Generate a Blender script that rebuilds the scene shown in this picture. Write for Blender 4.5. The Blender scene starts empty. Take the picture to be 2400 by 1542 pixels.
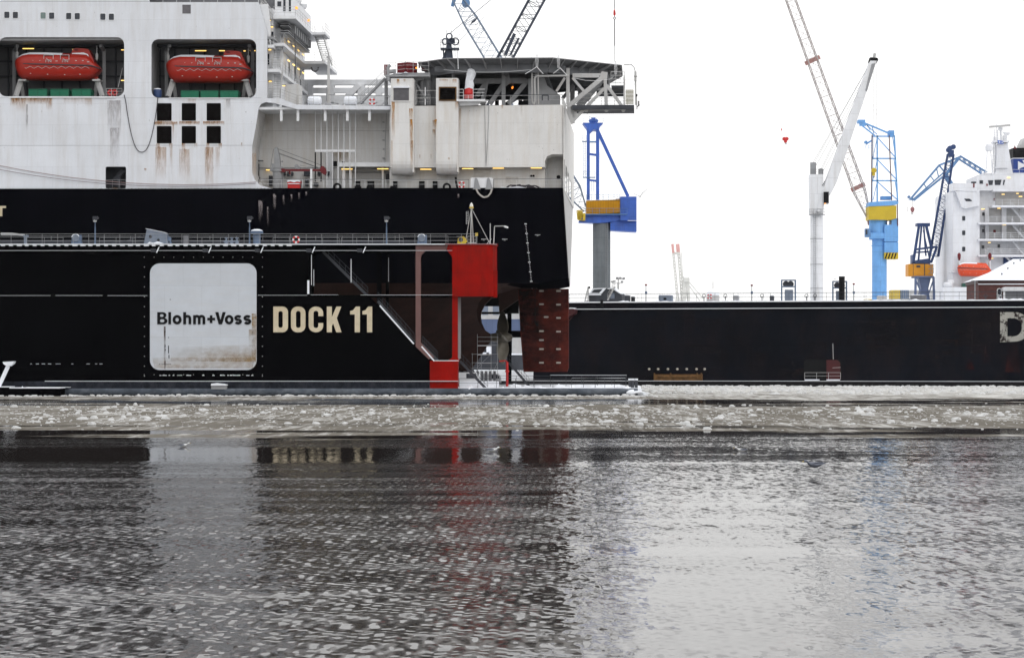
import bpy, bmesh, math, random
import numpy as np
from mathutils import Vector
from mathutils.geometry import tessellate_polygon
random.seed(7); rng = np.random.default_rng(7)
scn = bpy.context.scene
COL = scn.collection
R = math.radians

# ------------------------------------------------------------------ camera
FP, H, HY, CX = 6210.0, 3.72, 850.0, 1200.0      # focal length in photo pixels, eye height, horizon row, centre column
cam = bpy.data.cameras.new('camera'); cam_o = bpy.data.objects.new('camera', cam); COL.objects.link(cam_o)
cam.sensor_width = 36.0; cam.lens = 36.0*FP/2400.0; cam.shift_y = (HY-771.0)/2400.0
cam.clip_start = 0.5; cam.clip_end = 40000
cam_o.location = (0, 0, H); cam_o.rotation_euler = (R(90), 0, 0)
scn.camera = cam_o

# ------------------------------------------------------------------ sky and sun (overcast winter day)
SUN_EL, SUN_AZ = R(38), R(150)                    # sun behind the clouds, behind the camera and to its right
w = bpy.data.worlds.new('World'); scn.world = w; w.use_nodes = True
nt = w.node_tree; nt.nodes.clear(); L = nt.links.new
out = nt.nodes.new('ShaderNodeOutputWorld'); bg = nt.nodes.new('ShaderNodeBackground')
sky = nt.nodes.new('ShaderNodeTexSky'); sky.sky_type = 'NISHITA'; sky.sun_disc = False
sky.sun_elevation = SUN_EL; sky.sun_rotation = SUN_AZ
bw = nt.nodes.new('ShaderNodeRGBToBW'); L(sky.outputs[0], bw.inputs[0])
tc = nt.nodes.new('ShaderNodeTexCoord'); sx = nt.nodes.new('ShaderNodeSeparateXYZ'); L(tc.outputs['Generated'], sx.inputs[0])
ramp = nt.nodes.new('ShaderNodeValToRGB'); L(sx.outputs['Z'], ramp.inputs[0])
ramp.color_ramp.elements[0].position = 0.0; ramp.color_ramp.elements[0].color = (1, .995, .985, 1)
ramp.color_ramp.elements[1].position = 1.0; ramp.color_ramp.elements[1].color = (1.0, 1.02, 1.06, 1)
cl = nt.nodes.new('ShaderNodeMath'); cl.operation = 'MULTIPLY_ADD'      # cloud deck: brighter overhead
L(sx.outputs['Z'], cl.inputs[0]); cl.inputs[1].default_value = 5.0; cl.inputs[2].default_value = 10.5
mn = nt.nodes.new('ShaderNodeMath'); mn.operation = 'MULTIPLY_ADD'; L(bw.outputs[0], mn.inputs[0]); mn.inputs[1].default_value = 0.12; L(cl.outputs[0], mn.inputs[2])
mx = nt.nodes.new('ShaderNodeVectorMath'); mx.operation = 'SCALE'; L(ramp.outputs[0], mx.inputs[0]); L(mn.outputs[0], mx.inputs['Scale'])
L(mx.outputs[0], bg.inputs[0]); bg.inputs[1].default_value = 0.105; L(bg.outputs[0], out.inputs[0])
sl = bpy.data.lights.new('sun', 'SUN'); so = bpy.data.objects.new('sun', sl); COL.objects.link(so)
sl.energy = 0.5; sl.angle = R(25); sl.color = (1, .96, .9)
so.rotation_euler = Vector((math.sin(SUN_AZ)*math.cos(SUN_EL), math.cos(SUN_AZ)*math.cos(SUN_EL), math.sin(SUN_EL))).to_track_quat('Z', 'Y').to_euler()
scn.view_settings.view_transform = 'Standard'; scn.view_settings.look = 'None'
scn.view_settings.exposure = 0.0; scn.view_settings.gamma = 1.0; scn.view_settings.use_curve_mapping = False
scn.cycles.max_bounces = 6; scn.cycles.diffuse_bounces = 3; scn.cycles.glossy_bounces = 3; scn.cycles.transparent_max_bounces = 16

# ------------------------------------------------------------------ frames: a vertical plane in the world, found from a pixel
class Fr:
    def __init__(s, px, Y, deg=0.0):
        t = R(deg); s.u = Vector((math.cos(t), -math.sin(t), 0)); s.w = Vector((math.sin(t), math.cos(t), 0))
        s.o = Vector(((px-CX)*Y/FP, Y, 0)); s.d = s.o.dot(s.w); s.Y = Y
    def P(s, px, py, v=0.0):
        a = (px-CX)/FP; b = (HY-py)/FP; t = (v+s.d)/(a*s.w.x+s.w.y)
        return Vector((a*t, t, H+b*t))
    def g(s, u, v, z): return s.o+s.u*u+s.w*v+Vector((0, 0, z))
    def uz(s, px, py, v=0.0):
        p = s.P(px, py, v); return (p-s.o).dot(s.u), p.z
    def U(s, px, v=0.0): return s.uz(px, HY, v)[0]
    def Z(s, py, v=0.0, px=1200): return s.P(px, py, v).z
    def k(s): return FP/s.Y                        # pixels per metre

def rr(x0, y0, x1, y1, r, n=5):                    # rounded rectangle, pixels
    o = []
    for cx, cy, a in ((x1-r, y0+r, -90), (x1-r, y1-r, 0), (x0+r, y1-r, 90), (x0+r, y0+r, 180)):
        for i in range(n+1):
            t = R(a+90*i/n); o.append((cx+r*math.cos(t), cy+r*math.sin(t)))
    return o
def rc(x0, y0, x1, y1): return [(x0, y0), (x1, y0), (x1, y1), (x0, y1)]
def ell(cx, cy, rx, ry, n=20): return [(cx+rx*math.cos(2*math.pi*i/n), cy+ry*math.sin(2*math.pi*i/n)) for i in range(n)]

# ------------------------------------------------------------------ mesh builder
def wloc(o):
    p = Vector((0, 0, 0))
    while o is not None: p += o.location; o = o.parent
    return p
class B:
    def __init__(s): s.v = []; s.f = []; s.m = []; s.a = {}
    def add(s, vs, fs, mi=0):
        k = len(s.v); s.v += [Vector(p) for p in vs]; s.f += [tuple(i+k for i in f) for f in fs]; s.m += [mi]*len(fs); return s
    def loops(s, loops, ex, mi=0):                 # polygon with holes (world points), extruded by the vector ex
        tri = tessellate_polygon([[Vector(p) for p in l] for l in loops]); pts = [Vector(p) for l in loops for p in l]; n = len(pts)
        fs = [tuple(t) for t in tri] + [tuple(i+n for i in reversed(t)) for t in tri]; k = 0
        for l in loops:
            m = len(l); fs += [(k+i, k+(i+1) % m, n+k+(i+1) % m, n+k+i) for i in range(m)]; k += m
        return s.add(pts+[p+Vector(ex) for p in pts], fs, mi)
    def prism(s, fr, poly, v0, v1, holes=(), mi=0):
        return s.loops([[fr.P(x, y, v0) for x, y in l] for l in (poly, *holes)], fr.w*(v1-v0), mi)
    def rect(s, fr, x0, y0, x1, y1, v0, v1, mi=0): return s.prism(fr, rc(x0, y0, x1, y1), v0, v1, (), mi)
    def box(s, fr, u0, u1, v0, v1, z0, z1, mi=0):
        return s.add([fr.g(u, v, z) for z in (z0, z1) for v in (v0, v1) for u in (u0, u1)],
                     [(0, 1, 3, 2), (4, 6, 7, 5), (0, 4, 5, 1), (2, 3, 7, 6), (0, 2, 6, 4), (1, 5, 7, 3)], mi)
    def sheet(s, fr, pts, v0, v1, th=.06):         # pixel polyline swept along v, as a plate th thick
        for a, b in zip(pts, pts[1:]):
            p, q = fr.P(*a, v0), fr.P(*b, v0); n = (q-p).cross(fr.w).normalized()*th; e = fr.w*(v1-v0)
            s.loops([[p, q, q+n, p+n]], e)
        return s
    def tube(s, p, q, r, n=6, r2=None, mi=0):
        p, q = Vector(p), Vector(q); d = (q-p)
        if d.length < 1e-6: return s
        d.normalize(); a = d.cross(Vector((0, 0, 1)) if abs(d.z) < .9 else Vector((1, 0, 0))).normalized(); b = d.cross(a); r2 = r if r2 is None else r2
        c = [(a*math.cos(2*math.pi*(i+.5)/n)+b*math.sin(2*math.pi*(i+.5)/n)) for i in range(n)]
        return s.add([p+x*r for x in c]+[q+x*r2 for x in c], [(i, (i+1) % n, n+(i+1) % n, n+i) for i in range(n)]+[tuple(range(n))[::-1], tuple(range(n, 2*n))], mi)
    def bar(s, p, q, wd, ht=None, up=Vector((0, 0, 1))):   # rectangular beam
        p, q = Vector(p), Vector(q); d = (q-p).normalized(); ht = ht or wd
        a = d.cross(up)
        a = a.normalized() if a.length > 1e-3 else Vector((1, 0, 0)); b = a.cross(d).normalized(); a = a*wd/2; b = b*ht/2
        return s.loops([[p+a+b, p-a+b, p-a-b, p+a-b]], q-p)
    def path(s, pts, r, n=5, mi=0):
        for a, b in zip(pts, pts[1:]): s.tube(a, b, r, n, mi=mi)
        return s
    def rev(s, c, ax, prof, n=16, mi=0):           # surface of revolution; prof = [(along, radius)]
        c, ax = Vector(c), Vector(ax).normalized(); a = ax.cross(Vector((0, 0, 1)) if abs(ax.z) < .9 else Vector((1, 0, 0))).normalized(); b = ax.cross(a)
        vs = [c+ax*t+(a*math.cos(2*math.pi*i/n)+b*math.sin(2*math.pi*i/n))*max(r, 1e-3) for t, r in prof for i in range(n)]; m = len(prof)
        fs = [(j*n+i, j*n+(i+1) % n, (j+1)*n+(i+1) % n, (j+1)*n+i) for j in range(m-1) for i in range(n)]
        return s.add(vs, fs+[tuple(range(n))[::-1], tuple(range((m-1)*n, m*n))], mi)
    def torus(s, c, ax, R0, r, n=20, k=8, mi=0, a0=0, a1=360):
        c, ax = Vector(c), Vector(ax).normalized(); a = ax.cross(Vector((0, 0, 1)) if abs(ax.z) < .9 else Vector((1, 0, 0))).normalized(); b = ax.cross(a)
        full = a1-a0 >= 360; m = n if full else n+1; vs = []
        for i in range(m):
            t = R(a0+(a1-a0)*i/n); d = a*math.cos(t)+b*math.sin(t)
            vs += [c+d*(R0+r*math.cos(2*math.pi*j/k))+ax*r*math.sin(2*math.pi*j/k) for j in range(k)]
        return s.add(vs, [(i*k+j, i*k+(j+1) % k, ((i+1) % m)*k+(j+1) % k, ((i+1) % m)*k+j) for i in range(n) for j in range(k)], mi)
    def rail(s, pts, h=1.05, sp=1.5, bars=3, r=.022, top=None):    # guard rail along world points
        for a, b in zip(pts, pts[1:]):
            a, b = Vector(a), Vector(b); n = max(1, round((b-a).length/sp)); up = Vector((0, 0, 1))
            for i in range(n+1): p = a.lerp(b, i/n); s.tube(p, p+up*h, r, 4)
            for j in range(bars): s.tube(a+up*h*(j+1)/bars, b+up*h*(j+1)/bars, (top or r) if j == bars-1 else r*.8, 4)
        return s
    def lattice(s, p0, p1, w0, w1, side, n, rc_, rb, wv=None):     # four-chord truss from p0 to p1
        p0, p1 = Vector(p0), Vector(p1); d = (p1-p0).normalized(); a = Vector(side).normalized(); b = d.cross(a).normalized(); wv = wv or 1.0
        def nd(i, j):
            t = i/n; hw = (w0+(w1-w0)*t)/2; c = p0.lerp(p1, t)
            return c+a*hw*(1, -1, -1, 1)[j]*wv+b*hw*(1, 1, -1, -1)[j]
        for j in range(4): s.tube(nd(0, j), nd(n, j), rc_, 5)
        for i in range(n):
            for j in range(4):
                k = (j+1) % 4; s.tube(nd(i, j if i % 2 else k), nd(i+1, k if i % 2 else j), rb, 4)
                if i % 2 == 0: s.tube(nd(i, j), nd(i, k), rb, 4)
        return s
    def stairs(s, p, q, wv, n, r=.03, rails=True):  # inclined stairway: bottom p, top q, width vector wv
        p, q, wv = Vector(p), Vector(q), Vector(wv); d = (q-p); hd = Vector((d.x, d.y, 0)); hd = hd.normalized()*.12 if hd.length > .01 else Vector((0, .12, 0))
        for e in (Vector((0, 0, 0)), wv): s.bar(p+e, q+e, .07, .22)
        for i in range(n): c = p+d*((i+.5)/n); s.loops([[c-hd, c+hd, c+hd+wv, c-hd+wv]], Vector((0, 0, .04)))
        if rails:
            for e in (Vector((0, 0, 0)), wv):
                for h in (.5, 1.0): s.tube(p+e+Vector((0, 0, h)), q+e+Vector((0, 0, h)), r*.8, 4)
                for i in range(4): c = p+d*(i/3)+e; s.tube(c, c+Vector((0, 0, 1)), r*.7, 4)
        return s
    def rust(s, fr, x0, y0, x1, y1, v, mi, a=1.0):  # streak of stain a hair proud of a plate, fading downwards
        k = len(s.v); s.add([fr.P(x0, y0, v), fr.P(x1, y0, v), fr.P(x1, y1, v), fr.P(x0, y1, v)], [(0, 1, 2, 3)], mi)
        s.a[k] = s.a[k+1] = a; s.a[k+2] = s.a[k+3] = 0.02
        return s
    def each(s, name, mat, parent=None, smooth=False, tol=.06):      # one part per separate piece
        n = len(s.v); g = list(range(n))
        def find(i):
            while g[i] != i: g[i] = g[g[i]]; i = g[i]
            return i
        for f in s.f:
            for i in f[1:]: g[find(i)] = find(f[0])
        def boxes():
            bx = {}
            for i in range(n):
                k = find(i); p = s.v[i]; q = bx.setdefault(k, [list(p), list(p)])
                for j in range(3): q[0][j] = min(q[0][j], p[j]); q[1][j] = max(q[1][j], p[j])
            return bx
        chg = True
        while chg:
            chg = False; bx = list(boxes().items())
            for a in range(len(bx)):
                for c in range(a):
                    (ka, A), (kc, C) = bx[a], bx[c]
                    if find(ka) != find(kc) and all(A[0][j]-tol <= C[1][j] and C[0][j]-tol <= A[1][j] for j in range(3)): g[find(ka)] = find(kc); chg = True
        out = []
        for k in dict.fromkeys(find(i) for i in range(n)):
            ids = [i for i in range(n) if find(i) == k]; mp = {i: j for j, i in enumerate(ids)}; b = B(); b.v = [s.v[i] for i in ids]
            for f, mi in zip(s.f, s.m):
                if f[0] in mp: b.f.append(tuple(mp[i] for i in f)); b.m.append(mi)
            b.a = {mp[i]: x for i, x in s.a.items() if i in mp}; out.append(b.build(name, mat, parent, smooth))
        return out
    def build(s, name, mat, parent=None, smooth=False, loc=None):
        mats = mat if isinstance(mat, (list, tuple)) else [mat]
        base = wloc(parent) if parent else (Vector(loc) if loc is not None else s.v[0].copy())
        me = bpy.data.meshes.new(name); me.from_pydata([tuple(p-base) for p in s.v], [], s.f)
        for m_ in mats: me.materials.append(m_)
        me.polygons.foreach_set('material_index', s.m)
        if s.a:
            at = me.attributes.new('fade', 'FLOAT', 'POINT'); at.data.foreach_set('value', [s.a.get(i, 0.0) for i in range(len(s.v))])
        bm = bmesh.new(); bm.from_mesh(me); bmesh.ops.recalc_face_normals(bm, faces=bm.faces); bm.to_mesh(me); bm.free()
        if smooth:
            me.polygons.foreach_set('use_smooth', [True]*len(me.polygons))
            try: me.set_sharp_from_angle(angle=R(40))
            except Exception: pass
        o = bpy.data.objects.new(name, me); COL.objects.link(o)
        if parent: o.parent = parent
        else: o.location = base
        return o
def tag(o, label, cat, group=None, kind=None):
    o['label'] = label
    if cat: o['category'] = cat
    if group: o['group'] = group
    if kind: o['kind'] = kind
    return o
def thing(name, label, cat, loc, group=None):
    o = bpy.data.objects.new(name, None); o.empty_display_size = .5; o.location = loc; COL.objects.link(o); return tag(o, label, cat, group)
def struct(o): o['kind'] = 'structure'; return o
def dup(o, loc=None, label=None, parent=None):
    c = o.copy(); COL.objects.link(c)
    if parent: c.parent = parent
    if loc is not None: c.location = loc
    if label: c['label'] = label
    for ch in list(o.children): dup(ch, None, None, c)
    return c

# ------------------------------------------------------------------ materials
def M(name, col, rough=.55, metal=0.0, spec=.3, var=.15, scale=.6, dirt=None, dirt_amt=.0, dirt_scale=(1.2, 1.2, .12), plates=None, bump=0.0, emit=None):
    m = bpy.data.materials.new(name); m.use_nodes = True; t = m.node_tree; N = t.nodes.new; K = t.links.new
    p = t.nodes['Principled BSDF']; p.inputs['Roughness'].default_value = rough; p.inputs['Metallic'].default_value = metal
    p.inputs['Specular IOR Level'].default_value = spec
    c = N('ShaderNodeTexCoord'); n1 = N('ShaderNodeTexNoise'); n1.inputs['Scale'].default_value = scale; n1.inputs['Detail'].default_value = 6; n1.inputs['Roughness'].default_value = .65
    K(c.outputs['Object'], n1.inputs['Vector'])
    r1 = N('ShaderNodeMapRange'); K(n1.outputs[0], r1.inputs[0]); r1.inputs[1].default_value = .3; r1.inputs[2].default_value = .7; r1.inputs[3].default_value = 1-var; r1.inputs[4].default_value = 1+var
    sc = N('ShaderNodeVectorMath'); sc.operation = 'SCALE'; sc.inputs[0].default_value = col[:3]; K(r1.outputs[0], sc.inputs['Scale']); cur = sc.outputs[0]
    if dirt:
        mp = N('ShaderNodeMapping'); mp.inputs['Scale'].default_value = dirt_scale; K(c.outputs['Object'], mp.inputs[0])
        n2 = N('ShaderNodeTexNoise'); n2.inputs['Scale'].default_value = 1.0; n2.inputs['Detail'].default_value = 8; n2.inputs['Roughness'].default_value = .7; K(mp.outputs[0], n2.inputs['Vector'])
        r2 = N('ShaderNodeMapRange'); K(n2.outputs[0], r2.inputs[0]); r2.inputs[1].default_value = .45; r2.inputs[2].default_value = .75; r2.inputs[4].default_value = dirt_amt
        mm = N('ShaderNodeMix'); mm.data_type = 'RGBA'; K(r2.outputs[0], mm.inputs['Factor']); K(cur, mm.inputs['A']); mm.inputs['B'].default_value = (*dirt, 1); cur = mm.outputs['Result']
    if plates:
        sp = N('ShaderNodeSeparateXYZ'); K(c.outputs['Object'], sp.inputs[0]); cb = N('ShaderNodeCombineXYZ'); K(sp.outputs['X'], cb.inputs['X']); K(sp.outputs['Z'], cb.inputs['Y'])
        br = N('ShaderNodeTexBrick'); K(cb.outputs[0], br.inputs['Vector']); br.inputs['Scale'].default_value = 1.0
        br.inputs['Brick Width'].default_value = plates[0]; br.inputs['Row Height'].default_value = plates[1]; br.inputs['Mortar Size'].default_value = plates[2]; br.offset = .5
        br.inputs['Color1'].default_value = (1, 1, 1, 1); br.inputs['Color2'].default_value = (1-plates[4],)*3+(1,); br.inputs['Mortar'].default_value = (1-plates[3],)*3+(1,)
        ml = N('ShaderNodeMix'); ml.data_type = 'RGBA'; ml.blend_type = 'MULTIPLY'; ml.inputs['Factor'].default_value = 1; K(cur, ml.inputs['A']); K(br.outputs[0], ml.inputs['B']); cur = ml.outputs['Result']
    K(cur, p.inputs['Base Color'])
    if bump:
        bn = N('ShaderNodeBump'); bn.inputs['Strength'].default_value = bump; bn.inputs['Distance'].default_value = .08; K(n1.outputs[0], bn.inputs['Height']); K(bn.outputs[0], p.inputs['Normal'])
    if emit: p.inputs['Emission Color'].default_value = (*emit[0], 1); p.inputs['Emission Strength'].default_value = emit[1]
    return m
def streak_mat(name, col, sc=(7, 7, .9), lo=.32, hi=.58):                         # rust and dirt runs: noise breaks up the edge
    m = bpy.data.materials.new(name); m.use_nodes = True; t = m.node_tree; N = t.nodes.new; K = t.links.new
    p = t.nodes['Principled BSDF']; p.inputs['Base Color'].default_value = (*col, 1); p.inputs['Roughness'].default_value = .8; p.inputs['Specular IOR Level'].default_value = .1
    a = N('ShaderNodeAttribute'); a.attribute_name = 'fade'; c = N('ShaderNodeTexCoord'); mp = N('ShaderNodeMapping'); mp.inputs['Scale'].default_value = sc; K(c.outputs['Object'], mp.inputs[0])
    n = N('ShaderNodeTexNoise'); n.inputs['Scale'].default_value = 1; n.inputs['Detail'].default_value = 6; n.inputs['Roughness'].default_value = .7; K(mp.outputs[0], n.inputs['Vector'])
    r = N('ShaderNodeMapRange'); K(n.outputs[0], r.inputs[0]); r.inputs[1].default_value = lo; r.inputs[2].default_value = hi
    q = N('ShaderNodeMath'); q.operation = 'MULTIPLY'; K(a.outputs['Fac'], q.inputs[0]); K(r.outputs[0], q.inputs[1]); K(q.outputs[0], p.inputs['Alpha'])
    return m
def worn_mat(name, col, under, thr=.55, scale=1.2):  # flaking paint: the plate shows through
    m = M(name, col, .7, 0, .15, .12, .8); t = m.node_tree; N = t.nodes.new; K = t.links.new; p = t.nodes['Principled BSDF']
    c = N('ShaderNodeTexCoord'); n = N('ShaderNodeTexNoise'); n.inputs['Scale'].default_value = scale; n.inputs['Detail'].default_value = 9; n.inputs['Roughness'].default_value = .75; K(c.outputs['Object'], n.inputs['Vector'])
    r = N('ShaderNodeMapRange'); K(n.outputs[0], r.inputs[0]); r.inputs[1].default_value = thr; r.inputs[2].default_value = thr+.05
    src = p.inputs['Base Color'].links[0].from_socket; mm = N('ShaderNodeMix'); mm.data_type = 'RGBA'; K(r.outputs[0], mm.inputs['Factor']); K(src, mm.inputs['A']); mm.inputs['B'].default_value = (*under, 1); K(mm.outputs['Result'], p.inputs['Base Color'])
    return m
WHITE = M('white_hull_paint', (.655, .675, .715), .45, 0, .3, .05, .35, (.42, .38, .34), .38, (1.1, 1.1, .09), (6.0, 2.45, .018, .16, .035))
CREAM = M('old_white_paint', (.645, .64, .632), .5, 0, .3, .06, .4, (.45, .37, .27), .4, (1.3, 1.3, .12), (3.2, 2.45, .016, .18, .03))
WHITE2 = M('white_steel_paint', (.68, .69, .71), .45, 0, .3, .06, .8, (.5, .46, .4), .2)
GREYP = M('grey_steel_paint', (.27, .275, .285), .5, 0, .25, .12, .9, (.12, .1, .09), .25)
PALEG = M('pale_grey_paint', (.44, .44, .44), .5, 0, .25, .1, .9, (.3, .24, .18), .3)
DARKG = M('dark_grey_paint', (.05, .053, .062), .6, 0, .15, .2, .8)
MIDG = M('mid_grey_wall', (.14, .14, .15), .6, 0, .15, .15, .6)
BLACK = M('black_hull_paint', (.0012, .0013, .0026), .7, 0, 0, .4, .3, (.0045, .0042, .007), .5, (.8, .8, .05), (8, 2.6, .02, .5, .15))
DBLACK = M('black_dock_paint', (.0010, .0010, .0014), .7, 0, 0, .4, .25, (.003, .003, .004), .4, (.5, .5, .08))
FARBLK = M('weathered_black_dock_paint', (.0048, .0058, .0092), .65, 0, .02, .4, .12, (.017, .0115, .0125), .7, (.25, .25, .12), (9, 3.2, .03, .45, .2))
BLK = M('black_steel', (.008, .008, .009), .6, 0, .08, .2)
BROWN = M('old_antifouling', (.045, .022, .018), .7, 0, .08, .35, .25, (.018, .014, .012), .8, (.5, .5, .25))
RUDRED = M('red_brown_antifouling', (.09, .017, .012), .65, 0, .04, .4, .4, (.018, .009, .009), 1.0, (.42, .42, .6))
RED = M('red_dock_paint', (.25, .0045, .002), .55, 0, .05, .2, .35, (.11, .010, .006), .75, (.7, .7, .2), (5.5, 6.5, .02, .25, .05))
PINK = M('faded_red_primer', (.15, .085, .08), .7, 0, .1, .15, .4)
BOATRED = M('lifeboat_red', (.33, .017, .008), .38, 0, .35, .1, .8, (.22, .015, .01), .3)
BOATOR = M('lifeboat_orange', (.60, .06, .015), .4, 0, .35, .08, .8)
DRED = M('dark_red_paint', (.13, .012, .016), .5, 0, .25, .15, .8)
SRED = M('signal_red', (.5, .02, .02), .45, 0, .3, .1, .9)
GREEN = M('green_tank_paint', (.008, .12, .065), .5, 0, .25, .12, .9)
SNOW = M('snow', (.74, .76, .80), .85, 0, .1, .05, 2.5, bump=.4)
GLASS = M('dark_window_glass', (.012, .016, .026), .12, 0, .5, .1)
GREENGLASS = M('green_blind_glass', (.14, .19, .18), .2, 0, .4, .1)
VENT = M('black_vent_mesh', (.006, .005, .005), .8, 0, 0, .3, 4)
LOUV = M('grey_louvre', (.13, .125, .135), .6, 0, .2, .15, 2)
CREAML = M('aged_cream_lettering', (.56, .49, .36), .7, 0, .15, .14, .8, (.36, .27, .15), .6, (.6, .6, .3))
SIGNW = M('aged_sign_white', (.50, .53, .575), .6, 0, .2, .06, .4, (.46, .44, .42), .35, (.25, .25, 1.2), (4.2, 2.9, .014, .2, .03))
ROPE = M('tarred_rope', (.05, .045, .05), .9, 0, .05, .2, 5)
ROPEL = M('frosted_rope', (.4, .38, .35), .9, 0, .05, .2, 5)
LAMP = M('fluorescent_lamp', (.9, .7, .3), .4, emit=((1, .62, .16), 1.7))
LAMPO = M('orange_lamp', (.8, .3, .05), .4, emit=((1, .28, .03), 1.6))
LAMPG = M('green_lamp', (.1, .6, .3), .4, emit=((.1, 1, .45), 2.5))
BLUEG = M('blue_grey_paint', (.10, .14, .21), .5, 0, .25, .15, 1.2)
GBLUE = M('greyish_blue_steel', (.16, .19, .24), .5, 0, .25, .15, 1.2)
YEL = M('crane_yellow', (.46, .215, .006), .5, 0, .15, .1, .6, (.25, .10, .01), .35, (1.5, 1.5, .2), (.45, 200, .05, .18, .06))
YEL2 = M('faded_yellow', (.50, .36, .03), .55, 0, .25, .1, .6)
ORY = M('orange_yellow_paint', (.55, .23, .015), .5, 0, .25, .1, .6)
CBLUE = M('crane_blue', (.055, .13, .48), .45, 0, .2, .12, .6, (.05, .07, .2), .5, (1.2, 1.2, .2), (1.6, 1.5, .03, .3, .1))
LBLUE = M('light_crane_blue', (.155, .36, .68), .5, 0, .2, .1, .6, (.12, .2, .32), .4, (1.5, 1.5, .2), (9, 2.8, .03, .25, .05))
SBLUE = M('steel_blue', (.11, .21, .38), .5, 0, .25, .15, .8)
NAVY = M('navy_crane_paint', (.03, .055, .14), .5, 0, .25, .2, .8)
PBLUE = M('pale_blue_lattice', (.19, .235, .31), .55, 0, .2, .15, .8)
DKNAVY = M('blue_black_lattice', (.045, .054, .078), .55, 0, .2, .2, .8)
SALMON = M('faded_salmon_lattice', (.40, .365, .355), .6, 0, .2, .1, .6)
CONC = M('grey_crane_column', (.155, .17, .18), .75, 0, .1, .12, .5, (.09, .095, .1), .6, (1.2, 1.2, .1), (9, 2.6, .03, .25, .05))
CWHITE = M('crane_white', (.70, .71, .73), .5, 0, .2, .05, .6, (.42, .38, .34), .4, (1.6, 1.6, .12), (9, 2.9, .03, .22, .04))
FARW = M('far_haze_pale', (.60, .60, .575), .7, 0, .1, .05, .1)  # distance haze put into the colour as a paler paint
FARR = M('far_haze_red', (.62, .34, .32), .7, 0, .1, .05, .1)  # tip red paled, the haze is put into its colour
BRICK = M('dark_brick', (.105, .045, .04), .8, 0, .1, .2, 1.5, plates=(.5, .2, .02, .25, .2))
HULLW = M('distant_white_ship', (.68, .69, .72), .5, 0, .2, .05, .5, (.44, .41, .38), .35, (.9, .9, .1), (6, 2.7, .03, .15, .03))
FBLUE = M('funnel_blue', (.02, .05, .22), .5, 0, .25, .08)
RUSTB = M('rusty_fender', (.14, .075, .03), .8, 0, .1, .35, 1.4, (.04, .025, .015), .7)
BRONZE = M('old_bronze', (.15, .135, .105), .45, .25, .4, .2, 1.5)
ANODE = M('zinc_anode', (.42, .38, .33), .7, 0, .1, .15, 4)
PANELB = M('blue_shed_panel', (.10, .13, .22), .6, 0, .15, .06, .3, plates=(1.2, 6.0, .04, .2, .08))
ICEL = M('drift_ice_lump', (.50, .50, .495), .8, 0, .1, .15, 1.5)
FEND = M('rubber_fender_frost', (.055, .065, .08), .8, 0, .1, .35, .8, (.25, .27, .3), .45, (.5, .5, .9))
GULLW = M('gull_white', (.62, .62, .62), .8, 0, .1, .05, 6); GULLG = M('gull_grey', (.13, .14, .17), .8, 0, .1, .1, 6)
RUST = streak_mat('rust_run', (.40, .18, .025)); RUSTD = streak_mat('dark_rust_run', (.06, .03, .016)); STAIN = streak_mat('grey_stain', (.27, .235, .235)); PATCH = streak_mat('dark_fouling_patch', (.016, .009, .009), (.55, .55, .9), .38, .62); SCUFF = streak_mat('scuffed_plate', (.018, .0125, .0135), (.35, .35, .9), .42, .7); TAN = streak_mat('tan_stain', (.33, .225, .115), (1.1, 1.1, 1.6), .25, .7)
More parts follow.
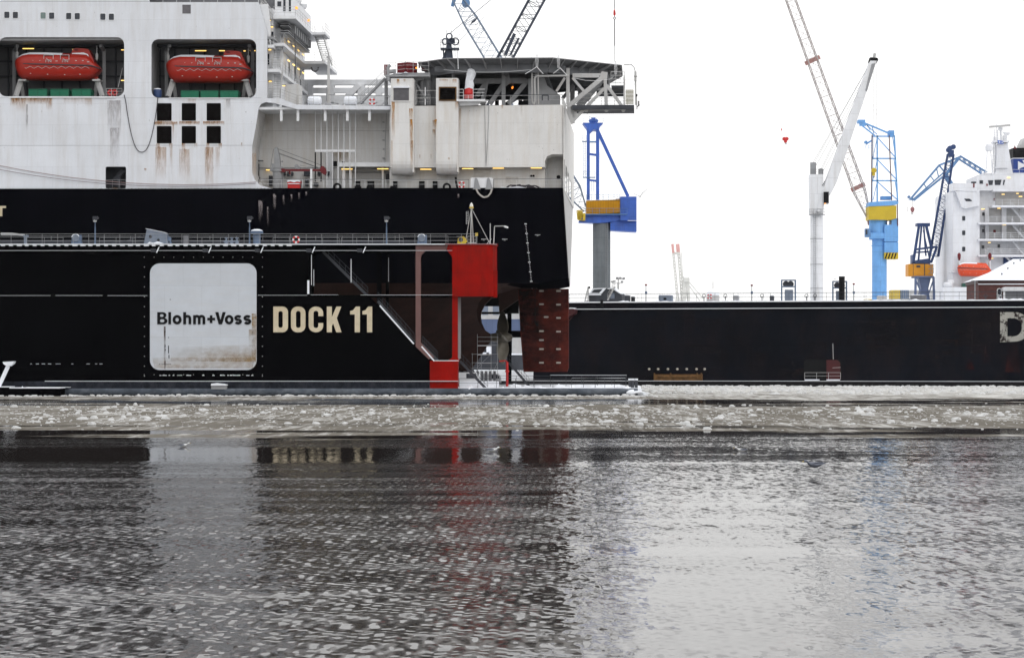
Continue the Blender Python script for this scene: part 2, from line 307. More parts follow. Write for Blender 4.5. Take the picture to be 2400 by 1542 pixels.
# ------------------------------------------------------------------ river, drift ice, land
def water_mat():
    m = bpy.data.materials.new('river_water'); m.use_nodes = True; t = m.node_tree; N = t.nodes.new; K = t.links.new
    p = t.nodes['Principled BSDF']
    def math_(op, a, b=None, c=None, clamp=False):
        n = N('ShaderNodeMath'); n.operation = op; n.use_clamp = clamp
        for i, x in enumerate((a, b, c)):
            if x is None: continue
            if isinstance(x, (int, float)): n.inputs[i].default_value = x
            else: K(x, n.inputs[i])
        return n.outputs[0]
    tcn = N('ShaderNodeTexCoord'); xyz = N('ShaderNodeSeparateXYZ'); K(tcn.outputs['Object'], xyz.inputs[0])
    def noise(sx, sy, det=4, rgh=.55, rot=0, dist=0):
        mp = N('ShaderNodeMapping'); mp.inputs['Scale'].default_value = (sx, sy, 1); mp.inputs['Rotation'].default_value = (0, 0, R(rot)); K(tcn.outputs['Object'], mp.inputs[0])
        n = N('ShaderNodeTexNoise'); n.inputs['Scale'].default_value = 1; n.inputs['Detail'].default_value = det; n.inputs['Roughness'].default_value = rgh; n.inputs['Distortion'].default_value = dist; K(mp.outputs[0], n.inputs['Vector']); return n.outputs[0]
    def mapr(x, a, b, c=0.0, d=1.0):
        n = N('ShaderNodeMapRange'); K(x, n.inputs[0]); n.inputs[1].default_value = a; n.inputs[2].default_value = b; n.inputs[3].default_value = c; n.inputs[4].default_value = d; return n.outputs[0]
    def ramp_(x, pts):
        n = N('ShaderNodeValToRGB'); K(x, n.inputs[0]); e = n.color_ramp.elements
        while len(e) < len(pts): e.new(.5)
        for k, (q, c) in enumerate(pts): e[k].position = q; e[k].color = (c, c, c, 1)
        return n.outputs[0]
    # distance bands across the river: s = 0 far bank ... 1 at the near shore
    inv = math_('DIVIDE', FP*H/650.0, xyz.outputs['Y'])               # = (row-850)/650
    wob = math_('MULTIPLY_ADD', noise(.05, .06, 5, .65), .16, -.08)
    s = math_('ADD', inv, math_('MULTIPLY', wob, math_('ADD', inv, .12)))
    yb = lambda row: (row-850.0)/650.0
    # slush ice cover
    cover = ramp_(s, [(0, 1), (yb(932), 1), (yb(937), .30), (yb(950), .36), (yb(956), .80), (yb(992), .76), (yb(1008), .44), (yb(1024), .28), (yb(1040), .0)])
    lead = noise(.045, .13, 6, .65)
    slush = mapr(math_('SUBTRACT', cover, mapr(lead, .3, .75, 0, 1)), -.04, .10)
    # ripples: rough water with calm slicks
    s2 = math_('ADD', inv, math_('MULTIPLY', wob, math_('MULTIPLY', inv, .45)))
    calm = ramp_(s2, [(0, .05), (yb(1012), .05), (yb(1026), .07), (yb(1034), .8), (yb(1046), .8), (yb(1052), .08), (yb(1079), .10), (yb(1090), .8), (yb(1125), 1), (1, 1)])
    calm = math_('MAXIMUM', calm, math_('MULTIPLY', mapr(xyz.outputs['X'], 1.5, 7.0), math_('MULTIPLY', mapr(noise(.06, .10, 4, .6), .40, .58), math_('MULTIPLY', mapr(s2, yb(1016), yb(1026)), .75))))
    slick = mapr(noise(.05, .30, 4, .6, 2), .42, .66, 1.0, .35)
    swell = noise(.16, .55, 3, .5, 4)
    strip = math_('ABSOLUTE', math_('SUBTRACT', xyz.outputs['X'], math_('MULTIPLY_ADD', xyz.outputs['Y'], .07, .6)))   # smoother strip of water drifting across the river
    amp = math_('MULTIPLY', math_('MULTIPLY', calm, slick), math_('MULTIPLY', mapr(swell, .3, .7, .55, 1.25), mapr(strip, 1.2, 4.5, .5, 1.0)))
    def vec(op, a, b=None, sc=None):
        n = N('ShaderNodeVectorMath'); n.operation = op
        for k, x in enumerate((a, b)):
            if x is None: continue
            if isinstance(x, tuple): n.inputs[k].default_value = x
            else: K(x, n.inputs[k])
        if sc is not None:
            if isinstance(sc, float): n.inputs['Scale'].default_value = sc
            else: K(sc, n.inputs['Scale'])
        return n.outputs[0]
    def slope(sx, sy, rot, wgt, det=2, dist=.3):       # facet slopes of one train of ripples
        mp = N('ShaderNodeMapping'); mp.inputs['Scale'].default_value = (sx, sy, 1); mp.inputs['Rotation'].default_value = (0, 0, R(rot)); K(tcn.outputs['Object'], mp.inputs[0])
        n = N('ShaderNodeTexNoise'); n.inputs['Scale'].default_value = 1; n.inputs['Detail'].default_value = det; n.inputs['Roughness'].default_value = .55; n.inputs['Distortion'].default_value = dist; K(mp.outputs[0], n.inputs['Vector'])
        return vec('SCALE', vec('SUBTRACT', n.outputs['Color'], (.5, .5, .5)), None, wgt)
    sl_ = vec('ADD', vec('ADD', slope(8.0, 2.2, 14, .20), slope(4.4, .95, -11, .24)), vec('ADD', slope(2.3, .40, 7, .13), slope(.04, .22, 3, .075)))
    sl_ = vec('ADD', sl_, (0.0, .014, 0.0))
    ph_m = noise(1.3, 1.1, 2, .55)
    ph_n = noise(.35, .5, 2, .5)                           # crossing wind ripples, wavering crests
    def train(f, al, kph):
        ca, sa = math.cos(R(al)), math.sin(R(al)); ph = math_('ADD', math_('MULTIPLY', xyz.outputs['X'], 2*math.pi*f*ca), math_('MULTIPLY', xyz.outputs['Y'], 2*math.pi*f*sa))
        return math_('SINE', math_('ADD', ph, math_('MULTIPLY_ADD', ph_n, kph, math_('MULTIPLY', ph_m, 14 if kph > 0 else -17))))
    near_ = mapr(xyz.outputs['Y'], 40, 125, 1, .0)
    t1, t2, t3 = train(2.6, 33, 26), train(3.5, -26, -31), train(5.3, 12, 38)
    q_ = math_('ADD', math_('MULTIPLY_ADD', t2, .85, t1), math_('MULTIPLY_ADD', noise(3.2, 1.5, 4, .62, 12, .4), 6.4, math_('MULTIPLY_ADD', t3, .4, -3.2)))
    cb = N('ShaderNodeCombineXYZ'); K(math_('MULTIPLY', t1, .05), cb.inputs['X']); K(math_('MULTIPLY', q_, -.014), cb.inputs['Y']); tr_ = vec('SCALE', cb.outputs[0], None, near_)
    gl = math_('MAXIMUM', mapr(noise(6.0, 2.1, 2, .5, 16, .4), .585, .67), math_('MULTIPLY', mapr(noise(3.2, .75, 2, .5, -12, .4), .60, .685), .9))   # facets tipped towards the viewer
    gmix = N('ShaderNodeMix'); K(near_, gmix.inputs['Factor']); K(gl, gmix.inputs['A']); K(mapr(q_, .75, 1.45), gmix.inputs['B']); gl = gmix.outputs['Result']
    lane = mapr(noise(.05, .33, 4, .6, 3), .38, .62, .35, 1.0)
    gv = N('ShaderNodeCombineXYZ'); K(math_('MULTIPLY', math_('MULTIPLY', gl, lane), -.10), gv.inputs['Y'])
    gust = mapr(noise(.022, .16, 4, .6, 2), .57, .72, 0, -.05)       # long lanes of ruffled water that catch the sky
    gc = N('ShaderNodeCombineXYZ'); K(math_('MULTIPLY', gust, mapr(noise(2.2, 1.2, 3, .6, 20), .35, .55, .3, 1)), gc.inputs['Y'])
    sl_ = vec('ADD', sl_, vec('SCALE', gc.outputs[0], None, 2.3))
    nv = vec('SCALE', vec('ADD', vec('ADD', vec('MULTIPLY', sl_, (3.4, .42, 0.0)), tr_), gv.outputs[0]), None, amp)
    K(math_('MULTIPLY_ADD', math_('MULTIPLY', amp, math_('SUBTRACT', 1.0, gl)), .105, .045), p.inputs['Roughness'])
    nrm = vec('NORMALIZE', vec('ADD', nv, (0, 0, 1))); K(nrm, p.inputs['Normal'])
    p.inputs['Base Color'].default_value = (.022, .018, .016, 1); p.inputs['IOR'].default_value = 1.33
    # ice
    ice = N('ShaderNodeBsdfDiffuse')
    crumbs = math_('MULTIPLY_ADD', noise(1.6, .10, 6, .72, 0, .3), .6, math_('MULTIPLY', noise(.22, .035, 5, .65), .4))
    far = ramp_(s, [(0, 1), (yb(915), .95), (yb(936), .25), (yb(955), .0), (1, 0)])
    cc = N('ShaderNodeMix'); cc.data_type = 'RGBA'; K(mapr(math_('MULTIPLY_ADD', math_('MULTIPLY', far, mapr(xyz.outputs['X'], -5, 25, .25, 1)), .15, crumbs), .49, .66), cc.inputs['Factor']); cc.inputs['A'].default_value = (.135, .123, .105, 1); cc.inputs['B'].default_value = (.50, .49, .465, 1)
    K(cc.outputs['Result'], ice.inputs[0])
    ib = N('ShaderNodeBump'); ib.inputs['Strength'].default_value = .8; ib.inputs['Distance'].default_value = .12; K(crumbs, ib.inputs['Height']); K(ib.outputs[0], ice.inputs['Normal'])
    film = N('ShaderNodeBsdfDiffuse'); film.inputs[0].default_value = (.014, .011, .010, 1); wm = N('ShaderNodeMixShader'); wm.inputs[0].default_value = .17; K(p.outputs[0], wm.inputs[1]); K(film.outputs[0], wm.inputs[2])
    mix = N('ShaderNodeMixShader'); K(slush, mix.inputs[0]); K(wm.outputs[0], mix.inputs[1]); K(ice.outputs[0], mix.inputs[2])
    K(mix.outputs[0], t.nodes['Material Output'].inputs['Surface'])
    return m
b = B(); b.add([(-9000, -400, 0), (9000, -400, 0), (9000, 9000, 0), (-9000, 9000, 0)], [(0, 1, 2, 3)])
struct(b.build('water', water_mat(), loc=(0, 0, 0)))

def d_of(row): return FP*H/(row-HY)
def ice_lump(bb, x, y, r, hgt):
    n = 7; k = len(bb.v); a0 = random.random()*6
    rx = r*random.uniform(1.0, 1.8); ring = [(x+rx*random.uniform(.6, 1.15)*math.cos(a0+2*math.pi*i/n), y+r*random.uniform(.6, 1.15)*math.sin(a0+2*math.pi*i/n)) for i in range(n)]
    vs = [(px_, py_, -.03) for px_, py_ in ring]+[(x+(px_-x)*random.uniform(.45, .85), y+(py_-y)*random.uniform(.45, .85), hgt*random.uniform(.5, 1)) for px_, py_ in ring]+[(x, y, hgt*random.uniform(.8, 1.1))]
    bb.add(vs, [(i, (i+1) % n, n+(i+1) % n, n+i) for i in range(n)]+[(n+i, n+(i+1) % n, 2*n) for i in range(n)])
b = B()
clumps = [(random.uniform(-60, 2460), random.triangular(946, 1003, 966), random.uniform(.5, 1.9)) for _ in range(120)]
for cx_, cy_, q in clumps:                         # floes and crumbs gathered in drifts
    Y = d_of(cy_); X = (cx_-CX)*Y/FP
    for _ in range(int(9*q)):
        dx, dy = random.gauss(0, 1.8*q), random.gauss(0, 2.6*q); r = .035+.26*random.random()**5
        if Y+dy > 139: ice_lump(b, X+dx, Y+dy, r, r*random.uniform(.4, .9))
for _ in range(1500):
    Y = d_of(random.triangular(944, 1010, 965)); X = random.uniform(-.2, .2)*Y; r = random.uniform(.03, .10); ice_lump(b, X, Y, r, r*.5)
for _ in range(700):                              # ridge of packed ice along the docks
    X = random.uniform(-62, 16); r = .06+.24*random.random()**2; ice_lump(b, X, random.triangular(288, 299.3, 298.5), r, r*random.uniform(.4, .8))
for _ in range(1800):
    X = random.uniform(14, 84); r = .1+.35*random.random()**2; ice_lump(b, X, random.uniform(310, 420-(X-9)*.235-2.4) if random.random() < .5 else 420-(X-9)*.235-abs(random.gauss(0, 3))-2.6, r, r*random.uniform(.4, .8))
tag(b.build('drift_ice', ICEL, loc=(0, 200, 0)), 'white lumps of drift ice floating in the slush in front of the docks', 'drift ice', None, 'stuff')

LF = Fr(1335, 452, 13)
b = B(); b.box(LF, -260, 600, 0, 8600, -2, 2.4); struct(b.build('quay_ground', SNOW))
# ------------------------------------------------------------------ near floating dock (DOCK 11)
D = Fr(1200, 300, 0)
dock = thing('floating_dock', 'long black floating dock in front carrying the white square sign and cream DOCK 11 lettering', 'floating dock', D.P(560, 910))
b = B()
b.prism(D, [(-520, 575), (735, 575), (735, 590), (728, 600), (728, 692), (860, 692), (1018, 846), (1007, 846), (1007, 893), (-520, 893)], 0, 5)
for x0, x1, v in ((883, 894, 3.6), (904, 911, 4.3)): b.rect(D, x0, 590, x1, 740 if x0 < 890 else 720, v, v+.5)
for x0, x1 in ((721, 726),): b.rect(D, x0, 600, x1, 690, -.25, -.05)
b.rect(D, 735, 575, 975, 589, 0, 5); b.rect(D, 975, 573, 1045, 575.5, .4, 5)
b.rect(D, 728, 691.5, 1060, 698, 0, .35)
b.build('wing_wall', DBLACK, dock)
b = B(); b.prism(D, [(974, 575.5), (1050, 575.5), (1044, 588), (997, 588), (988, 597), (986, 604), (986, 803), (1018, 837), (1005, 842), (974, 812)], -.04, 1.2); b.build('frame_post', PINK, dock)
b = B(); b.prism(D, [(1050, 573.5), (1047, 586), (1058, 600), (1060, 606), (1060, 838), (1048, 846), (1077, 846), (1073, 838), (1073, 695), (1073, 573.5)], -.03, 1.2); b.build('red_post', RED, dock)
b = B(); pts = [D.P(x, 573.2, v) for x, v in ((1060, -.35), (1145, -.35), (1155, -.1), (1162, .5), (1165, 1.4), (1165, 5), (1060, 5))]
b.loops([pts], Vector((0, 0, -(695-573.2)/D.k()))); b.build('end_tower', RED, dock)
b = B(); b.rect(D, 1156, 634, 1165.6, 697, .1, 1.2); b.rect(D, 1043, 572, 1167, 573.3, -.5, 5.1); b.build('tower_trim', RED, dock)
b = B(); b.rect(D, 1007.5, 845.5, 1073, 911, -.06, 5); b.build('end_block', RED, dock)
b = B(); b.rect(D, 1073.5, 698, 1080, 840, 2.2, 2.8); b.rect(D, 1073.5, 775, 1077, 842, .4, 1.5); b.each('rear_post', GREYP, dock)
b = B()                                            # diagonal stairs along the cut-away wall
for x0, y0, x1, y1, v in ((757, 590, 862, 694, 1.2), (886, 706, 972, 803, .3), (990, 808, 1026, 845, .3), (1078, 846, 1143, 915, 3.2), (1193, 850, 1240, 905, 22)):
    p, q = D.P(x0, y0, v), D.P(x1, y1, v); b.bar(p, q, .25, .3); 
    for h in (.5, 1.0): b.tube(p+Vector((0, 0, h)), q+Vector((0, 0, h)), .03, 4)
    for i in range(9): c = p.lerp(q, i/8); b.tube(c, c+Vector((0, 0, 1)), .025, 4)
b.each('stair_flight', DARKG, dock)
b = B()
for x0, y0, x1, y1 in ((890, 716, 970, 806), (988, 812, 1018, 846)): b.bar(D.P(x0, y0, -.06), D.P(x1, y1, -.06), .1, .16)
b.rect(D, 1018, 844.4, 1075, 846, -.12, 1.2)
for x0, x1, yy in ((728, 793, 690.8), (845, 1060, 691.2), (-520, 118, 692.4), (130, 240, 692.3), (252, 345, 692.6), (604, 720, 691.8)): b.rect(D, x0, yy, x1, yy+.6, -.06, .0)
b.rect(D, -520, 587, 1068, 587.8, -.1, -.02); b.rect(D, -520, 571.6, 1165, 573.6, -.42, 4.8)
b.rect(D, 729.4, 597, 730.6, 668, -.1, .0); b.rect(D, 720, 657, 725, 689, -.27, -.25); b.rect(D, 735, 632, 736, 670, -.1, 0); b.rect(D, 822, 607, 823.6, 662, .5, .6); b.rect(D, 910, 604, 911.2, 660, 4.2, 4.3)
b.rect(D, 105, 892.6, 1074, 893.8, -.3, -.01)
for i in range(64): x = -500+i*18.6; b.rect(D, x, 574, x+random.uniform(8, 12), 577, -.40, -.1)
for i in range(11): x = random.uniform(36, 250); b.rect(D, x, 852.2, x+random.uniform(2, 9), 853.2, -.06, -.0)
for i in range(24): x = random.uniform(340, 612); b.rect(D, x, 879-random.random(), x+random.uniform(2, 8), 880.5, -.16, -.0)
b.build('snow_ledge', SNOW, dock)
b = B()
for i in range(12):
    for x in (338.5, 615): b.rev(D.P(x, 626+i*23.2, 0), -D.w, [(-.02, .06), (.05, .05), (.07, .02)], 8)
for i in range(13): b.rev(D.P(338+i*23.1, 603, 0), -D.w, [(-.02, .05), (.05, .04), (.07, .02)], 8); b.rev(D.P(338+i*23.1, 878, 0), -D.w, [(-.02, .05), (.05, .04), (.07, .02)], 8)
b.each('bolt', PALEG, dock)
# sign and lettering
sg = B(); sg.prism(D, rr(351.5, 617.5, 601.3, 867, 23, 8), -.10, 0)
for x0, y0, x1, y1, a_, mi in ((590, 735, 601, 866, 1, 1), (583, 772, 596, 820, .7, 1)): sg.rust(D, x0, y0, x1, y1, -.108, mi, a_)
k = len(sg.v); sg.add([D.P(400, 812, -.11), D.P(600, 808, -.11), D.P(600, 848, -.11), D.P(400, 846, -.11)], [(0, 1, 2, 3)], 1); sg.a.update({k: .0, k+1: .2, k+2: .95, k+3: .15})
k = len(sg.v); sg.add([D.P(357, 838, -.112), D.P(598, 838, -.112), D.P(592, 863, -.112), D.P(362, 863, -.112)], [(0, 1, 2, 3)], 1); sg.a.update({k: .15, k+1: .6, k+2: .5, k+3: .6})
sg.rust(D, 384, 765, 388, 866, -.111, 2, .9)
for y0, y1, x in ((775, 779, 386), (808, 814, 386), (790, 792, 394), (810, 828, 394), (832, 840, 395), (701, 703, 398), (818, 822, 386.5)): sg.rust(D, x, y0, x+2, y1, -.113, 3, 1)
sg.rust(D, 373, 852.5, 401, 855, -.113, 2, 1); sg.rust(D, 385.5, 846, 388, 867, -.1135, 2, 1)
sign = sg.build('sign_panel', [SIGNW, TAN, RUSTD, BLK], dock)

def arc(cx, cy, rx, ry, a0, a1, n=10): return [(cx+rx*math.cos(R(a0+(a1-a0)*i/n)), cy+ry*math.sin(R(a0+(a1-a0)*i/n))) for i in range(n+1)]
def ribbon(pts, wd):                               # constant-width stroke as a closed polygon
    l, r = [], []
    for i, (x, y) in enumerate(pts):
        xa, ya = pts[max(0, i-1)]; xb, yb_ = pts[min(len(pts)-1, i+1)]; dx, dy = xb-xa, yb_-ya; q = math.hypot(dx, dy) or 1
        l.append((x-dy/q*wd/2, y+dx/q*wd/2)); r.append((x+dy/q*wd/2, y-dx/q*wd/2))
    return l+r[::-1]
def put(bb, fr, v0, v1, *polys):                   # polys: (outer, holes...)
    for p in polys: bb.prism(fr, p[0], v0, v1, p[1:])
def g_o(cx, cy, rx, ry, t): return (ell(cx, cy, rx, ry, 28), ell(cx, cy, rx-t, ry-t*.92, 24))
def g_s(cx, top, bot, wd, t):
    h = (bot-top); r = (h-t)/4; rx = (wd-t)/2; y1 = top+t/2+r; y2 = bot-t/2-r
    return ribbon(arc(cx, y1, rx, r, -25, -270, 14)+arc(cx, y2, rx, r, -90, 155, 14)[1:], t)
lt = B(); T = 6.5; top, base, xh = 731.5, 760.0, 738.5
Bo = [(368.5, top), (381, top)]+arc(381, top+7.2, 9, 7.2, -80, 70, 8)+[(385, 745)]+arc(382, 752.2, 10.4, 7.8, -70, 90, 8)+[(368.5, base)]
put(lt, D, -.16, -.1, (Bo, rr(375, 736.3, 383.2, 742.6, 2.6, 4), rr(375, 748, 385, 755.2, 3.2, 4)))
put(lt, D, -.16, -.1, (rc(394.6, top, 400.8, base),), g_o(415, 749.2, 10.5, 11, 6.6))
def g_h(x, y0, n, wd):
    o = [rc(x, y0, x+T, base)]
    for i in range(n):
        x0 = x+i*wd; o.append(ribbon([(x0+T*.6, 747)]+arc(x0+wd/2+T/2, 746.2, wd/2, 5.2, -165, 0, 10)+[(x0+wd+T/2, base)], T*.96))
    return [(q,) for q in o]
for i, q in enumerate(g_h(429.5, top, 1, 12.2)): put(lt, D, -.16-.002*i, -.1, q)
for i, q in enumerate(g_h(452.6, xh, 2, 11.0)): put(lt, D, -.16-.002*i, -.1, q)
put(lt, D, -.16, -.1, ([(494.8-3, 739), (494.8+3, 739), (494.8+3, 744.8), (504, 744.8), (504, 750.6), (494.8+3, 750.6), (494.8+3, 757), (494.8-3, 757), (494.8-3, 750.6), (485.7, 750.6), (485.7, 744.8), (494.8-3, 744.8)],))
put(lt, D, -.16, -.1, ([(504.4, top), (512, top), (516.6, 750.5), (521.6, top), (529, top), (520.4, base), (512.6, base)],), g_o(537, 749.2, 10.2, 11, 6.5))
put(lt, D, -.16, -.1, (g_s(558, xh-.3, base+.6, 18, 6.2),), (g_s(579.8, xh-.3, base+.6, 18.4, 6.2),))
lt.build('lettering', BLK, sign)
lt = B(); y0, y1, t = 718.5, 778.8, 11.8
put(lt, D, -.05, .01, ([(640.5, y0), (662, y0)]+arc(662, y0+13, 13, 13, -90, 0, 6)+arc(662, y1-13, 13, 13, 0, 90, 6)+[(640.5, y1)], rr(652.5, y0+11, 662.6, y1-11, 4, 4)))
put(lt, D, -.05, .01, (rr(682, y0, 716, y1, 15, 7), rr(693.6, y0+10.5, 704.6, y1-10.5, 5, 5)))
put(lt, D, -.05, .01, (arc(740.5, y0+15, 17, 15, 0, -180, 12)+arc(740.5, y1-15, 17, 15, 180, 0, 12)+[(757.5, 757), (746.2, 757)]+arc(740.5, y1-15, 5.7, 5, 0, 180, 6)+arc(740.5, y0+15, 5.7, 5, 180, 360, 6)+[(746.2, 741), (757.5, 741)],))
put(lt, D, -.05, .01, ([(766, y0), (777.8, y0), (777.8, 743), (788.5, y0), (800, y0), (789.3, 745.5), (800.5, y1), (788.2, y1), (780.8, 758), (777.8, 764), (777.8, y1), (766, y1)],))
for x in (843.6, 872.4): put(lt, D, -.05, .01, ([(x-9.5, y0), (x, y0), (x, y1), (x-12.2, y1), (x-12.2, 737), (x-23, 737), (x-23, 729), (x-16, 727)],))
lt.build('dock_lettering', CREAML, dock)
# pontoon with its fender, walkway deck and rails
b = B(); b.rect(D, -520, 893.5, 1007, 913, -.25, 0); b.build('lower_strake', M('frosted_black_plate', (.012, .014, .02), .8, 0, .1, .5, 1.5, (.06, .065, .08), .55, (1.2, 1.2, .7)), dock)
b = B(); b.box(D, D.U(-520), D.U(1492), -.2, 46, -2.2, D.Z(911)); b.build('pontoon', DARKG, dock)
b = B(); zc = D.Z(918.5, -.8); b.tube(D.g(D.U(-520), -.75, zc), D.g(D.U(1494), -.75, zc), .42, 12); b.build('fender_tube', FEND, dock, True)
b = B(); zc = D.Z(911.5, -.8)
for i in range(90):
    u = D.U(random.uniform(150, 1496)); b.rev(D.g(u, -.75+random.uniform(-.12, .12), zc-.04), D.u, [(-.6, .02), (-.3, .06), (0, .07+random.random()*.05), (.4, .05), (.7, .02)], 6)
for i in range(60): u = D.U(random.uniform(1085, 1500)); ice_lump(b, D.g(u, 0, 0).x, 300+random.uniform(-.3, 9), random.uniform(.3, 1.2), zc+random.uniform(.1, .45))
for i in range(26): q = random.random(); b.rev(D.g(D.U(1468+40*q), random.uniform(-1.3, 1), .55-.35*q+random.uniform(-.15, .15)), D.u, [(-.5, .05), (-.2, .3*(1.2-q)), (.2, .34*(1.2-q)), (.7, .03)], 8)
b.each('snow_cap', SNOW, dock, True, .45)
b = B(); b.box(D, D.U(1075), D.U(1490), -.1, 46, D.Z(911)+.01, D.Z(911)+.12); b.build('snowy_deck', SNOW, dock)
def wav(pts): return [p+Vector((0, 0, random.uniform(-.06, .06))) for p in pts]
zd = D.Z(911)+.1; DG = lambda px, v=0: D.g(D.U(px, v), v, zd)
b = B(); b.rail([DG(1076), DG(1340)], 1.06, 2.1, 2, .035); b.rail(wav([DG(1340, .2), DG(1395, .2), DG(1440, .3), DG(1466, .6)]), 1.06, 1.3, 2, .035); b.rail(wav([DG(1130, 11), DG(1290, 11), DG(1400, 10), DG(1468, 8), DG(1468, 1.0)]), 1.35, 2.2, 2, .035); b.build('guard_rail', DARKG, dock)
b = B()                                            # snow lying on the rails' top bars
for a_, c_, h_ in ((DG(1340, .2), DG(1466, .6), 1.06), (DG(1290, 11), DG(1468, 8), 1.35), (DG(1468, 8), DG(1468, 1.0), 1.35)): b.bar(a_+Vector((0, 0, h_+.05)), c_+Vector((0, 0, h_+.05)), .05, .04)
b.rect(D, 1076, 893, 1170, 911, 9, 9.1); b.build('rail_snow', SNOW, dock)
b = B()
for px in (1474, 1481, 1489): b.box(D, D.U(px), D.U(px+6), .2, 1.4, zd, zd+.85)
b.each('bollard', DARKG, dock)
b = B(); [b.box(D, D.U(px)-.02, D.U(px+6)+.02, .17, 1.4, zd+.85, zd+1.05) for px in (1474, 1481, 1489)]; b.each('bollard_snow', SNOW, dock)
# top deck: rail, catwalk, brackets
zt = D.Z(571.3); TG = lambda px, v: D.g(D.U(px, v), v, zt)
b = B(); b.rail([TG(-520, 0), TG(1118, 0)], 1.1, 1.75, 3, .022, .03); b.rail([TG(-500, 4.6), TG(1050, 4.6)], 1.1, 3, 2, .02)
for x0, x1 in ((60, 148), (233, 350), (430, 560), (640, 795), (800, 945)): b.rail([TG(x0, 1.6), TG(x1, 1.6)], .75, 1.9, 2, .02)
b.build('deck_rail', GREYP, dock)
b = B(); b.tube(TG(-400, 2.6)+Vector((0, 0, .4)), TG(1010, 2.6)+Vector((0, 0, .4)), .1, 6); b.tube(TG(-400, 3.0)+Vector((0, 0, .25)), TG(1010, 3.0)+Vector((0, 0, .25)), .14, 6); b.path([TG(262, .6)+Vector((0, 0, .1)), TG(300, .7)+Vector((0, 0, .4)), TG(338, .8)+Vector((0, 0, 1.0))], .04); b.each('deck_pipe', DARKG, dock)
for i, x in enumerate((368, 490, 612, 733, 852)):
    f = B(); f.bar(D.P(x-1, 592.5, -.9), D.P(x+5, 579, -.1), .09); f.build('lamp_bracket', SNOW, dock)
    h = B(); h.prism(D, rc(x-15, 583, x-4, 591), -1.1, -.7); h.prism(D, rc(x-9, 586, x-1, 588), -.95, -.85); h.build('floodlight', DARKG, dock)

# things standing on the dock's top deck
def lamp_mast(px, label):
    t = thing('lamp_mast', label, 'lamp mast', TG(px, .9), 'lamp masts on the near dock')
    b = B(); b.tube(TG(px, .9), D.P(px, 532, .9), .10, 8, .07); b.tube(D.P(px, 548, .9), D.P(px, 517, .9), .05, 8); b.build('pole', BLUEG, t)
    b = B(); b.rev(D.P(px-.5, 518, .9), (0, 0, 1), [(-.16, .05), (-.1, .2), (.12, .22), (.2, .05)], 10); b.build('junction_cap', PALEG, t, True)
    b = B(); b.rect(D, px-6, 507, px+5, 514, .6, 1.1); b.rect(D, px-4.5, 513.5, px+3.5, 516.5, .7, 1.0); b.rect(D, px+5.2, 509, px+8, 513, .75, 1.0); b.build('lamp_head', DARKG, t)
lamp_mast(223, 'slim lamp mast on the dock deck left of the sign'); lamp_mast(585, 'slim lamp mast beside the blue mushroom vent'); lamp_mast(906, 'slim lamp mast above the DOCK 11 number')
t = thing('mushroom_vent', 'blue mushroom vent with a snowy round cap on the dock deck', 'vent', TG(602, 1))
c0 = TG(602, 1); kz = 1/D.k()
b = B(); b.rev(c0, (0, 0, 1), [(0, .42), (.75, .42), (.76, .48), (.9, .48), (.91, .42), (1.2, .42)], 16); b.build('pipe', BLUEG, t, True)
b = B(); b.rev(c0, (0, 0, 1), [(1.12, .3), (1.15, .7), (1.42, .72), (1.5, .66)], 18); b.build('cap', BLUEG, t, True)
b = B(); b.rev(c0, (0, 0, 1), [(1.49, .68), (1.58, .6), (1.68, .3), (1.7, .02)], 18); b.build('snow_cap', SNOW, t, True)
t = thing('winch_housing', 'grey wedge-shaped steel housing with two round holes on the dock deck', 'winch housing', TG(368, .6))
b = B(); b.prism(D, [(337, 571), (344, 538), (352, 537), (389, 547), (394, 571)], .5, 2.4, [ell(352.5, 555, 3.8, 3.8), ell(371, 563, 3.4, 3.4)]); b.build('side_plate', GBLUE, t)
b = B(); b.bar(D.P(344, 537, 1.4), D.P(390, 546.5, 1.4), 1.95, .06); b.prism(D, [(345, 571), (350, 567), (360, 569), (370, 566), (385, 571)], .3, .48); b.build('snow_cover', SNOW, t)
b = B(); b.tube(D.P(396, 560, .8), D.P(396, 560, 2.0), .28, 10); b.tube(D.P(396, 560, .9), D.P(401, 571, .9), .1, 6); b.build('rope_drum', BLUEG, t, True)
def winch(px, label, s=1):
    t = thing('deck_winch', label, 'winch', TG(px, 1.2), 'winches on the near dock')
    b = B(); b.rect(D, px-10, 567, px+12, 571.4, .8, 2.0); b.rect(D, px-9, 552, px-6, 568, .9, 1.9); b.rect(D, px+5, 551, px+12, 568, .9, 1.9); b.build('winch_frame', BLUEG, t)
    b = B(); b.tube(D.P(px, 558, .7), D.P(px, 558, 2.2), .36, 14); b.torus(D.P(px, 558, .7), D.w, .36, .05, 16, 6); b.build('drum', GBLUE, t, True)
    b = B(); b.torus(D.P(px, 557.5, .9), D.w, .40, .07, 10, 6, 0, 190, 340); b.build('snow_cap', SNOW, t, True)
winch(177, 'blue deck winch left of the first lamp mast'); winch(988, 'blue deck winch near the red end tower')
t = thing('valve_manifold', 'low blue valve manifold on the dock deck right of the grey cabinet', 'valves', TG(538, 1))
[B().rev(D.g(D.U(px), 1, zt), (0, 0, 1), [(0, .2), (.3, .2), (.35, .12), (.6, .1), (.7, .25), (.75, .1)], 10).build('valve', GBLUE, t, True) for px in (528, 541, 553)]; B().tube(D.P(524, 566, 1), D.P(558, 566, 1), .1, 6).build('pipe', GBLUE, t, True)
t = thing('pipe_stand', 'blue-grey pipe stand with pale hoses on the dock deck', 'pipe stand', TG(60, 1.0))
b = B(); b.rect(D, 56, 554, 62, 571.3, .8, 1.2); b.rect(D, 54, 551, 65, 555, .7, 1.3); b.build('stand', GBLUE, t)
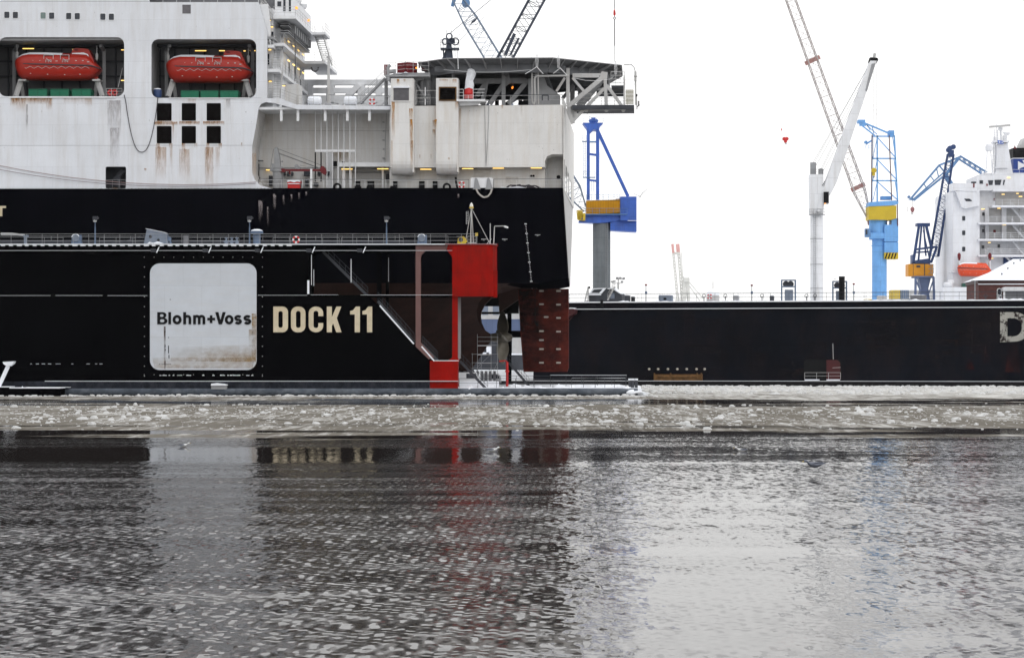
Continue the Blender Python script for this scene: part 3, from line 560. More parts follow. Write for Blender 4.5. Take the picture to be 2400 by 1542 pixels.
b = B(); b.path([D.P(2, 547, 1), D.P(28, 547.5, 1), D.P(58, 551, 1)], .07, 6); b.path([D.P(2, 550, 1.4), D.P(40, 550.5, 1.4), D.P(58, 552.5, 1)], .05, 6); b.build('hose', PALEG, t)
tag(B().rect(D, 431, 552, 441, 571.2, 1.2, 1.9).rect(D, 430, 551.2, 442, 552.2, 1.15, 1.95).build('deck_cabinet', MIDG), 'small grey cabinet behind the dock rail above the white sign', 'cabinet')
t = thing('signal_mast', 'three-legged signal mast with a frosted yellow lantern on the red tower end', 'signal mast', TG(1102, 1.5))
ap = D.P(1105, 487, 1.5)
b = B(); b.tube(ap, TG(1103, 1.0), .06); b.tube(ap, TG(1090, 2.6), .045); b.tube(ap, TG(1110, 3.2), .05); b.tube(D.P(1107, 492, 1.5), TG(1149, 1.5), .035); b.tube(TG(1149, 1.5), D.P(1149, 524, 1.5), .05)
for i in range(5): b.tube(D.P(1093+i*.2, 500+i*6, 1.7), D.P(1097, 500+i*6, 1.7), .02, 4)
b.tube(D.P(1093, 496, 1.7), D.P(1093, 526, 1.7), .03); b.tube(D.P(1097, 495, 1.7), D.P(1097, 525, 1.7), .03); b.rect(D, 1096, 568, 1116, 569.5, 1, 2.6); b.rail([D.P(1096, 569, 1), D.P(1116, 569, 1)], .75, .5, 2, .02); b.tube(TG(1140, 1.5), D.P(1152, 560, 1.5), .03); b.build('tripod', PALEG, t)
b = B(); b.rev(D.P(1105, 488, 1.5), (0, 0, 1), [(-.1, .18), (.15, .22), (.35, .2), (.5, .12), (.62, .03)], 10); b.build('lantern', CREAM, t, True)
b = B(); b.rev(D.P(1105, 486.5, 1.5), (0, 0, 1), [(-.1, .26), (.05, .26), (.08, .2)], 10); b.rect(D, 1114, 546, 1120, 553, 1.2, 1.5); b.build('lantern_base', YEL2, t)
t = thing('yellow_fairlead', 'yellow roller fairlead with a round hub on the dock deck end', 'fairlead', TG(1082, .7))
b = B(); b.prism(D, [(1072, 571), (1073, 560), (1079, 555), (1087, 554), (1093, 561), (1095, 566), (1090, 571)], .4, 1.1); b.build('bracket', YEL2, t)
b = B(); b.tube(D.P(1080, 562, .3), D.P(1080, 562, 1.2), .26, 14); b.rect(D, 1070, 553, 1082, 556, .5, 1.0); b.build('roller', DARKG, t, True)
t = thing('street_lamp', 'curved-arm street lamp standing on the red tower corner', 'street lamp', TG(1157, 2.0))
b = B(); b.tube(TG(1157, 2), D.P(1159, 531, 2), .07, 8, .05); b.path([D.P(1159, 531, 2), D.P(1160, 530.4, 2), D.P(1182, 530, 2)], .045, 6); b.build('pole', PALEG, t)
b = B(); b.rev(D.P(1181, 530.6, 2), (1, 0, -.35), [(0, .06), (.15, .12), (.45, .12), (.55, .03)], 10); b.build('lamp_head', WHITE2, t, True)
def lifebuoy(c, ax, r, label, grp):
    t = thing('lifebuoy', label, 'lifebuoy', Vector(c)-Vector((0, 0, r)), grp)
    b = B()
    for i in range(4): b.torus(c, ax, r*.78, r*.24, 8, 8, 0, 90*i-20, 90*i+20)
    o1 = B()
    for i in range(4): o1.torus(c, ax, r*.78, r*.235, 10, 8, 0, 90*i+20, 90*i+70)
    o1.build('ring', SRED, t, True); b.build('white_band', WHITE2, t, True); return t
lifebuoy(D.P(694, 562, -.1), D.w, .42, 'dark red lifebuoy hanging on the near dock rail', 'lifebuoys')
t = thing('mooring_dolphin', 'snow-covered slanting mooring post with a flat cap on the low pontoon', 'mooring post', D.P(0, 906, -2))
b = B(); b.bar(D.P(-4, 910, -2), D.P(20, 857, -2), .32, .32, Vector((0, 1, 0))); b.build('post', MIDG, t)
b = B(); b.bar(D.P(-4, 908, -2.25), D.P(19, 858, -2.25), .42, .2, Vector((0, 1, 0))); b.prism(D, [(6, 848), (34, 846.5), (32, 852), (24, 858), (15, 858), (8, 853)], -2.5, -1.6); b.build('snow_cap', SNOW, t)
t = thing('work_pontoon', 'low black work pontoon covered with snow beneath the slanting post', 'pontoon', D.P(60, 930, -4))
b = B(); b.rect(D, -300, 910, 141, 931, -4.6, -1.4); b.rect(D, -300, 907, 25, 912, -4, -1.6); b.build('hull', DBLACK, t)
b = B(); b.rect(D, 22, 908, 141, 910.2, -4.7, -1.3); b.rect(D, -300, 905.5, 24, 907.5, -4.2, -1.5); b.rect(D, 60, 907, 163, 908, -1.4, -.5)
for i in range(40): ice_lump(b, D.g(D.U(random.uniform(-20, 135)), 0, 0).x, 296.9+random.uniform(-.5, .9), random.uniform(.1, .4), D.Z(908)+random.uniform(-.02, .12))
b.build('snow_cover', SNOW, t)
t = thing('deck_chest', 'small snow-covered chest on the dock ledge below the sign', 'chest', D.P(513, 912, -.8))
b = B(); b.rect(D, 495, 903, 531, 912, -1.1, -.3); b.rect(D, 497, 905.5, 529, 906.5, -1.15, -1.1); b.build('chest_body', GREYP, t)
b = B(); b.prism(D, [(494, 903.3), (495, 899), (507, 897.5), (524, 899.5), (532, 901), (532, 903.3)], -1.2, -.25); b.build('snow_cap', SNOW, t)
# scaffold and dock-floor clutter under the stern
t = thing('scaffold', 'tube scaffold standing under the ship stern next to the propeller', 'scaffold', D.g(D.U(1140, 18), 18, zd))
b = B()
for x in (1119, 1151, 1166): 
    for v in (16, 17.5): b.tube(D.g(D.U(x, v), v, zd), D.P(x, 783, v), .035, 4)
for y in (790, 800, 809, 830, 850, 863): 
    for v in (16, 17.5): b.tube(D.P(1105 if y > 825 else 1119, y, v), D.P(1168, y, v), .03, 4)
for x in (1107, 1128): b.tube(D.g(D.U(x, 16), 16, zd), D.P(x, 828, 16), .03, 4)
for x0, y0, x1, y1 in ((1119, 860, 1151, 830), (1105, 885, 1130, 855), (1151, 880, 1166, 850), (1119, 885, 1151, 865)): b.tube(D.P(x0, y0, 15.9), D.P(x1, y1, 15.9), .025, 4)
b.build('scaffold_tube', GREYP, t)
b = B(); [b.rect(D, 1119, y, 1152, y+1.6, 16, 17.5) for y in (809.5, 830.5, 850)]; b.each('plank', PALEG, t)
t = thing('stand_pipe', 'red hydrant pipe standing on the dock floor under the stern', 'pipe', D.g(D.U(1189, 17), 17, zd))
b = B(); b.tube(D.g(D.U(1188.5, 17), 17, zd), D.P(1188.5, 848, 17), .16, 8); b.path([D.P(1188.5, 847, 17), D.P(1183, 845, 17), D.P(1170, 847, 17)], .08, 6); b.rev(D.P(1188.5, 870, 17), (0, 0, 1), [(-.12, .16), (-.1, .24), (.1, .24), (.12, .16)], 8); b.build('pipe', SRED, t, True)
for i, (px, v, wd, ht, lb) in enumerate(((1098, 14, 2.6, 1.7, 'white site van roofed with snow behind the dock stair under the stern'), (1152, 30, 2.4, 1.5, 'small snow-covered site vehicle behind the scaffold'))):
    t = thing('site_van', lb, 'van', D.g(D.U(px, v), v, zd)); u = D.U(px, v)
    b = B(); b.loops([[D.g(u+a_, v, zd+c_) for a_, c_ in ((-wd/2, .35), (wd/2, .35), (wd/2, ht*.65), (wd*.36, ht), (-wd/2, ht))]], D.w*1.8); b.build('body', WHITE2, t)
    b = B(); b.loops([[D.g(u+a_, v-.03, zd+c_) for a_, c_ in ((-wd*.1, ht*.6), (wd*.42, ht*.6), (wd*.32, ht*.92), (-wd*.1, ht*.92))]], D.w*.02); b.build('window', GLASS, t)
    for e in (-.32, .32): B().tube(D.g(u+e*wd, v-.05, zd+.35), D.g(u+e*wd, v+.2, zd+.35), .33, 12).build('wheel', BLK, t)
for i in range(8):
    px = 1086+i*10; k_ = B(); k_.box(D, D.U(px, 19.6), D.U(px+6, 19.6), 19.6, 21.2, zd, 2.72)
    tag(k_.build('keel_block', MIDG), 'grey keel block on the dock floor under the ship stern', 'keel block', 'keel blocks under the ship')
# far wing wall of the same dock, seen only through the stern gap
b = B(); b.rect(D, -300, 610, 1040, 905, 47, 52); b.rect(D, 1079, 610, 1090, 905, 47, 48.5); b.rect(D, 1065, 610, 1172, 716, 47, 52); b.rect(D, 1172, 640, 1216, 734, 48, 51); b.rect(D, 1196, 775, 1224, 791, 47.2, 48); b.rect(D, 1040, 731, 1192, 736, 47, 47.6); b.rect(D, 1189, 716, 1199, 905, 47, 47.8)
b.build('far_wing_wall', DBLACK, dock)
# ------------------------------------------------------------------ the big ship in the dock
S = Fr(1320, 308, 2.9)
ship = thing('docked_ship', 'huge black and white ship with helideck standing inside the near floating dock', 'ship', S.P(600, 880))
SU, SP = S.U, S.P
zdk = S.Z(443); ztop = S.Z(247)
# black topsides
du = lambda px0, px1: SU(px1, 38)-SU(px0)
def block(bb, poly, v0, dus, v1=38, mi=0):          # side plate swept inboard, its stern edge following the rounded transom
    f_ = [S.P(x, y, v0) for x, y in poly]; k_ = [p+S.w*(v1-v0)+S.u*d_ for p, d_ in zip(f_, dus)]; n = len(poly); tri = tessellate_polygon([f_])
    bb.add(f_+k_, [tuple(t) for t in tri]+[tuple(i+n for i in t[::-1]) for t in tri]+[(i, (i+1) % n, n+(i+1) % n, n+i) for i in range(n)], mi)
dT, dB, dW = du(1319, 1341), du(1332, 1334.5), du(1319, 1343)
b = B(); block(b, [(-560, 443), (1319, 440.5), (1332, 651), (1262, 664), (-560, 662)], 0, (dT, dT, dB, dB, dB))
b.rust(S, 606, 470, 611, 520, -.012, 1, .9); b.rust(S, 640, 455, 645, 490, -.012, 1, .9)
for x, y0, y1 in ((611, 472, 512), (643, 458, 492), (663, 458, 482), (681, 456, 474), (699, 452, 468), (716, 450, 460), (626, 485, 530), (1072, 455, 466)): b.rust(S, x, y0, x+4, y1, -.014, 1, .9)
b.build('hull', [BLACK, STAIN], ship)
b = B()                                            # transom plate with its three stern openings
def tv(px, py, v): u, z = S.uz(px, py, 0); return S.g(u+.04, v, z)
b.loops([[tv(1319, 440.5, 0), tv(1332, 651, 0), tv(1332, 651, 38)+S.u*dB, tv(1319, 440.5, 38)+S.u*dT]], S.u*.06); b.build('transom', PALEG, ship)
b = B(); ux = SU(1319)+.04
b.loops([[S.g(ux+dW*v/38, v, z) for v, z in ((.3, S.Z(246)), (38, S.Z(246)), (38, zdk-.1), (.3, zdk-.1))], *[[S.g(ux+dW*v/38, v, z) for v, z in ((a, zdk+.15), (a+w_, zdk+.15), (a+w_, zdk+h_), (a, zdk+h_))] for a, w_, h_ in ((.9, 3.0, 3.6), (6, 5, 3.2), (13, 5, 3.0), (20, 8, 2.6))]], S.u*.08); b.build('transom_house', CREAM, ship)
# brown underwater body lofted to the skeg
zt, zk = 13.03, 2.72
aft = [(1262, 664), (1215, 675), (1180, 686), (1151, 700), (1137, 714), (1129, 730), (1127, 741), (1129, 757), (1137, 774), (1150, 783), (1153, 797), (1138, 816), (1129, 831), (1118, 848), (1104, 866)]
az = [S.uz(x, y, 20) for x, y in aft]; zs = [q[1] for q in az][::-1]; us = [q[0] for q in az][::-1]
b = B(); rows = 34; cols = 40; uA, uB = SU(-560), SU(640)
vs = []
for i in range(rows+1):
    z = zk+(zt-zk)*i/rows; ue = float(np.interp(z, zs, us)); ze = i/rows
    for j in range(cols+1):
        q = j/cols; u = uA+(uB-uA)*q*4 if q < .25 else uB+(ue-uB)*((q-.25)/.75)
        f = max(0.0, min(1.0, (u-uB)/(SU(1165)-uB))); a = .035+.9*f**1.4+2.2*f**4
        bil = (1-min(1, (ze*(zt-zk))/2.6))**2*2.4
        v = min(19.45, 20-(20-bil)*max(ze, 1e-4)**a if ze > 0 else 19.45*min(1, .15+f))
        vs.append(S.g(u, v, z))
b.add(vs, [(i*(cols+1)+j, i*(cols+1)+j+1, (i+1)*(cols+1)+j+1, (i+1)*(cols+1)+j) for i in range(rows) for j in range(cols)])
sk = [S.g(max(u_, uB), 19.5, z_) for u_, z_ in az]
b.loops([sk+[S.g(uB, 19.5, zk), S.g(uB, 19.5, zt)]], S.w*1.0)
b.build('underwater_hull', BROWN, ship, True)
b = B(); b.loops([[SP(1167, 664, .05), SP(1262, 664.5, .05), S.g(SU(1262, 20), 20, S.Z(666, 20)), S.g(SU(1180, 20), 20, S.Z(686, 20)), S.g(SU(1150, 20), 20, S.Z(697, 20)), S.g(SU(1150), 6, 12)]], Vector((0, 0, .15))); b.build('stern_counter', BROWN, ship)
b = B(); b.prism(S, [(1195, 662), (1258, 662), (1256, 760), (1247, 772), (1226, 774), (1218, 700), (1170, 733), (1168, 690)], 19.3, 20.7); b.build('rudder_horn', BROWN, ship)
b = B(); b.prism(S, [(1214, 678), (1332.5, 677), (1332.5, 862), (1329, 871), (1227, 871.5), (1219, 772)], 19.2, 20.8)
b.rect(S, 1253.4, 672, 1254.8, 757, 19.12, 19.18, 1); b.rect(S, 1251, 753, 1266, 754.5, 19.12, 19.18, 1); b.prism(S, [(1253, 757), (1262, 757), (1262, 765), (1258, 765)], 19.12, 19.18, (), 1)
for x0, y0, x1, y1, a0, a1 in ((1216, 678, 1332, 740, .9, .5), (1220, 735, 1332, 800, .5, .75), (1224, 800, 1310, 868, .8, .6), (1216, 680, 1262, 780, .7, .8)):
    k = len(b.v); b.add([S.P(x0, y0, 19.18), S.P(x1, y0, 19.18), S.P(x1, y1, 19.18-.003*(y0 % 7)), S.P(x0+4, y1, 19.18-.003*(y0 % 7))], [(0, 1, 2, 3)], 2); b.a.update({k: a0, k+1: a0*.6, k+2: a1*.5, k+3: a1})
rud = b.build('rudder', [RUDRED, BLK, PATCH], ship)
for x, ys in ((1269, (682, 713, 743, 776, 797, 818, 850)), (1309, (682, 714, 745, 777, 818, 850))):
    for y in ys:
        o = 11 if (x == 1269 and y == 743) else 0; k_ = B(); k_.prism(S, rr(x-5.5+o, y-1.9, x+5.5+o, y+1.9, 1.5, 3), 19.08, 19.2); k_.build('anode', ANODE, rud)
b = B()
for i in range(58):
    t_ = i/57; x = 1232+(1253-1232)*t_; y = 525+(738-525)*t_; v = -.02 if y < 662 else 19.25
    if i % 6 == 0: b.rect(S, x-3, y-1, x+2.6, y+1.1, v, v+.02)
    else: b.rect(S, x-.6, y-.9, x+.8, y+.7, v, v+.02)
for x0, y in ((1128, 560), (1177, 560), (1254, 550)):
    for i in range(5): b.rect(S, x0+i*2.6, y, x0+i*2.6+1.6, y+1.6, -.02, 0)
    b.rect(S, x0+4, y+3, x0+8, y+3.6, -.02, 0)
b.build('draft_marks', WHITE2, ship)
b = B(); put(b, S, -.03, 0, ([(-22, 483), (14, 483), (14, 488), (5.5, 488), (5.5, 507), (-.5, 507), (-.5, 488), (-22, 488)],)); b.build('name_lettering', CREAML, ship)
# propeller
hb = SP(1178, 791, 20)
prop = B().rev(hb-S.u*1.6, S.u, [(0, .45), (.9, .62), (1.6, .68), (2.2, .6), (2.7, .35), (2.85, .02)], 18).build('propeller', BRONZE, ship, True)
for ang in (84, 174, 264, 354):
    e = S.w*math.cos(R(ang))+Vector((0, 0, 1))*math.sin(R(ang)); tn = S.w*-math.sin(R(ang))+Vector((0, 0, 1))*math.cos(R(ang)); vs = []; n = 9
    for i in range(n+1):
        r_ = .5+2.75*i/n; wd = .42+.82*math.sin(math.pi*min(1, .12+.88*i/n))**.8 if i < n else .25; pt = R(62-34*i/n); ch = S.u*math.sin(pt)+tn*math.cos(pt)
        for q in (-1, -.3, .4, 1): vs.append(hb+e*r_+ch*wd*q*.75-S.u*(.12*i/n)+S.u*.18*(1-q*q))
    fs = [(i*4+j, i*4+j+1, i*4+5+j, i*4+4+j) for i in range(n) for j in range(3)]; m_ = len(vs); off = S.u*.09
    bl = B(); bl.add(vs+[p+off for p in vs], fs+[tuple(x+m_ for x in f[::-1]) for f in fs]+[(i*4, i*4+4, m_+i*4+4, m_+i*4) for i in range(n)]+[(i*4+3, m_+i*4+3, m_+i*4+7, i*4+7) for i in range(n)]); bl.build('blade', BRONZE, prop, True)

# white side shell
bo1, bo2, ht = rr(-3, 88, 291, 226.5, 17), rr(354.5, 92.5, 600.5, 230, 17), rr(247, 391, 295.5, 442, 4)
shell = [(-560, 443), (-560, -60), (350, -60), (350, 6), (606, 6), (616, 40), (626, 78), (626, 231), (657, 231), (696, 246), (915, 249), (915, 257.5), (698, 257), (646, 243), (622, 240), (612, 244), (606, 254), (599, 300), (591, 342), (591, 405), (597, 422), (610, 435), (640, 443)]
b = B(); b.prism(S, shell, 0, .3, [bo1, bo2, ht])
for x0, y0, x1, y1, a_ in ((24, 229, 40, 250, .8), (38, 229, 60, 262, .55), (108, 229, 122, 258, .8), (70, 229, 112, 246, .5), (200, 229, 216, 250, .5), (150, 229, 200, 244, .3), (360, 288, 412, 293, .9), (366, 284, 404, 292, .7), (424, 286, 464, 291, .7), (478, 286, 522, 291, .8), (366, 337, 374, 352, .9), (396, 337, 404, 348, .7), (426, 336, 434, 352, .8), (455, 336, 462, 348, .6), (484, 336, 491, 350, .9), (512, 336, 520, 349, .7), (368, 344, 376, 400, .45), (398, 342, 404, 410, .35), (426, 348, 434, 388, .4), (482, 346, 490, 432, .5), (505, 345, 515, 400, .3), (565, 335, 569, 345, .7), (338, 395, 343, 402, .9), (262, 441, 275, 443, .7), (404, 290, 408, 334, .5), (362, 286, 416, 296, .8), (420, 285, 468, 294, .8), (476, 285, 526, 294, .9), (480, 345, 500, 442, .5), (420, 350, 445, 430, .4), (364, 345, 390, 425, .45), (28, 229, 120, 244, .7), (440, 232, 460, 245, .3), (591, 360, 600, 420, .4)): b.rust(S, x0, y0, x1, y1, -.008, 1, a_)
for x0, y0, x1, y1, a_ in ((61, 245, 65, 310, .55), (252, 236, 284, 320, .5), (258, 300, 280, 395, .4), (60, 270, 66, 300, .4), (530, 232, 540, 256, .5)): b.rust(S, x0, y0, x1, y1, -.010, 2, a_)
for _ in range(34): x, y = random.uniform(0, 600), random.choice((random.uniform(15, 85), random.uniform(240, 435))); b.rust(S, x, y, x+random.uniform(.8, 2), y+random.uniform(1, 4), -.012, 3, random.uniform(.4, 1))
b.rect(S, -560, 341, 592, 341.8, -.012, 0, 4); b.rect(S, 0, 3.6, 350, 4.6, -.012, 0, 4); b.rect(S, -560, 229.8, 612, 230.5, -.012, 0, 4)
b.build('side_shell', [WHITE, RUST, STAIN, RUSTD, M('weld_seam', (.33, .34, .37), .6)], ship)
b = B(); b.rect(S, 20, 226.6, 271, 230, -.12, .02); b.rect(S, 395, 229.4, 585, 231.6, -.1, .02); b.build('recess_sill', WHITE2, ship)
# superstructure volume behind the shell (boat recesses 6 m deep)
b = B(); uE = SU(641)
b.box(S, SU(-560), uE, 6.4, 28, ztop, S.Z(-60)); b.build('deckhouse', MIDG, ship)
b = B(); b.box(S, SU(-560), uE, .31, 6.4, S.Z(88)+.01, S.Z(88)+.3); b.box(S, SU(-560), uE, .31, 6.4, S.Z(229)-.3, S.Z(229)); b.box(S, SU(-560), SU(350), .31, 28, S.Z(-60), S.Z(-60)+.2); b.box(S, SU(350), SU(606), .31, 28, S.Z(6)-.5, S.Z(6)-.1)
for px in (-60, 297, 346, 607): b.box(S, SU(px), SU(px)+.25, .31, 6.4, S.Z(229), S.Z(88))
b.build('recess_floor', GREYP, ship)
b = B()                                            # frames and beams inside the boat recesses
for x0, x1 in ((-3, 290), (356, 600)):
    b.rect(S, x0, 100, x1, 110, 4.6, 6.3)
    for i in range(7): x = x0+(x1-x0)*(i+.5)/7; b.rect(S, x, 112, x+3, 226, 6.0, 6.38)
    b.rect(S, x0, 143, x1, 145.5, 5.9, 6.3); b.rect(S, x0, 178, x1, 180, 5.9, 6.3)
b.each('recess_framing', DARKG, ship)
# windows, vents, hatch
for i, x in enumerate((16, 36, 101, 121, 161, 181, 241, 261)):
    y = 35.5 + (x/261.0)*5; f = B(); f.prism(S, rr(x-7.2, y-8.6, x+7.2, y+8.6, 3), -.05, .02, [rr(x-6, y-7.4, x+6, y+7.4, 2.2)]); wn = f.build('window', WHITE2, ship)
    B().prism(S, rr(x-6, y-7.4, x+6, y+7.4, 2.2), -.025, .0).build('pane', GREENGLASS if i == 2 else GLASS, wn)
B().rect(S, 427.5, 12, 447, 32.5, -.03, .02).build('wall_vent', LOUV, ship)
for x0, x1 in ((367.5, 402), (426, 459), (484.5, 517.5)):
    for y0, y1 in ((242.5, 283.5), (296, 336.5)): f = B(); f.prism(S, rr(x0, y0, x1, y1, 2), -.04, .02); [f.rect(S, x0+1.5, y0+2+j*3.4, x1-1.5, y0+3+j*3.4, -.07, -.03) for j in range(int((y1-y0)/3.4)-1)]; f.build('intake_vent', VENT, ship)
b = B(); b.box(S, SU(236), SU(306), 2.4, 2.6, zdk-.4, S.Z(375)); b.box(S, SU(236), SU(306), .31, 2.4, S.Z(386), S.Z(384)); b.bar(SP(268, 422, 1.6), SP(291, 399, 1.6), .5); b.rect(S, 274, 415, 282, 443, 1.2, 1.6); b.build('hatch_recess', DARKG, ship)
b = B(); b.rail([SP(248, 441, .1), SP(295, 441, .1)], .95, .8, 2, .025); b.build('hatch_rail', GREYP, ship)
b = B(); b.rail([SP(350, 6, .3), SP(606, 6, .3)], 1.05, 1.6, 3); b.build('roof_rail', WHITE2, ship)
# aft recess with side wall, ceiling and floor
b = B(); edge = [(640, 443), (610, 435), (597, 422), (591, 405), (591, 342), (599, 300), (606, 254), (612, 244), (622, 240)]
b.sheet(S, edge, .31, 6, .08); b.box(S, SU(585), SU(915), 6.0, 6.3, zdk-.3, ztop-.25)
b.rust(S, 612, 262, 640, 360, 5.98, 1, .35); b.rust(S, 770, 352, 800, 382, 5.98, 1, .9); b.rust(S, 790, 356, 816, 380, 5.98, 1, .7); b.rust(S, 850, 258, 900, 300, 5.98, 1, .2)
b.rect(S, 600, 306.5, 912, 307.2, 5.97, 6, 2); b.build('recess_wall', [CREAM, TAN, M('grey_seam', (.36, .35, .33), .6)], ship)
b = B(); b.box(S, SU(605), SU(916), .3, 6.3, ztop-.35, ztop-.05)
for x in (655, 694, 758, 810, 862): 
    b.loops([[S.g(SU(x), .4, ztop-.35), S.g(SU(x), 2.6, ztop-.35), S.g(SU(x), 1.0, ztop-.7), S.g(SU(x), .6, ztop-1.5), S.g(SU(x), .4, ztop-1.7)]], S.u*.3)
b.build('upper_deck', WHITE2, ship)
b = B(); block(b, [(590, 442.6), (1318, 442.2), (1318, 445.5), (590, 446)], .1, (dT,)*4, 37.9); block(b, [(641, 247.5), (1318, 246.8), (1318, 253), (641, 254)], 6.3, (dW,)*4, 37.9); b.build('main_deck', DARKG, ship)
# aft deckhouse block, notch at the stern quarter
b = B(); block(b, [(913, 249), (1136, 248), (1319, 246), (1319, 362), (1293, 362), (1282, 367), (1277, 378), (1277, 392), (913, 393)], .5, (dW,)*9)
for x0, y0, x1, y1, a_ in ((1074, 255, 1080, 330, .5), (1018, 250, 1024, 400, .3), (1220, 247, 1224, 275, .3), (1175, 247, 1179, 256, .8), (1080, 392, 1090, 393, .9), (1014, 282, 1022, 300, .9), (1013, 304, 1021, 318, .7), (983, 363, 985, 374, .9), (1009, 362, 1011, 374, .9)): b.rust(S, x0, y0, x1, y1, .49, 1, a_)
for _ in range(14): x, y = random.uniform(1080, 1310), random.uniform(255, 385); b.rust(S, x, y, x+1.4, y+random.uniform(1, 4), .485, 2, .9)
b.build('aft_house', [CREAM, RUST, RUSTD], ship)
b = B(); b.box(S, SU(913, 2.2), SU(1277, 2.2), 2.2, 34, zdk-.1, S.Z(391)); b.box(S, SU(1277), SU(1318), 5, 5.2, zdk-.1, S.Z(361)); b.rust(S, 1110, 394, 1150, 425, 2.18, 1, .35); b.rust(S, 1185, 415, 1215, 440, 2.18, 1, .4); b.build('passage_wall', [CREAM, TAN], ship)
b = B(); b.rev(SP(1309, 415.5, 4.95), S.w, [(-.08, .22), (.03, .24)], 12); [b.rev(SP(x, 412.5, 2.1), S.w, [(-.05, .12), (.12, .13)], 8) for x in (1245, 1250.5)]; b.each('porthole', BLK, ship)
# two big exhaust trunks with curved feet
for i, (x0, x1, gx0, gx1, gy0, gy1) in enumerate(((916, 970, 922, 958.5, 207, 236.5), (1022, 1074.5, 1031, 1067.5, 206.5, 234.5))):
    tr = B(); z1 = S.Z(184.5); zb = S.Z(409); za = zb+1.5; prof = [(1.4, z1), (-.75, z1), (-.75, za)]+[(.75-1.5*math.cos(R(a_)), za-1.5*math.sin(R(a_))) for a_ in (15, 30, 45, 60, 75, 90)]+[(1.4, zb)]
    tr.loops([[S.g(SU(x0, -.75), v, z) for v, z in prof]], S.u*(SU(x1-3, -.75)-SU(x0, -.75)))
    if i == 0:
        for q in ((918, 238, 925, 330, .9), (917, 330, 921, 400, .4), (959, 255, 967, 282, 1), (960, 280, 967, 350, 1), (962, 330, 968, 400, .8), (930, 186, 936, 198, .9), (945, 186, 951, 194, .7)): tr.rust(S, *q[:4], -.76, 1, q[4])
    else:
        for q in ((1018, 280, 1024, 302, .9), (1060, 186, 1070, 196, .6), (1030, 186, 1050, 192, .5), (1066, 236, 1074, 262, .7), (1050, 370, 1054, 376, .8)): tr.rust(S, *q[:4], -.76, 1, q[4])
    t_ = tr.build('exhaust_trunk', [CREAM, RUST], ship, False)
    fr_ = B(); fr_.prism(S, rc(gx0-2.5, gy0-2.5, gx1+2.5, gy1+2.5), -.84, -.74, [rc(gx0, gy0, gx1, gy1)]); fr_.build('grille_frame', RUSTB if i else CREAM, t_)
    g_ = B(); g_.rect(S, gx0, gy0, gx1, gy1, -.79, -.75); [g_.rect(S, gx0, gy0+2+j*2.6, gx1, gy0+3+j*2.6, -.82, -.78) for j in range(10)]; g_.build('grille', VENT if i else LOUV, t_)
    if i == 0: sc_ = B(); sc_.prism(S, [(921, 206.5), (922, 203.5), (926, 202.5), (956, 202.5), (959.5, 204), (960, 206.5)], -1.0, -.76); sc_.build('snow_cap', SNOW, t_)
    ed = B(); ed.rect(S, x1-3, 184.5, x1-.5, 404, -.72, 1.4); ed.build('trunk_edge', CREAM, t_)
# lamps (all lit in the photograph)
def lamp(x, y, v, w_=26, mat=LAMP):
    f = B(); f.rect(S, x-w_/2-1.5, y-2.2, x+w_/2+1.5, y-.8, v-.02, v+.12); l_ = f.build('strip_light', DARKG, ship); B().rect(S, x-w_/2, y-.8, x+w_/2, y+1.0, v-.05, v+.12).build('tube', mat, l_)
for x, y, v, w_ in ((66, 114.5, 4.4, 26), (172, 116.5, 4.4, 5), (287, 117.5, 4.4, 6), (287, 189, 4.4, 7), (470, 119.5, 4.4, 26), (520, 119.5, 4.4, 13), (592, 119.5, 4.4, 13), (573, 120, 4.4, 5), (530, 194, 4.4, 25)): lamp(x, y, v, w_)
for x, y, v in ((813, 396.5, 3.5), (897, 396, 3.5), (998, 397, .9), (1096, 395.5, .9), (1168, 394.5, .9), (1257, 394, .9)): lamp(x, y, v, 26)
lamp(629, 398.5, 5.7, 11)
# aft face of the accommodation: balconies, stairs, rails
def slab(bb, px0, px1, py, v0, v1, th=.35):        # deck slab whose near top edge is seen at row py
    z = S.Z(py, v0); bb.box(S, SU(px0, v0), SU(px1, v0), v0, v1, z-th, z); return z
hw = B(); hw.box(S, SU(600), SU(640, 1.8), 1.8, 28, ztop, S.Z(12)); hw.box(S, SU(640, 3), SU(652, 3), 5.2, 27, ztop, S.Z(50)); hw.box(S, SU(640, 2), SU(678, 2), 3.5, 22, S.Z(36, 2), S.Z(-18, 2)); hw.prism(S, [(600, 12), (622, 66), (634, 105), (634, 60), (628, 10)], .4, .6); hw.build('accommodation_wall', WHITE2, ship)
bal = []; bm_ = B()
for px0, px1, py, v0, v1 in ((627, 653.5, 161, .35, 27), (627, 641, 104, .35, 3), (640, 666, 100, 1.4, 27), (640, 693, 36, 1.4, 24)):
    z = slab(bm_, px0, px1, py-2, v0, v1); bal.append((px0, px1, v0, v1, z))
pxE, vE = 666, 22; zE = S.Z(98, 1.4); uE2 = SU(666, 1.4); bm_.box(S, uE2, uE2+2.6, 20, 33, zE-.35, zE); zF = S.Z(34, 1.4); uF = SU(693, 1.4); bm_.box(S, uF-.1, uF+1.6, 17, 22, zF-.3, zF)
bm_.build('balcony', WHITE2, ship)
rl = B()
z1 = bal[0][4]; u1 = SU(653, .35); rl.rail([S.g(SU(627, .35), .4, z1), S.g(SU(651, .35), .4, z1)], 1.1, .8); rl.rail([S.g(u1-.05, .5, z1), S.g(u1-.05, 27, z1)], 1.1, 2)
z2 = bal[2][4]; u2 = SU(665.5, 1.4); rl.rail([S.g(u2, 1.5, z2), S.g(u2, 20, z2)], 1.1, 1.6); rl.rail([S.g(u2, 20, z2), S.g(u2+2.6, 20, z2), S.g(u2+2.6, 33, z2)], 1.1, 1.6)
z3 = bal[1][4]; rl.rail([S.g(SU(627), .4, z3), S.g(SU(641), .4, z3)], 1.1, .8)
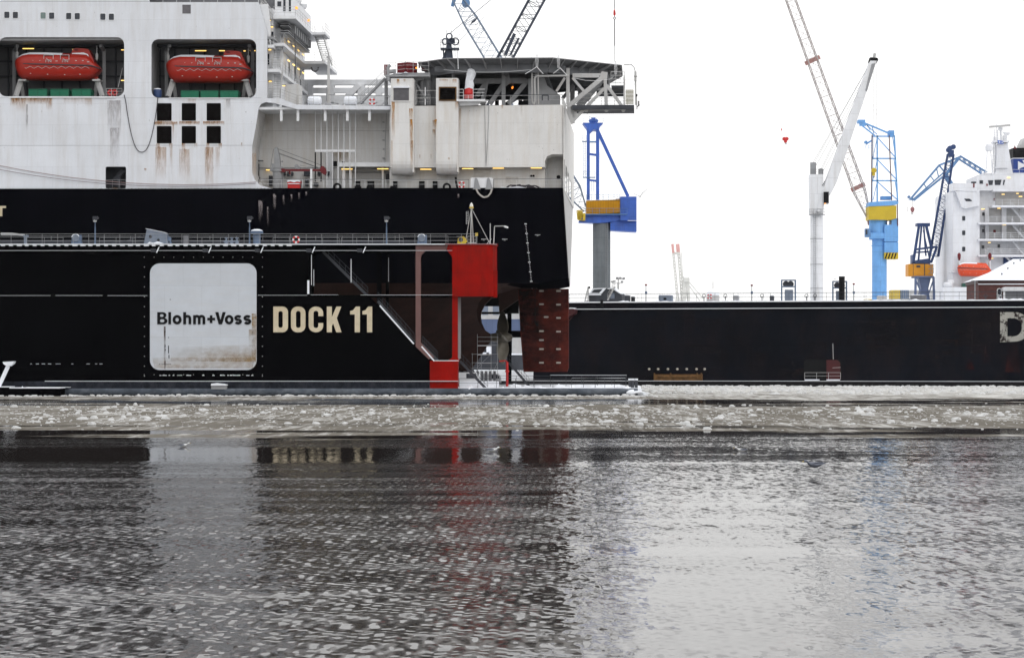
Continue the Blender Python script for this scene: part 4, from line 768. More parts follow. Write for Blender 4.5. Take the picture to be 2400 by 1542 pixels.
z4 = bal[3][4]; u4 = SU(692.5, 1.4); rl.rail([S.g(SU(640, 1.4), 1.5, z4), S.g(u4, 1.5, z4), S.g(u4, 17, z4)], 1.1, 1.5); rl.rail([S.g(u4, 17, z4), S.g(u4+1.6, 17, z4), S.g(u4+1.6, 22, z4)], 1.1, 1.2)
rl.rail([SP(630, 229, .2), SP(657, 230, .2), SP(696, 245, .2)], 1.05, 1.2); rl.rail([SP(696, 245, .2), SP(735, 246, .2)], 1.05, 1.3); rl.rail([SP(770, 246.5, .2), SP(912, 248.5, .2)], 1.1, 2.6, 2)
rl.rail([SP(605, 6, .4), SP(641, 47, 1.6)], 1.0, .7, 2)
rl.build('balcony_rail', PALEG, ship)
tr_ = B(); tr_.rail([SP(630, 230.5, .3), SP(657, 231.5, .3), SP(696, 246.5, .3), SP(720, 247, .3)], 1.12, 5, 1, .03); tr_.rail([SP(770, 247, .3), SP(912, 249, .3)], 1.2, 9, 1, .03); tr_.build('dark_handrail', DARKG, ship)
st = B(); st.stairs(SP(637, 230, 1.2), SP(645, 165, 3.6), S.u*.95, 15); st.stairs(SP(637, 158, 1.2), SP(646, 103, 3.4), S.u*.95, 14); st.stairs(S.g(u4+.5, 25, zE+.0), S.g(u4+.1, 18.5, z4-.1), S.u*1.0, 15, .03, True); st.stairs(SP(611, 8, .6), SP(637, 45, 1.4), S.w*.8, 7); st.each('stairway', PALEG, ship)
tk = B()                                           # cable trays and dark gear under the top balcony
for dz, vv in ((-.6, 3.2), (-.9, 3.0), (-1.5, 2.9), (-1.75, 2.9)): tk.box(S, SU(648), SU(648)+1.0, vv, 23, z4+dz-.12, z4+dz)
for i in range(9): tk.box(S, SU(652), SU(652)+1.2, 6+i*1.8, 6.7+i*1.8, z4-1.5, z4-.55)
tk.torus(S.g(SU(652)+1.3, 24, z4-3.6), S.w, .45, .1, 14, 6); tk.build('cable_tray', GREYP, ship)
for px, py, v in ((631, 48.5, .8), (637, 63.5, 1.7), (632, 117, 1.7), (633, 191, 1.7), (665, 201.5, 5.1)): lamp(px, py, v, 6)
for i, zz in ((0, z2-1.2), (2, z4-2.1)):
    for k_ in range(4): v_ = 8+k_*4.5; l_ = B().box(S, SU(652), SU(652)+.12, v_, v_+1.4, zz-.12, zz).build('strip_light', LAMP, ship)
for px, py, v in ((695, 19.5, 1.4), (SU and 723.5, 48.5, 17)): B().rev(SP(px, py, v), (0, 0, 1), [(-.15, .08), (-.14, .15), (.1, .15), (.15, .08)], 10).build('deck_lamp', LAMPO, ship)
dr = B(); dr.rect(S, 650, 4, 659, 16, 3.4, 3.5); dr.rect(S, 664, 0, 669, 27, 3.4, 3.5); dr.rect(S, 677, 0, 682, 27, 3.4, 3.5); dr.rect(S, 636, 75, 641, 93, 1.7, 1.78); dr.rect(S, 627.5, 127, 631, 152, 1.7, 1.78); dr.each('accommodation_window', GLASS, ship)
for k_ in range(3): v_ = 9+k_*5.2; B().box(S, SU(652), SU(652)+.06, v_, v_+.7, z1+.05, z1+1.9).build('doorway', GLASS, ship)
for i, (px, py, v) in enumerate(((699, 5, 12), (712, 16, 16))): B().rev(SP(px, py, v), (0, 0, 1), [(-.3, .3), (.1, .45), (.3, .42), (.32, .02)], 10).build('roof_vent', WHITE2, ship, True)
B().path([SP(691, 78, .6), SP(692, 130, .6), SP(693, 186, .6)], .05).build('hanging_cable', DARKG, ship)
# portal girder on the far side of the deck
gd = B(); vg = 30
gd.rect(S, 688, 187, 935, 199, vg, vg+1.2); gd.rect(S, 700, 206, 935, 218, vg, vg+1); gd.rect(S, 700, 224, 935, 245, vg, vg+.8)
for x, w_ in ((690, 42), (770, 13), (838, 16), (880, 14)): gd.rect(S, x, 198, x+w_, 240, vg-.2, vg+1)
gd.bar(SP(842, 200, vg), SP(795, 246, vg), .7); gd.bar(SP(925, 206, 24), SP(885, 250, 24), .6); gd.bar(SP(945, 212, 24), SP(905, 250, 24), .6)
gd.build('portal_girder', WHITE2, ship)
gd = B(); gd.rect(S, 650, 198, 701, 247, 9, 12); gd.build('deck_locker', CREAM, ship)
# exhaust platform with stair, dark red casing boxes and pipes
pf = B(); pf.prism(S, [(905, 177), (940, 171), (1008, 171), (1008, 184), (905, 184)], 1.8, 12); pf.rect(S, 903, 176, 1008, 180, .6, 1.8)
for x in (905, 950, 972, 990, 1003): pf.tube(SP(x, 184, 3), SP(x, 247, 3), .22 if x < 960 else .32, 8)
pf.build('platform', GREYP, ship)
pf = B(); pf.bar(SP(975, 196, 2), SP(998, 231, 2), .2); pf.path([SP(974, 245, 2.2), SP(974, 188, 2.2), SP(992, 183, 2.2)], .22, 8); pf.path([SP(910, 190, .8), SP(909, 158, .8), SP(915, 153, .8)], .2, 8); pf.tube(SP(912, 169, .9), SP(927, 167, .9), .25, 8); pf.rev(SP(925, 169, .8), (0, 0, 1), [(-.5, .12), (.2, .2), (.3, .12)], 8)
pf.path([SP(1062, 185, 2), SP(1062, 172, 2), SP(1087, 172, 2), SP(1087, 152, 2)], .16, 8); pf.tube(SP(980, 247, 4), SP(980, 190, 4), .4, 8); pf.tube(SP(1014, 247, 5), SP(1014, 160, 5), .5, 8); pf.each('pipework', GREYP, ship, True)
pf = B(); pf.loops([[S.g(SU(923), 4.2, S.Z(170)), S.g(SU(951), 2.6, S.Z(171)), S.g(SU(971), 4.0, S.Z(170)), S.g(SU(945), 6.0, S.Z(170))]], Vector((0, 0, 1.6))); pf.rect(S, 900, 152, 911, 176, 4, 5.2); pf.rect(S, 988, 150, 1002, 166, 4, 5); pf.rect(S, 981, 146, 984, 160, 3.6, 3.8); pf.each('casing_box', DRED, ship)
pf = B(); pf.rail([SP(903, 176, .7), SP(950, 171, .7)], 1.35, 1.0, 3, .03); pf.rail([SP(950, 171, .7), SP(1005, 173, 1.0)], 1.35, 1.0, 3, .03); pf.rail([SP(1008, 247, 1), SP(974, 247, 1)], 1.2, 1.6, 3, .025); pf.rail([SP(975, 247, .6), SP(1022, 247, .6)], 1.7, 2.4, 2, .035); pf.build('platform_rail', PALEG, ship)
pf = B(); pf.stairs(SP(843, 243, 2.2), SP(902, 183, 2.2), S.w*.9, 13, .032); pf.build('platform_stairway', GREYP, ship)
B().rev(SP(976, 160, 1.2), (0, 0, 1), [(-.1, .05), (-.08, .1), (.08, .1), (.1, .05)], 8).build('deck_lamp', LAMPO, ship)
B().prism(S, [(946, 172), (950, 168), (957, 172)], 1.6, 2.6).prism(S, [(930, 174), (933, 171), (944, 173)], 1.2, 2).build('snow_patch', SNOW, ship)
# helideck on the stern with its net skirt, legs, truss and access platform
zh = S.Z(152, 0)
dk = [(SU(1066), .4), (SU(1284), .4), (SU(1284)+6.9, 7.5), (SU(1284)+6.9, 17), (SU(1284), 24), (SU(1066), 24), (SU(1066)-3.2, 20), (SU(1066)-3.2, 4)]
b = B(); b.loops([[S.g(u, v, zh+.05) for u, v in dk]], Vector((0, 0, .3))); b.build('helideck', M('helideck_dark', (.022, .027, .036), .6, 0, .1), ship)
b = B()
for i in range(len(dk)):
    a_, c_ = dk[i], dk[(i+1) % len(dk)]; p, q = S.g(*a_, zh-.42), S.g(*c_, zh-.42); b.bar(p+Vector((0, 0, .0)), q+Vector((0, 0, .0)), .16, .95)
for i in range(9): v = 1.5+i*2.7; b.box(S, SU(1066)-2.5, SU(1284)+(6 if 6 < v < 19 else 2), v, v+.14, zh-.62, zh+.04)
for u in (SU(1066)+1, SU(1180), SU(1284)-.5): b.box(S, u, u+.3, .6, 23.5, zh-1.0, zh+.04)
b.build('deck_beam', M('beam_grey', (.13, .135, .145), .6, 0, .15), ship)
b = B(); nb = B(); cu = sum(p[0] for p in dk)/8; cv = 12.2
for i in range(len(dk)):
    a_, c_ = dk[i], dk[(i+1) % len(dk)]; 
    def outp(p): 
        d = Vector((p[0]-cu, p[1]-cv)); d.normalize(); return (p[0]+d.x*1.75, p[1]+d.y*1.75)
    o1, o2 = outp(a_), outp(c_); A, Bq, C_, E = S.g(*a_, zh+.05), S.g(*c_, zh+.05), S.g(*o2, zh+.62), S.g(*o1, zh+.62)
    b.loops([[A, Bq, C_, E]], Vector((0, 0, .05))); L_ = (Bq-A).length; n = max(2, round(L_/1.75))
    for k_ in range(n+1): t_ = k_/n; p, q = A.lerp(Bq, t_), E.lerp(C_, t_); nb.loops([[p+Vector((0, 0, -.02)), q+Vector((0, 0, -.02)), q+Vector((0, 0, -.16)), p+Vector((0, 0, -.55))]], (Bq-A).normalized()*.09)
    nb.tube(E, C_, .06, 5)
b.build('safety_net', M('net_grey', (.135, .14, .15), .6, 0, .2, .2, 2.5), ship); nb.build('net_bracket', GREYP, ship)
# supports below
b = B(); zc = ztop-.05
for px, v in ((1180, 3), (1258, 3), (1180, 21), (1258, 21), (1040, 14), (1090, 21)): b.box(S, SU(px, v)-.22, SU(px, v)+.22, v, v+.4, zc, zh-.4)
b.prism(S, [(1178, 153), (1190, 153), (1196, 195), (1182, 205)], 3.4, 3.7); b.prism(S, [(1258, 152), (1266, 153), (1283, 202), (1300, 214), (1313, 225), (1313, 246), (1238, 246), (1238, 185), (1258, 185)], 3.1, 3.4)
b.prism(S, [(1100, 185), (1230, 183), (1244, 190), (1248, 205), (1234, 196), (1100, 196)], 4, 4.6)
for x0, y0, x1, y1 in ((1180, 198, 1148, 245), (1232, 195, 1192, 245), (1138, 196, 1118, 225), (1130, 246, 1140, 192)): b.bar(SP(x0, y0, 4), SP(x1, y1, 4), .5)
b.each('support_leg', GREYP, ship)
b = B()                                            # dark far-side structure under the deck
b.box(S, SU(1012), SU(1320), 22, 22.4, S.Z(208, 22), S.Z(196, 22)); b.box(S, SU(1012), SU(1250), 26, 26.5, S.Z(226, 22), S.Z(219, 22)); b.box(S, SU(1012), SU(1260), 17, 17.3, zh-2.4, zh-.5); b.box(S, SU(1014), SU(1100), 10, 16, ztop, zh-2); b.box(S, SU(1212), SU(1228), 16, 18, ztop, zh-1)
for x in (1128, 1160, 1215, 1246): b.rect(S, x, 205, x+9, 247, 23, 23.4)
for x0, x1 in ((1215, 1180), (1246, 1218)): b.bar(SP(x0, 226, 23), SP(x1, 250, 23), .5)
b.each('rear_frame', DARKG, ship)
b = B(); b.path([SP(1249, 243, .9), SP(1247, 236, .9), SP(1247, 158, .9)], .1, 6); b.path([SP(1251, 245, .8), SP(1254, 238, .8), SP(1253, 184, .8), SP(1257, 179, .8), SP(1333, 178, .8)], .12, 8); b.tube(SP(1262, 245, .8), SP(1261, 160, .8), .08, 6)
b.rect(S, 1247, 162, 1262, 164, .6, 1.4); [b.rect(S, 1246, 165+i*5, 1262, 166+i*5, .9, 1.0) for i in range(4)]; b.build('standpipe', PALEG, ship, True)
b = B(); [b.rev(SP(x, y, .8), (0, 0, 1), [(-.16, .05), (-.12, .16), (.12, .16), (.16, .05)], 10) for x, y in ((1247.5, 155), (1251, 156.5))]; b.each('signal_light', LAMPG, ship, True)
B().rev(SP(1201, 206, 5), (.3, 0, 1), [(-.16, .05), (-.1, .1), (.1, .1), (.16, .05)], 8).build('deck_lamp', LAMPO, ship)
# white slings hanging over the helideck edge
b = B()
for x, y0, y1 in ((1258.5, 128, 158), (1309, 130, 160), (1443, 144, 175)):
    for dx in (-3, 0, 3): b.path([SP(x+dx*.4, y0, -1.5), SP(x+dx, (y0+y1)/2, -1.45), SP(x+dx*.6, y1, -1.2)], .035, 4)
b.path([SP(1231, 174, -.6), SP(1248, 164, -1), SP(1258, 157, -1.2), SP(1266, 166, -1), SP(1273, 174, -.6)], .05, 4); b.path([SP(1297, 173, -.6), SP(1313, 160, -1.2), SP(1328, 176, -.6)], .05, 4); b.tube(SP(1073, 132, -1.4), SP(1074, 163, -1.2), .05, 5)
b.path([SP(1040+i*12, 164+6*math.sin(math.pi*i/17), -.2) for i in range(18)], .025, 4); b.path([SP(1347, 184, -.2), SP(1372, 189, -.2), SP(1400, 190, -.2), SP(1430, 186, -.2), SP(1438, 180, -.4)], .03, 4)
b.each('sling', WHITE2, ship)
# stern truss and access gallery
b = B(); TB = lambda x0, y0, x1, y1, w_=.3, v=2.2: b.bar(SP(x0, y0, v), SP(x1, y1, v), w_)
b.rect(S, 1327, 160, 1335, 244, 2, 2.5); b.rect(S, 1329, 244, 1338, 262, 2, 2.5); TB(1324, 183, 1304, 215, .28); TB(1342, 183, 1372, 218, .3); TB(1330, 252, 1413, 182, .5); TB(1418, 175, 1421, 258, .38); TB(1422, 200, 1461, 254, .36); TB(1340, 258, 1462, 256, .22); TB(1343, 284, 1416, 208, .35); TB(1342, 175, 1412, 175, .22); TB(1342, 180, 1405, 180, .26); TB(1330, 255, 1343, 290, .5); TB(1349, 262, 1349, 274, .3)
b.prism(S, [(1410, 168), (1424, 170), (1422, 190), (1404, 186)], 2, 2.6); b.prism(S, [(1329, 246), (1342, 250), (1348, 268), (1344, 287), (1338, 270)], 2.2, 2.5)
for x in (1374, 1421, 1461): b.rev(SP(x, 257.5, 2.2), S.w, [(-.3, .1), (-.25, .26), (.25, .26), (.3, .1)], 10)
b.build('stern_truss', PALEG, ship)
b = B()
for q in range(4): b.bar(SP(1352+q*5, 246, 5+q*2.2), SP(1408+q*2, 190, 5+q*2.2), .3)
b.rect(S, 1336, 170, 1347, 246, 18, 19); b.rect(S, 1354, 205, 1364, 246, 14, 14.5); b.bar(SP(1352, 205, 12), SP(1382, 235, 12), .4); b.bar(SP(1318, 232, 12), SP(1345, 200, 12), .4); b.box(S, SU(1318), SU(1425), 22, 22.5, S.Z(214, 22), S.Z(206, 22)); b.each('inner_truss', GREYP, ship)
b = B(); zg = S.Z(247, 1.2); b.box(S, SU(1340), SU(1486), 1.5, 7, zg-.5, zg); b.box(S, SU(1432), SU(1462), 4, 8, S.Z(209, 4), S.Z(202, 4)); b.rect(S, 1398, 213, 1462, 226, 8.5, 9); b.build('gallery', DARKG, ship)
b = B(); b.rail([S.g(SU(1345), 1.6, zg), S.g(SU(1464), 1.6, zg)], 1.3, 1.9, 3, .025); b.rail([S.g(SU(1345), 6.8, zg), S.g(SU(1470), 6.8, zg)], 1.3, 1.7, 4, .025); b.rail([SP(1432, 202, 4), SP(1464, 203, 4), SP(1464, 203, 6), SP(1432, 203, 6)], 1.7, .55, 4, .03); b.rail([SP(1465, 208, 3), SP(1488, 208, 3)], 1.0, .8, 2, .025)
b.tube(SP(1463, 180, 2), SP(1463, 246, 2), .09, 6); b.build('gallery_rail', PALEG, ship)
b = B()
for i in range(11): b.rect(S, 1466, 211+i*3.1, 1485, 212.6+i*3.1, 3.2+(10-i)*.12, 3.5+(10-i)*.12)
b.build('gallery_stairway', M('stair_khaki', (.22, .19, .08), .6), ship)
b = B(); b.tube(SP(1490, 247, 2.4), SP(1490, 170, 2.4), .09, 8); b.path([SP(1490, 172, 2.4), SP(1486, 158, 2.4), SP(1479, 151.5, 2.4), SP(1462, 152.5, 2.4)], .06, 6); b.rect(S, 1486.5, 168, 1492, 190, 2.2, 2.7); b.rect(S, 1485.5, 178, 1494, 179.5, 2.1, 2.8); b.tube(SP(1492, 225, 2.4), SP(1493, 258, 2.4), .06, 6); b.build('lamp_mast', PALEG, ship)
b = B(); b.rect(S, 1495.5, 237, 1498.5, 249, 2.2, 2.6); b.tube(SP(1493, 252, 2.4), SP(1499, 246, 2.4), .05, 5); b.rect(S, 1491, 221, 1494, 226, 2.2, 2.6); b.build('floodlight', BLK, ship)
# rail round the deckhouse roof and small roof gear
b = B(); b.rail([SP(1136, 246.5, .6), SP(1318, 245, .6)], 1.05, 2.6, 2, .022); b.build('roof_rail', PALEG, ship)
b = B(); b.rail([SP(1136, 246.5, .55), SP(1318, 245, .55)], 1.15, 20, 1, .035); b.path([SP(1271, 236, .5), SP(1271, 224, .5), SP(1285, 224, .5), SP(1285, 236, .5)], .06, 5); b.build('roof_handrail', DARKG, ship)
b = B(); b.prism(S, [(1316, 230), (1320, 230), (1327, 245), (1327, 262), (1319, 246)], .5, 1.0); b.build('bulwark_end', PALEG, ship)
b = B(); b.rect(S, 1070, 233, 1137, 238, -.9, 2); b.prism(S, [(1075, 238), (1130, 238), (1118, 246), (1077, 248)], -.3, .4); b.rail([SP(1071, 233, -.85), SP(1086, 233, -.85)], 1.15, .7, 3, .035); b.rail([SP(1109, 233, -.85), SP(1136, 233, -.85), SP(1136, 233, 1.8)], 1.15, 1, 3, .035); b.rail([SP(1086, 233, -.8), SP(1109, 233, -.8)], .45, .6, 2, .03); b.build('side_platform', WHITE2, ship)
# deck edge fittings seen above the black hull
b = B(); b.rail([SP(612, 441, .15), SP(1100, 442, .15)], .95, 2.5, 2, .022); b.rail([SP(1157, 441, .15), SP(1319, 440, .15), SP(1320, 440, 3)], .95, 2.5, 2, .022); b.rect(S, 727, 396, 731.5, 442, .2, .5); b.build('bulwark_rail', WHITE2, ship)
b = B(); b.rail([SP(606, 441, .12), SP(1099, 442, .12)], 1.02, 30, 1, .035); b.rail([SP(1157, 441, .12), SP(1317, 440, .12)], 1.02, 30, 1, .035); b.build('bulwark_handrail', DARKG, ship)
for px in (790, 1047):
    k_ = B(); k_.prism(S, [(px-9.5, 443)]+arc(px, 438, 9.5, 9, 180, 360, 12)+[(px+9.5, 443), (px+5, 443), (px+5, 439)]+arc(px, 438, 5, 4.6, 0, -180, 10)+[(px-5, 443)], .02, .6); k_.build('fairlead', BLK, ship)
for x0, x1 in ((833, 844), (861, 877), (921, 931), (982, 995), (1014, 1025)):
    k_ = B(); k_.rect(S, x0, 425, x1, 442, 1.9, 2.3); k_.build('passage_opening', BLK, ship)
b = B()
for x in (921, 866, 838): b.prism(S, [(x-8, 443), (x-6, 436), (x+7, 436), (x+9, 443)], .3, .9)
b.path([SP(1068, 415, 1.6), SP(1069, 428, 1.6), SP(1072, 442, 1.6)], .12, 6); b.each('roller_chock', BLK, ship)
for px in (1116, 1145):
    k_ = B(); k_.prism(S, [(px-6, 442), (px-3, 418), (px, 417), (px+3, 420), (px+8, 436), (px+9, 442)], -.25, .0); k_.prism(S, [(px-8, 442), (px+10, 442), (px+10, 444), (px-8, 444)], -.35, 0); k_.build('chock_bracket', GREYP, ship)
B().prism(S, rr(1103, 417, 1155, 443, 3), .02, .25).build('bulwark_plate', WHITE2, ship)
b = B(); b.rect(S, 795, 381.5, 914, 391, 3.2, 5.9); b.build('winch_canopy', WHITE2, ship)
b = B()
for x, w_ in ((802, 7), (820, 4), (895, 4), (790, 3)): b.rect(S, x, 391, x+w_, 442, 4, 4.3)
b.rect(S, 738, 351, 833, 356.5, 3, 3.4); b.rect(S, 766, 358, 780, 442, 5.5, 5.95); b.each('canopy_post', WHITE2, ship)
B().rect(S, 781, 378, 790, 390, 5.9, 6.0).rect(S, 802, 379, 808, 382, 5, 5.4).each('recess_opening', BLK, ship)
# vertical white guide rods under the upper deck
for i, x in enumerate((739, 752.5, 766, 779.5, 793, 806, 820, 833)):
    k_ = B(); k_.tube(SP(x, 257, 3), SP(x, 355, 3), .055, 6); k_.tube(SP(x, 356, 2.9), SP(x, 424 if i < 2 else 440, 2.9), .06, 6); k_.build('guide_rod', WHITE2, ship)
k_ = B(); [k_.tube(SP(x, 357, 2.8), SP(x, 426, 2.8), .075, 6) for x in (739, 752.5)]; k_.each('dark_rod', BLK, ship)
b = B()                                            # small deck gear in the recess: lockers, cabinets, valves
for x0, y0, x1, y1 in ((664, 403, 668, 412), (673, 403, 677, 412), (682, 403, 686, 412), (712, 402, 726, 412), (744, 403, 749, 412), (766, 402, 772, 412), (602, 384, 606, 440), (630, 412, 637, 436), (596, 415, 608, 425), (904, 407, 916, 421), (715, 420, 722, 436), (700, 425, 704, 441), (735, 428, 745, 436)): b.rect(S, x0, y0, x1, y1, 5.2, 5.9)
b.rect(S, 600, 376, 616, 378, 5, 5.6); b.each('wall_cabinet', DARKG, ship)
b = B(); b.path([SP(605, 394, 5.8), SP(912, 394, 5.8)], .05); b.path([SP(805, 404, 5.7), SP(912, 404, 5.7), SP(916, 410, 5.7)], .05); b.path([SP(1136, 250, .4), SP(1137, 300, .4), SP(1139, 390, .4)], .03); b.path([SP(1146, 246, .4), SP(1143, 330, .4), SP(1139, 390, .4)], .03); b.path([SP(906, 260, 5), SP(903, 340, 5.5), SP(902, 390, 5.5)], .03); b.each('hanging_cable', GREYP, ship)
b = B(); [b.rect(S, 896+(i % 2), 286+i*21, 901, 287.4+i*21, 5.6, 5.95) for i in range(5)]; b.build('ladder_rung', GREYP, ship)
# ------------------------------------------------------------------ things on and around the ship
ST = [(36, 151, 149, 145, .25), (39, 163, 149, 141, .8), (46, 180, 149.3, 134.5, 1.2), (56, 188.5, 149.8, 128.5, 1.45), (72, 189.5, 150.5, 124.5, 1.6), (110, 190, 151.5, 124.5, 1.65), (150, 190.3, 152.6, 126, 1.65), (190, 190.3, 153.5, 127, 1.62), (206, 189, 154, 128, 1.55), (214, 187, 155, 135, 1.5), (222, 183, 157, 145, 1.4), (232, 174, 161, 155, 1.2), (237, 167, 164, 162, .8)]
def hw_at(x): return float(np.interp(x, [q[0] for q in ST], [q[4] for q in ST]))
def lifeboat(fr, cv, kx=lambda x: x, ky=lambda y: y, sc=1.0, label='', mat=BOATRED, tower=True, v0=None):
    cx0 = fr.P(kx(136), ky(190), cv); t = thing('lifeboat', label, 'lifeboat', cx0, 'lifeboats')
    def ring(x, yk, yg, yt, hw, part, off=0.0):
        u, zk_ = fr.uz(kx(x), ky(yk), cv); zg_ = fr.uz(kx(x), ky(yg), cv)[1]; zt_ = fr.uz(kx(x), ky(yt), cv)[1]; o = []
        n = 12
        for i in range(n+1):
            a = math.pi*i/n; c, s_ = math.cos(a), math.sin(a); e = .62 if part == 'hull' else .72
            cc = math.copysign(abs(c)**e, c); ss = abs(s_)**(.8 if part == 'hull' else .85)
            if part == 'hull': o.append(fr.g(u, cv-hw*sc*cc, zg_+(zk_-zg_)*ss))
            else: o.append(fr.g(u, cv-(hw*sc*.95+off)*cc, zg_+(zt_-zg_+off)*ss))
        return o
    def loft(part, st=ST, off=0.0, r0=0, r1=12):
        b = B(); m = r1-r0+1; vs = []
        for s_ in st: vs += ring(*s_, part, off)[r0:r1+1]
        fs = [(i*m+j, i*m+j+1, (i+1)*m+j+1, (i+1)*m+j) for i in range(len(st)-1) for j in range(m-1)]
        return b.add(vs, fs+[tuple(range(m)), tuple(range((len(st)-1)*m, len(st)*m))])
    hull = loft('hull').build('hull', mat, t, True)
    cn = loft('cabin').build('canopy', mat, t, True)
    P = lambda x, y, v: fr.P(kx(x), ky(y), v)
    b = B(); b.path([P(x, yg, cv-hw*sc-.03) for x, yk, yg, yt, hw in ST], .07*sc, 6); b.build('fender_strip', DARKG, t)
    loft('cabin', [s_ for s_ in ST if 45 < s_[0] < 160], .03, 3, 9).build('snow_cap', SNOW, t, True)
    if tower:
        b = B(); b.loops([[P(x, y, cv-.85*sc) for x, y in ((163, 137), (168, 124), (170, 116.5), (178, 113.5), (200, 114.5), (208, 117), (215, 133), (222, 150), (170, 150))]], fr.w*1.7*sc); b.build('wheelhouse', mat, t)
        b = B(); b.loops([[P(x, y, cv-.9*sc) for x, y in ((167, 131), (169, 125), (196, 124), (206, 128), (208, 134), (200, 136), (180, 134))]], fr.w*.03); b.build('snow_patch', SNOW, t)
        b = B(); b.loops([[P(x, y, cv-.88*sc) for x, y in ((174, 116), (182, 115.5), (183, 119.5), (175, 120))]], fr.w*.03); b.loops([[P(x, y, cv-.8*sc) for x, y in ((213, 125), (222, 148), (228, 156), (218, 154), (210, 138))]], fr.w*1.5); b.build('wheelhouse_window', DRED, t)
        for x0, x1 in ((102, 125), (141, 162)):
            b = B(); b.loops([[P(x, y, cv-1.52*sc) for x, y in ((x0, 129), (x1, 129), (x1, 150), (x0, 149))], [P(x, y, cv-1.52*sc) for x, y in ((x0+1, 130), (x1-1, 130), (x1-1, 149.3), (x0+1, 148.3))]], fr.w*.25); b.path([P(x0+6, 137, cv-1.6), P(x0+18, 146, cv-1.62)], .03, 4); b.rail([P(x0+5, 147, cv-1.6), P(x0+18, 147, cv-1.6)], .3, .3, 2, .025); b.build('side_hatch', PALEG, t)
    b = B(); gp = []
    for i in range(9):
        for q in (0, .5): x = 52+(i+q)*18.5; gp.append(P(x, 156+(5 if q else 0), cv-hw_at(x)*sc-.04))
    b.path(gp, .022*sc, 4); b.build('grab_line', PALEG, t)
    b = B(); [b.loops([[P(x0+a_, y0+c_, cv-hw_at(x0)*.93*sc-.02) for a_, c_ in ((0, 0), (w_, 0), (w_, 1.6), (0, 1.6))]], fr.w*.02) for x0, y0, w_ in ((60, 143, 4), (76, 142, 4), (92, 142, 5), (130, 143, 5), (176, 142, 4), (192, 142, 4), (204, 145, 5), (70, 172, 3), (110, 174, 3), (150, 175, 3), (186, 174, 3))]; b.each('marking', PALEG, t)
    b = B(); b.loops([[P(x, y, cv-.06) for x, y in ((221, 180), (230, 180), (230, 190), (221, 189))]], fr.w*.12); b.build('rudder', mat, t)
    b = B()
    for x in (40, 227): b.rev(P(x, 130 if x < 100 else 133, cv), (0, 0, 1), [(-.5, .05), (-.3, .16), (.25, .2), (.45, .08)], 8); b.tube(P(x, 128, cv), P(x, 108, cv), .05, 5); b.tube(P(x, 140, cv), P(x, 132, cv), .06, 5)
    b.each('lifting_hook', PALEG, t); return t
lb = lifeboat(S, 2.6, label='red enclosed lifeboat in the ship opening with the red hose reels')
dvec = SP(390, 118.5, 2.6)-SP(36, 113, 2.6)
dup(lb, lb.location+dvec, 'red enclosed lifeboat in the opening above the six black vents')
# davits and green tanks below the boats
def davit(x0, label, sgn):
    t = thing('davit', label, 'davit', SP(x0, 227, 3), 'boat davits'); b = B()
    b.bar(SP(x0, 227, 1.8), SP(x0+12*sgn, 188, 2.4), .35, .5); b.bar(SP(x0+18*sgn, 227, 3.6), SP(x0+12*sgn, 188, 2.4), .35); b.rect(S, min(x0+6*sgn, x0+24*sgn), 186.5, max(x0+6*sgn, x0+24*sgn), 190, 1.8, 3.4); b.build('cradle', PALEG, t)
    b = B(); b.bar(SP(x0-4*sgn, 227, 4.6), SP(x0-4*sgn, 118, 4.2), .4, .6); b.bar(SP(x0-4*sgn, 120, 4.2), SP(x0+4*sgn, 108, 2.6), .35); b.build('arm', GREYP, t)
for x0, s_, lb_ in ((37, 1, 'grey davit arm at the bow of the lifeboat near the hose reels'), (240, -1, 'grey davit arm between a lifeboat stern and the red hose reels'), (394, 1, 'grey davit arm beside the blue barrel'), (588, -1, 'grey davit arm at the stern of the lifeboat above the black vents')): davit(x0, lb_, s_)
for i, (x0, x1) in enumerate(((67, 110), (118, 161), (168.5, 212.5), (424, 466), (470, 511.5), (516, 558))):
    pos = ('leftmost', 'middle', 'rightmost')[i % 3]; side = 'left' if i < 3 else 'right'
    y0 = 209 if i < 3 else 212.5; t = thing('tank_container', '%s of the three green tanks under the lifeboat %s' % (pos, 'by the hose reels' if i < 3 else 'above the black vents'), 'tank', SP((x0+x1)/2, 228, 2), 'green tanks under the lifeboats')
    b = B(); b.prism(S, [(x0, y0+1), (x0+1, y0), (x1-1, y0), (x1, y0+1), (x1-1, 229), (x0+1, 229)], 1.1, 3.3); b.build('tank_body', GREEN, t)
    b = B(); b.rect(S, x0-.5, y0-.3, x1+.5, y0+1.2, 1.05, 1.12); [b.rect(S, x0+(x1-x0)*q-.5, y0+1.2, x0+(x1-x0)*q+.5, 228.5, 1.06, 1.11) for q in (.0, .5, 1)]; b.build('rib', M('tank_rib', (.006, .085, .046), .5), t)
for x0, lb_ in ((265, 'white guard rail with red hose reel in front of the hose reels'), (596, 'short white guard rail in the boat opening above the black vents')):
    t = thing('guard_rail', lb_, 'guard rail', SP(x0, 228, .8)); b = B(); w_ = 24 if x0 < 300 else 6; b.rail([SP(x0-w_+8, 228, .6), SP(x0+w_-3, 228, .6)], 1.0, .6, 3, .03); b.bar(SP(x0+12, 205, 1.5), SP(x0+22, 160, 3), .06) if x0 < 300 else None; b.build('rail', PALEG, t)
t = thing('hose_reel', 'pair of red hose reels behind the rail in a boat opening', 'hose reel', SP(268, 228, 1.6))
for x in (259, 269): B().torus(SP(x, 218, 1.6), S.w, .26, .14, 14, 6).build('reel', SRED, t, True)
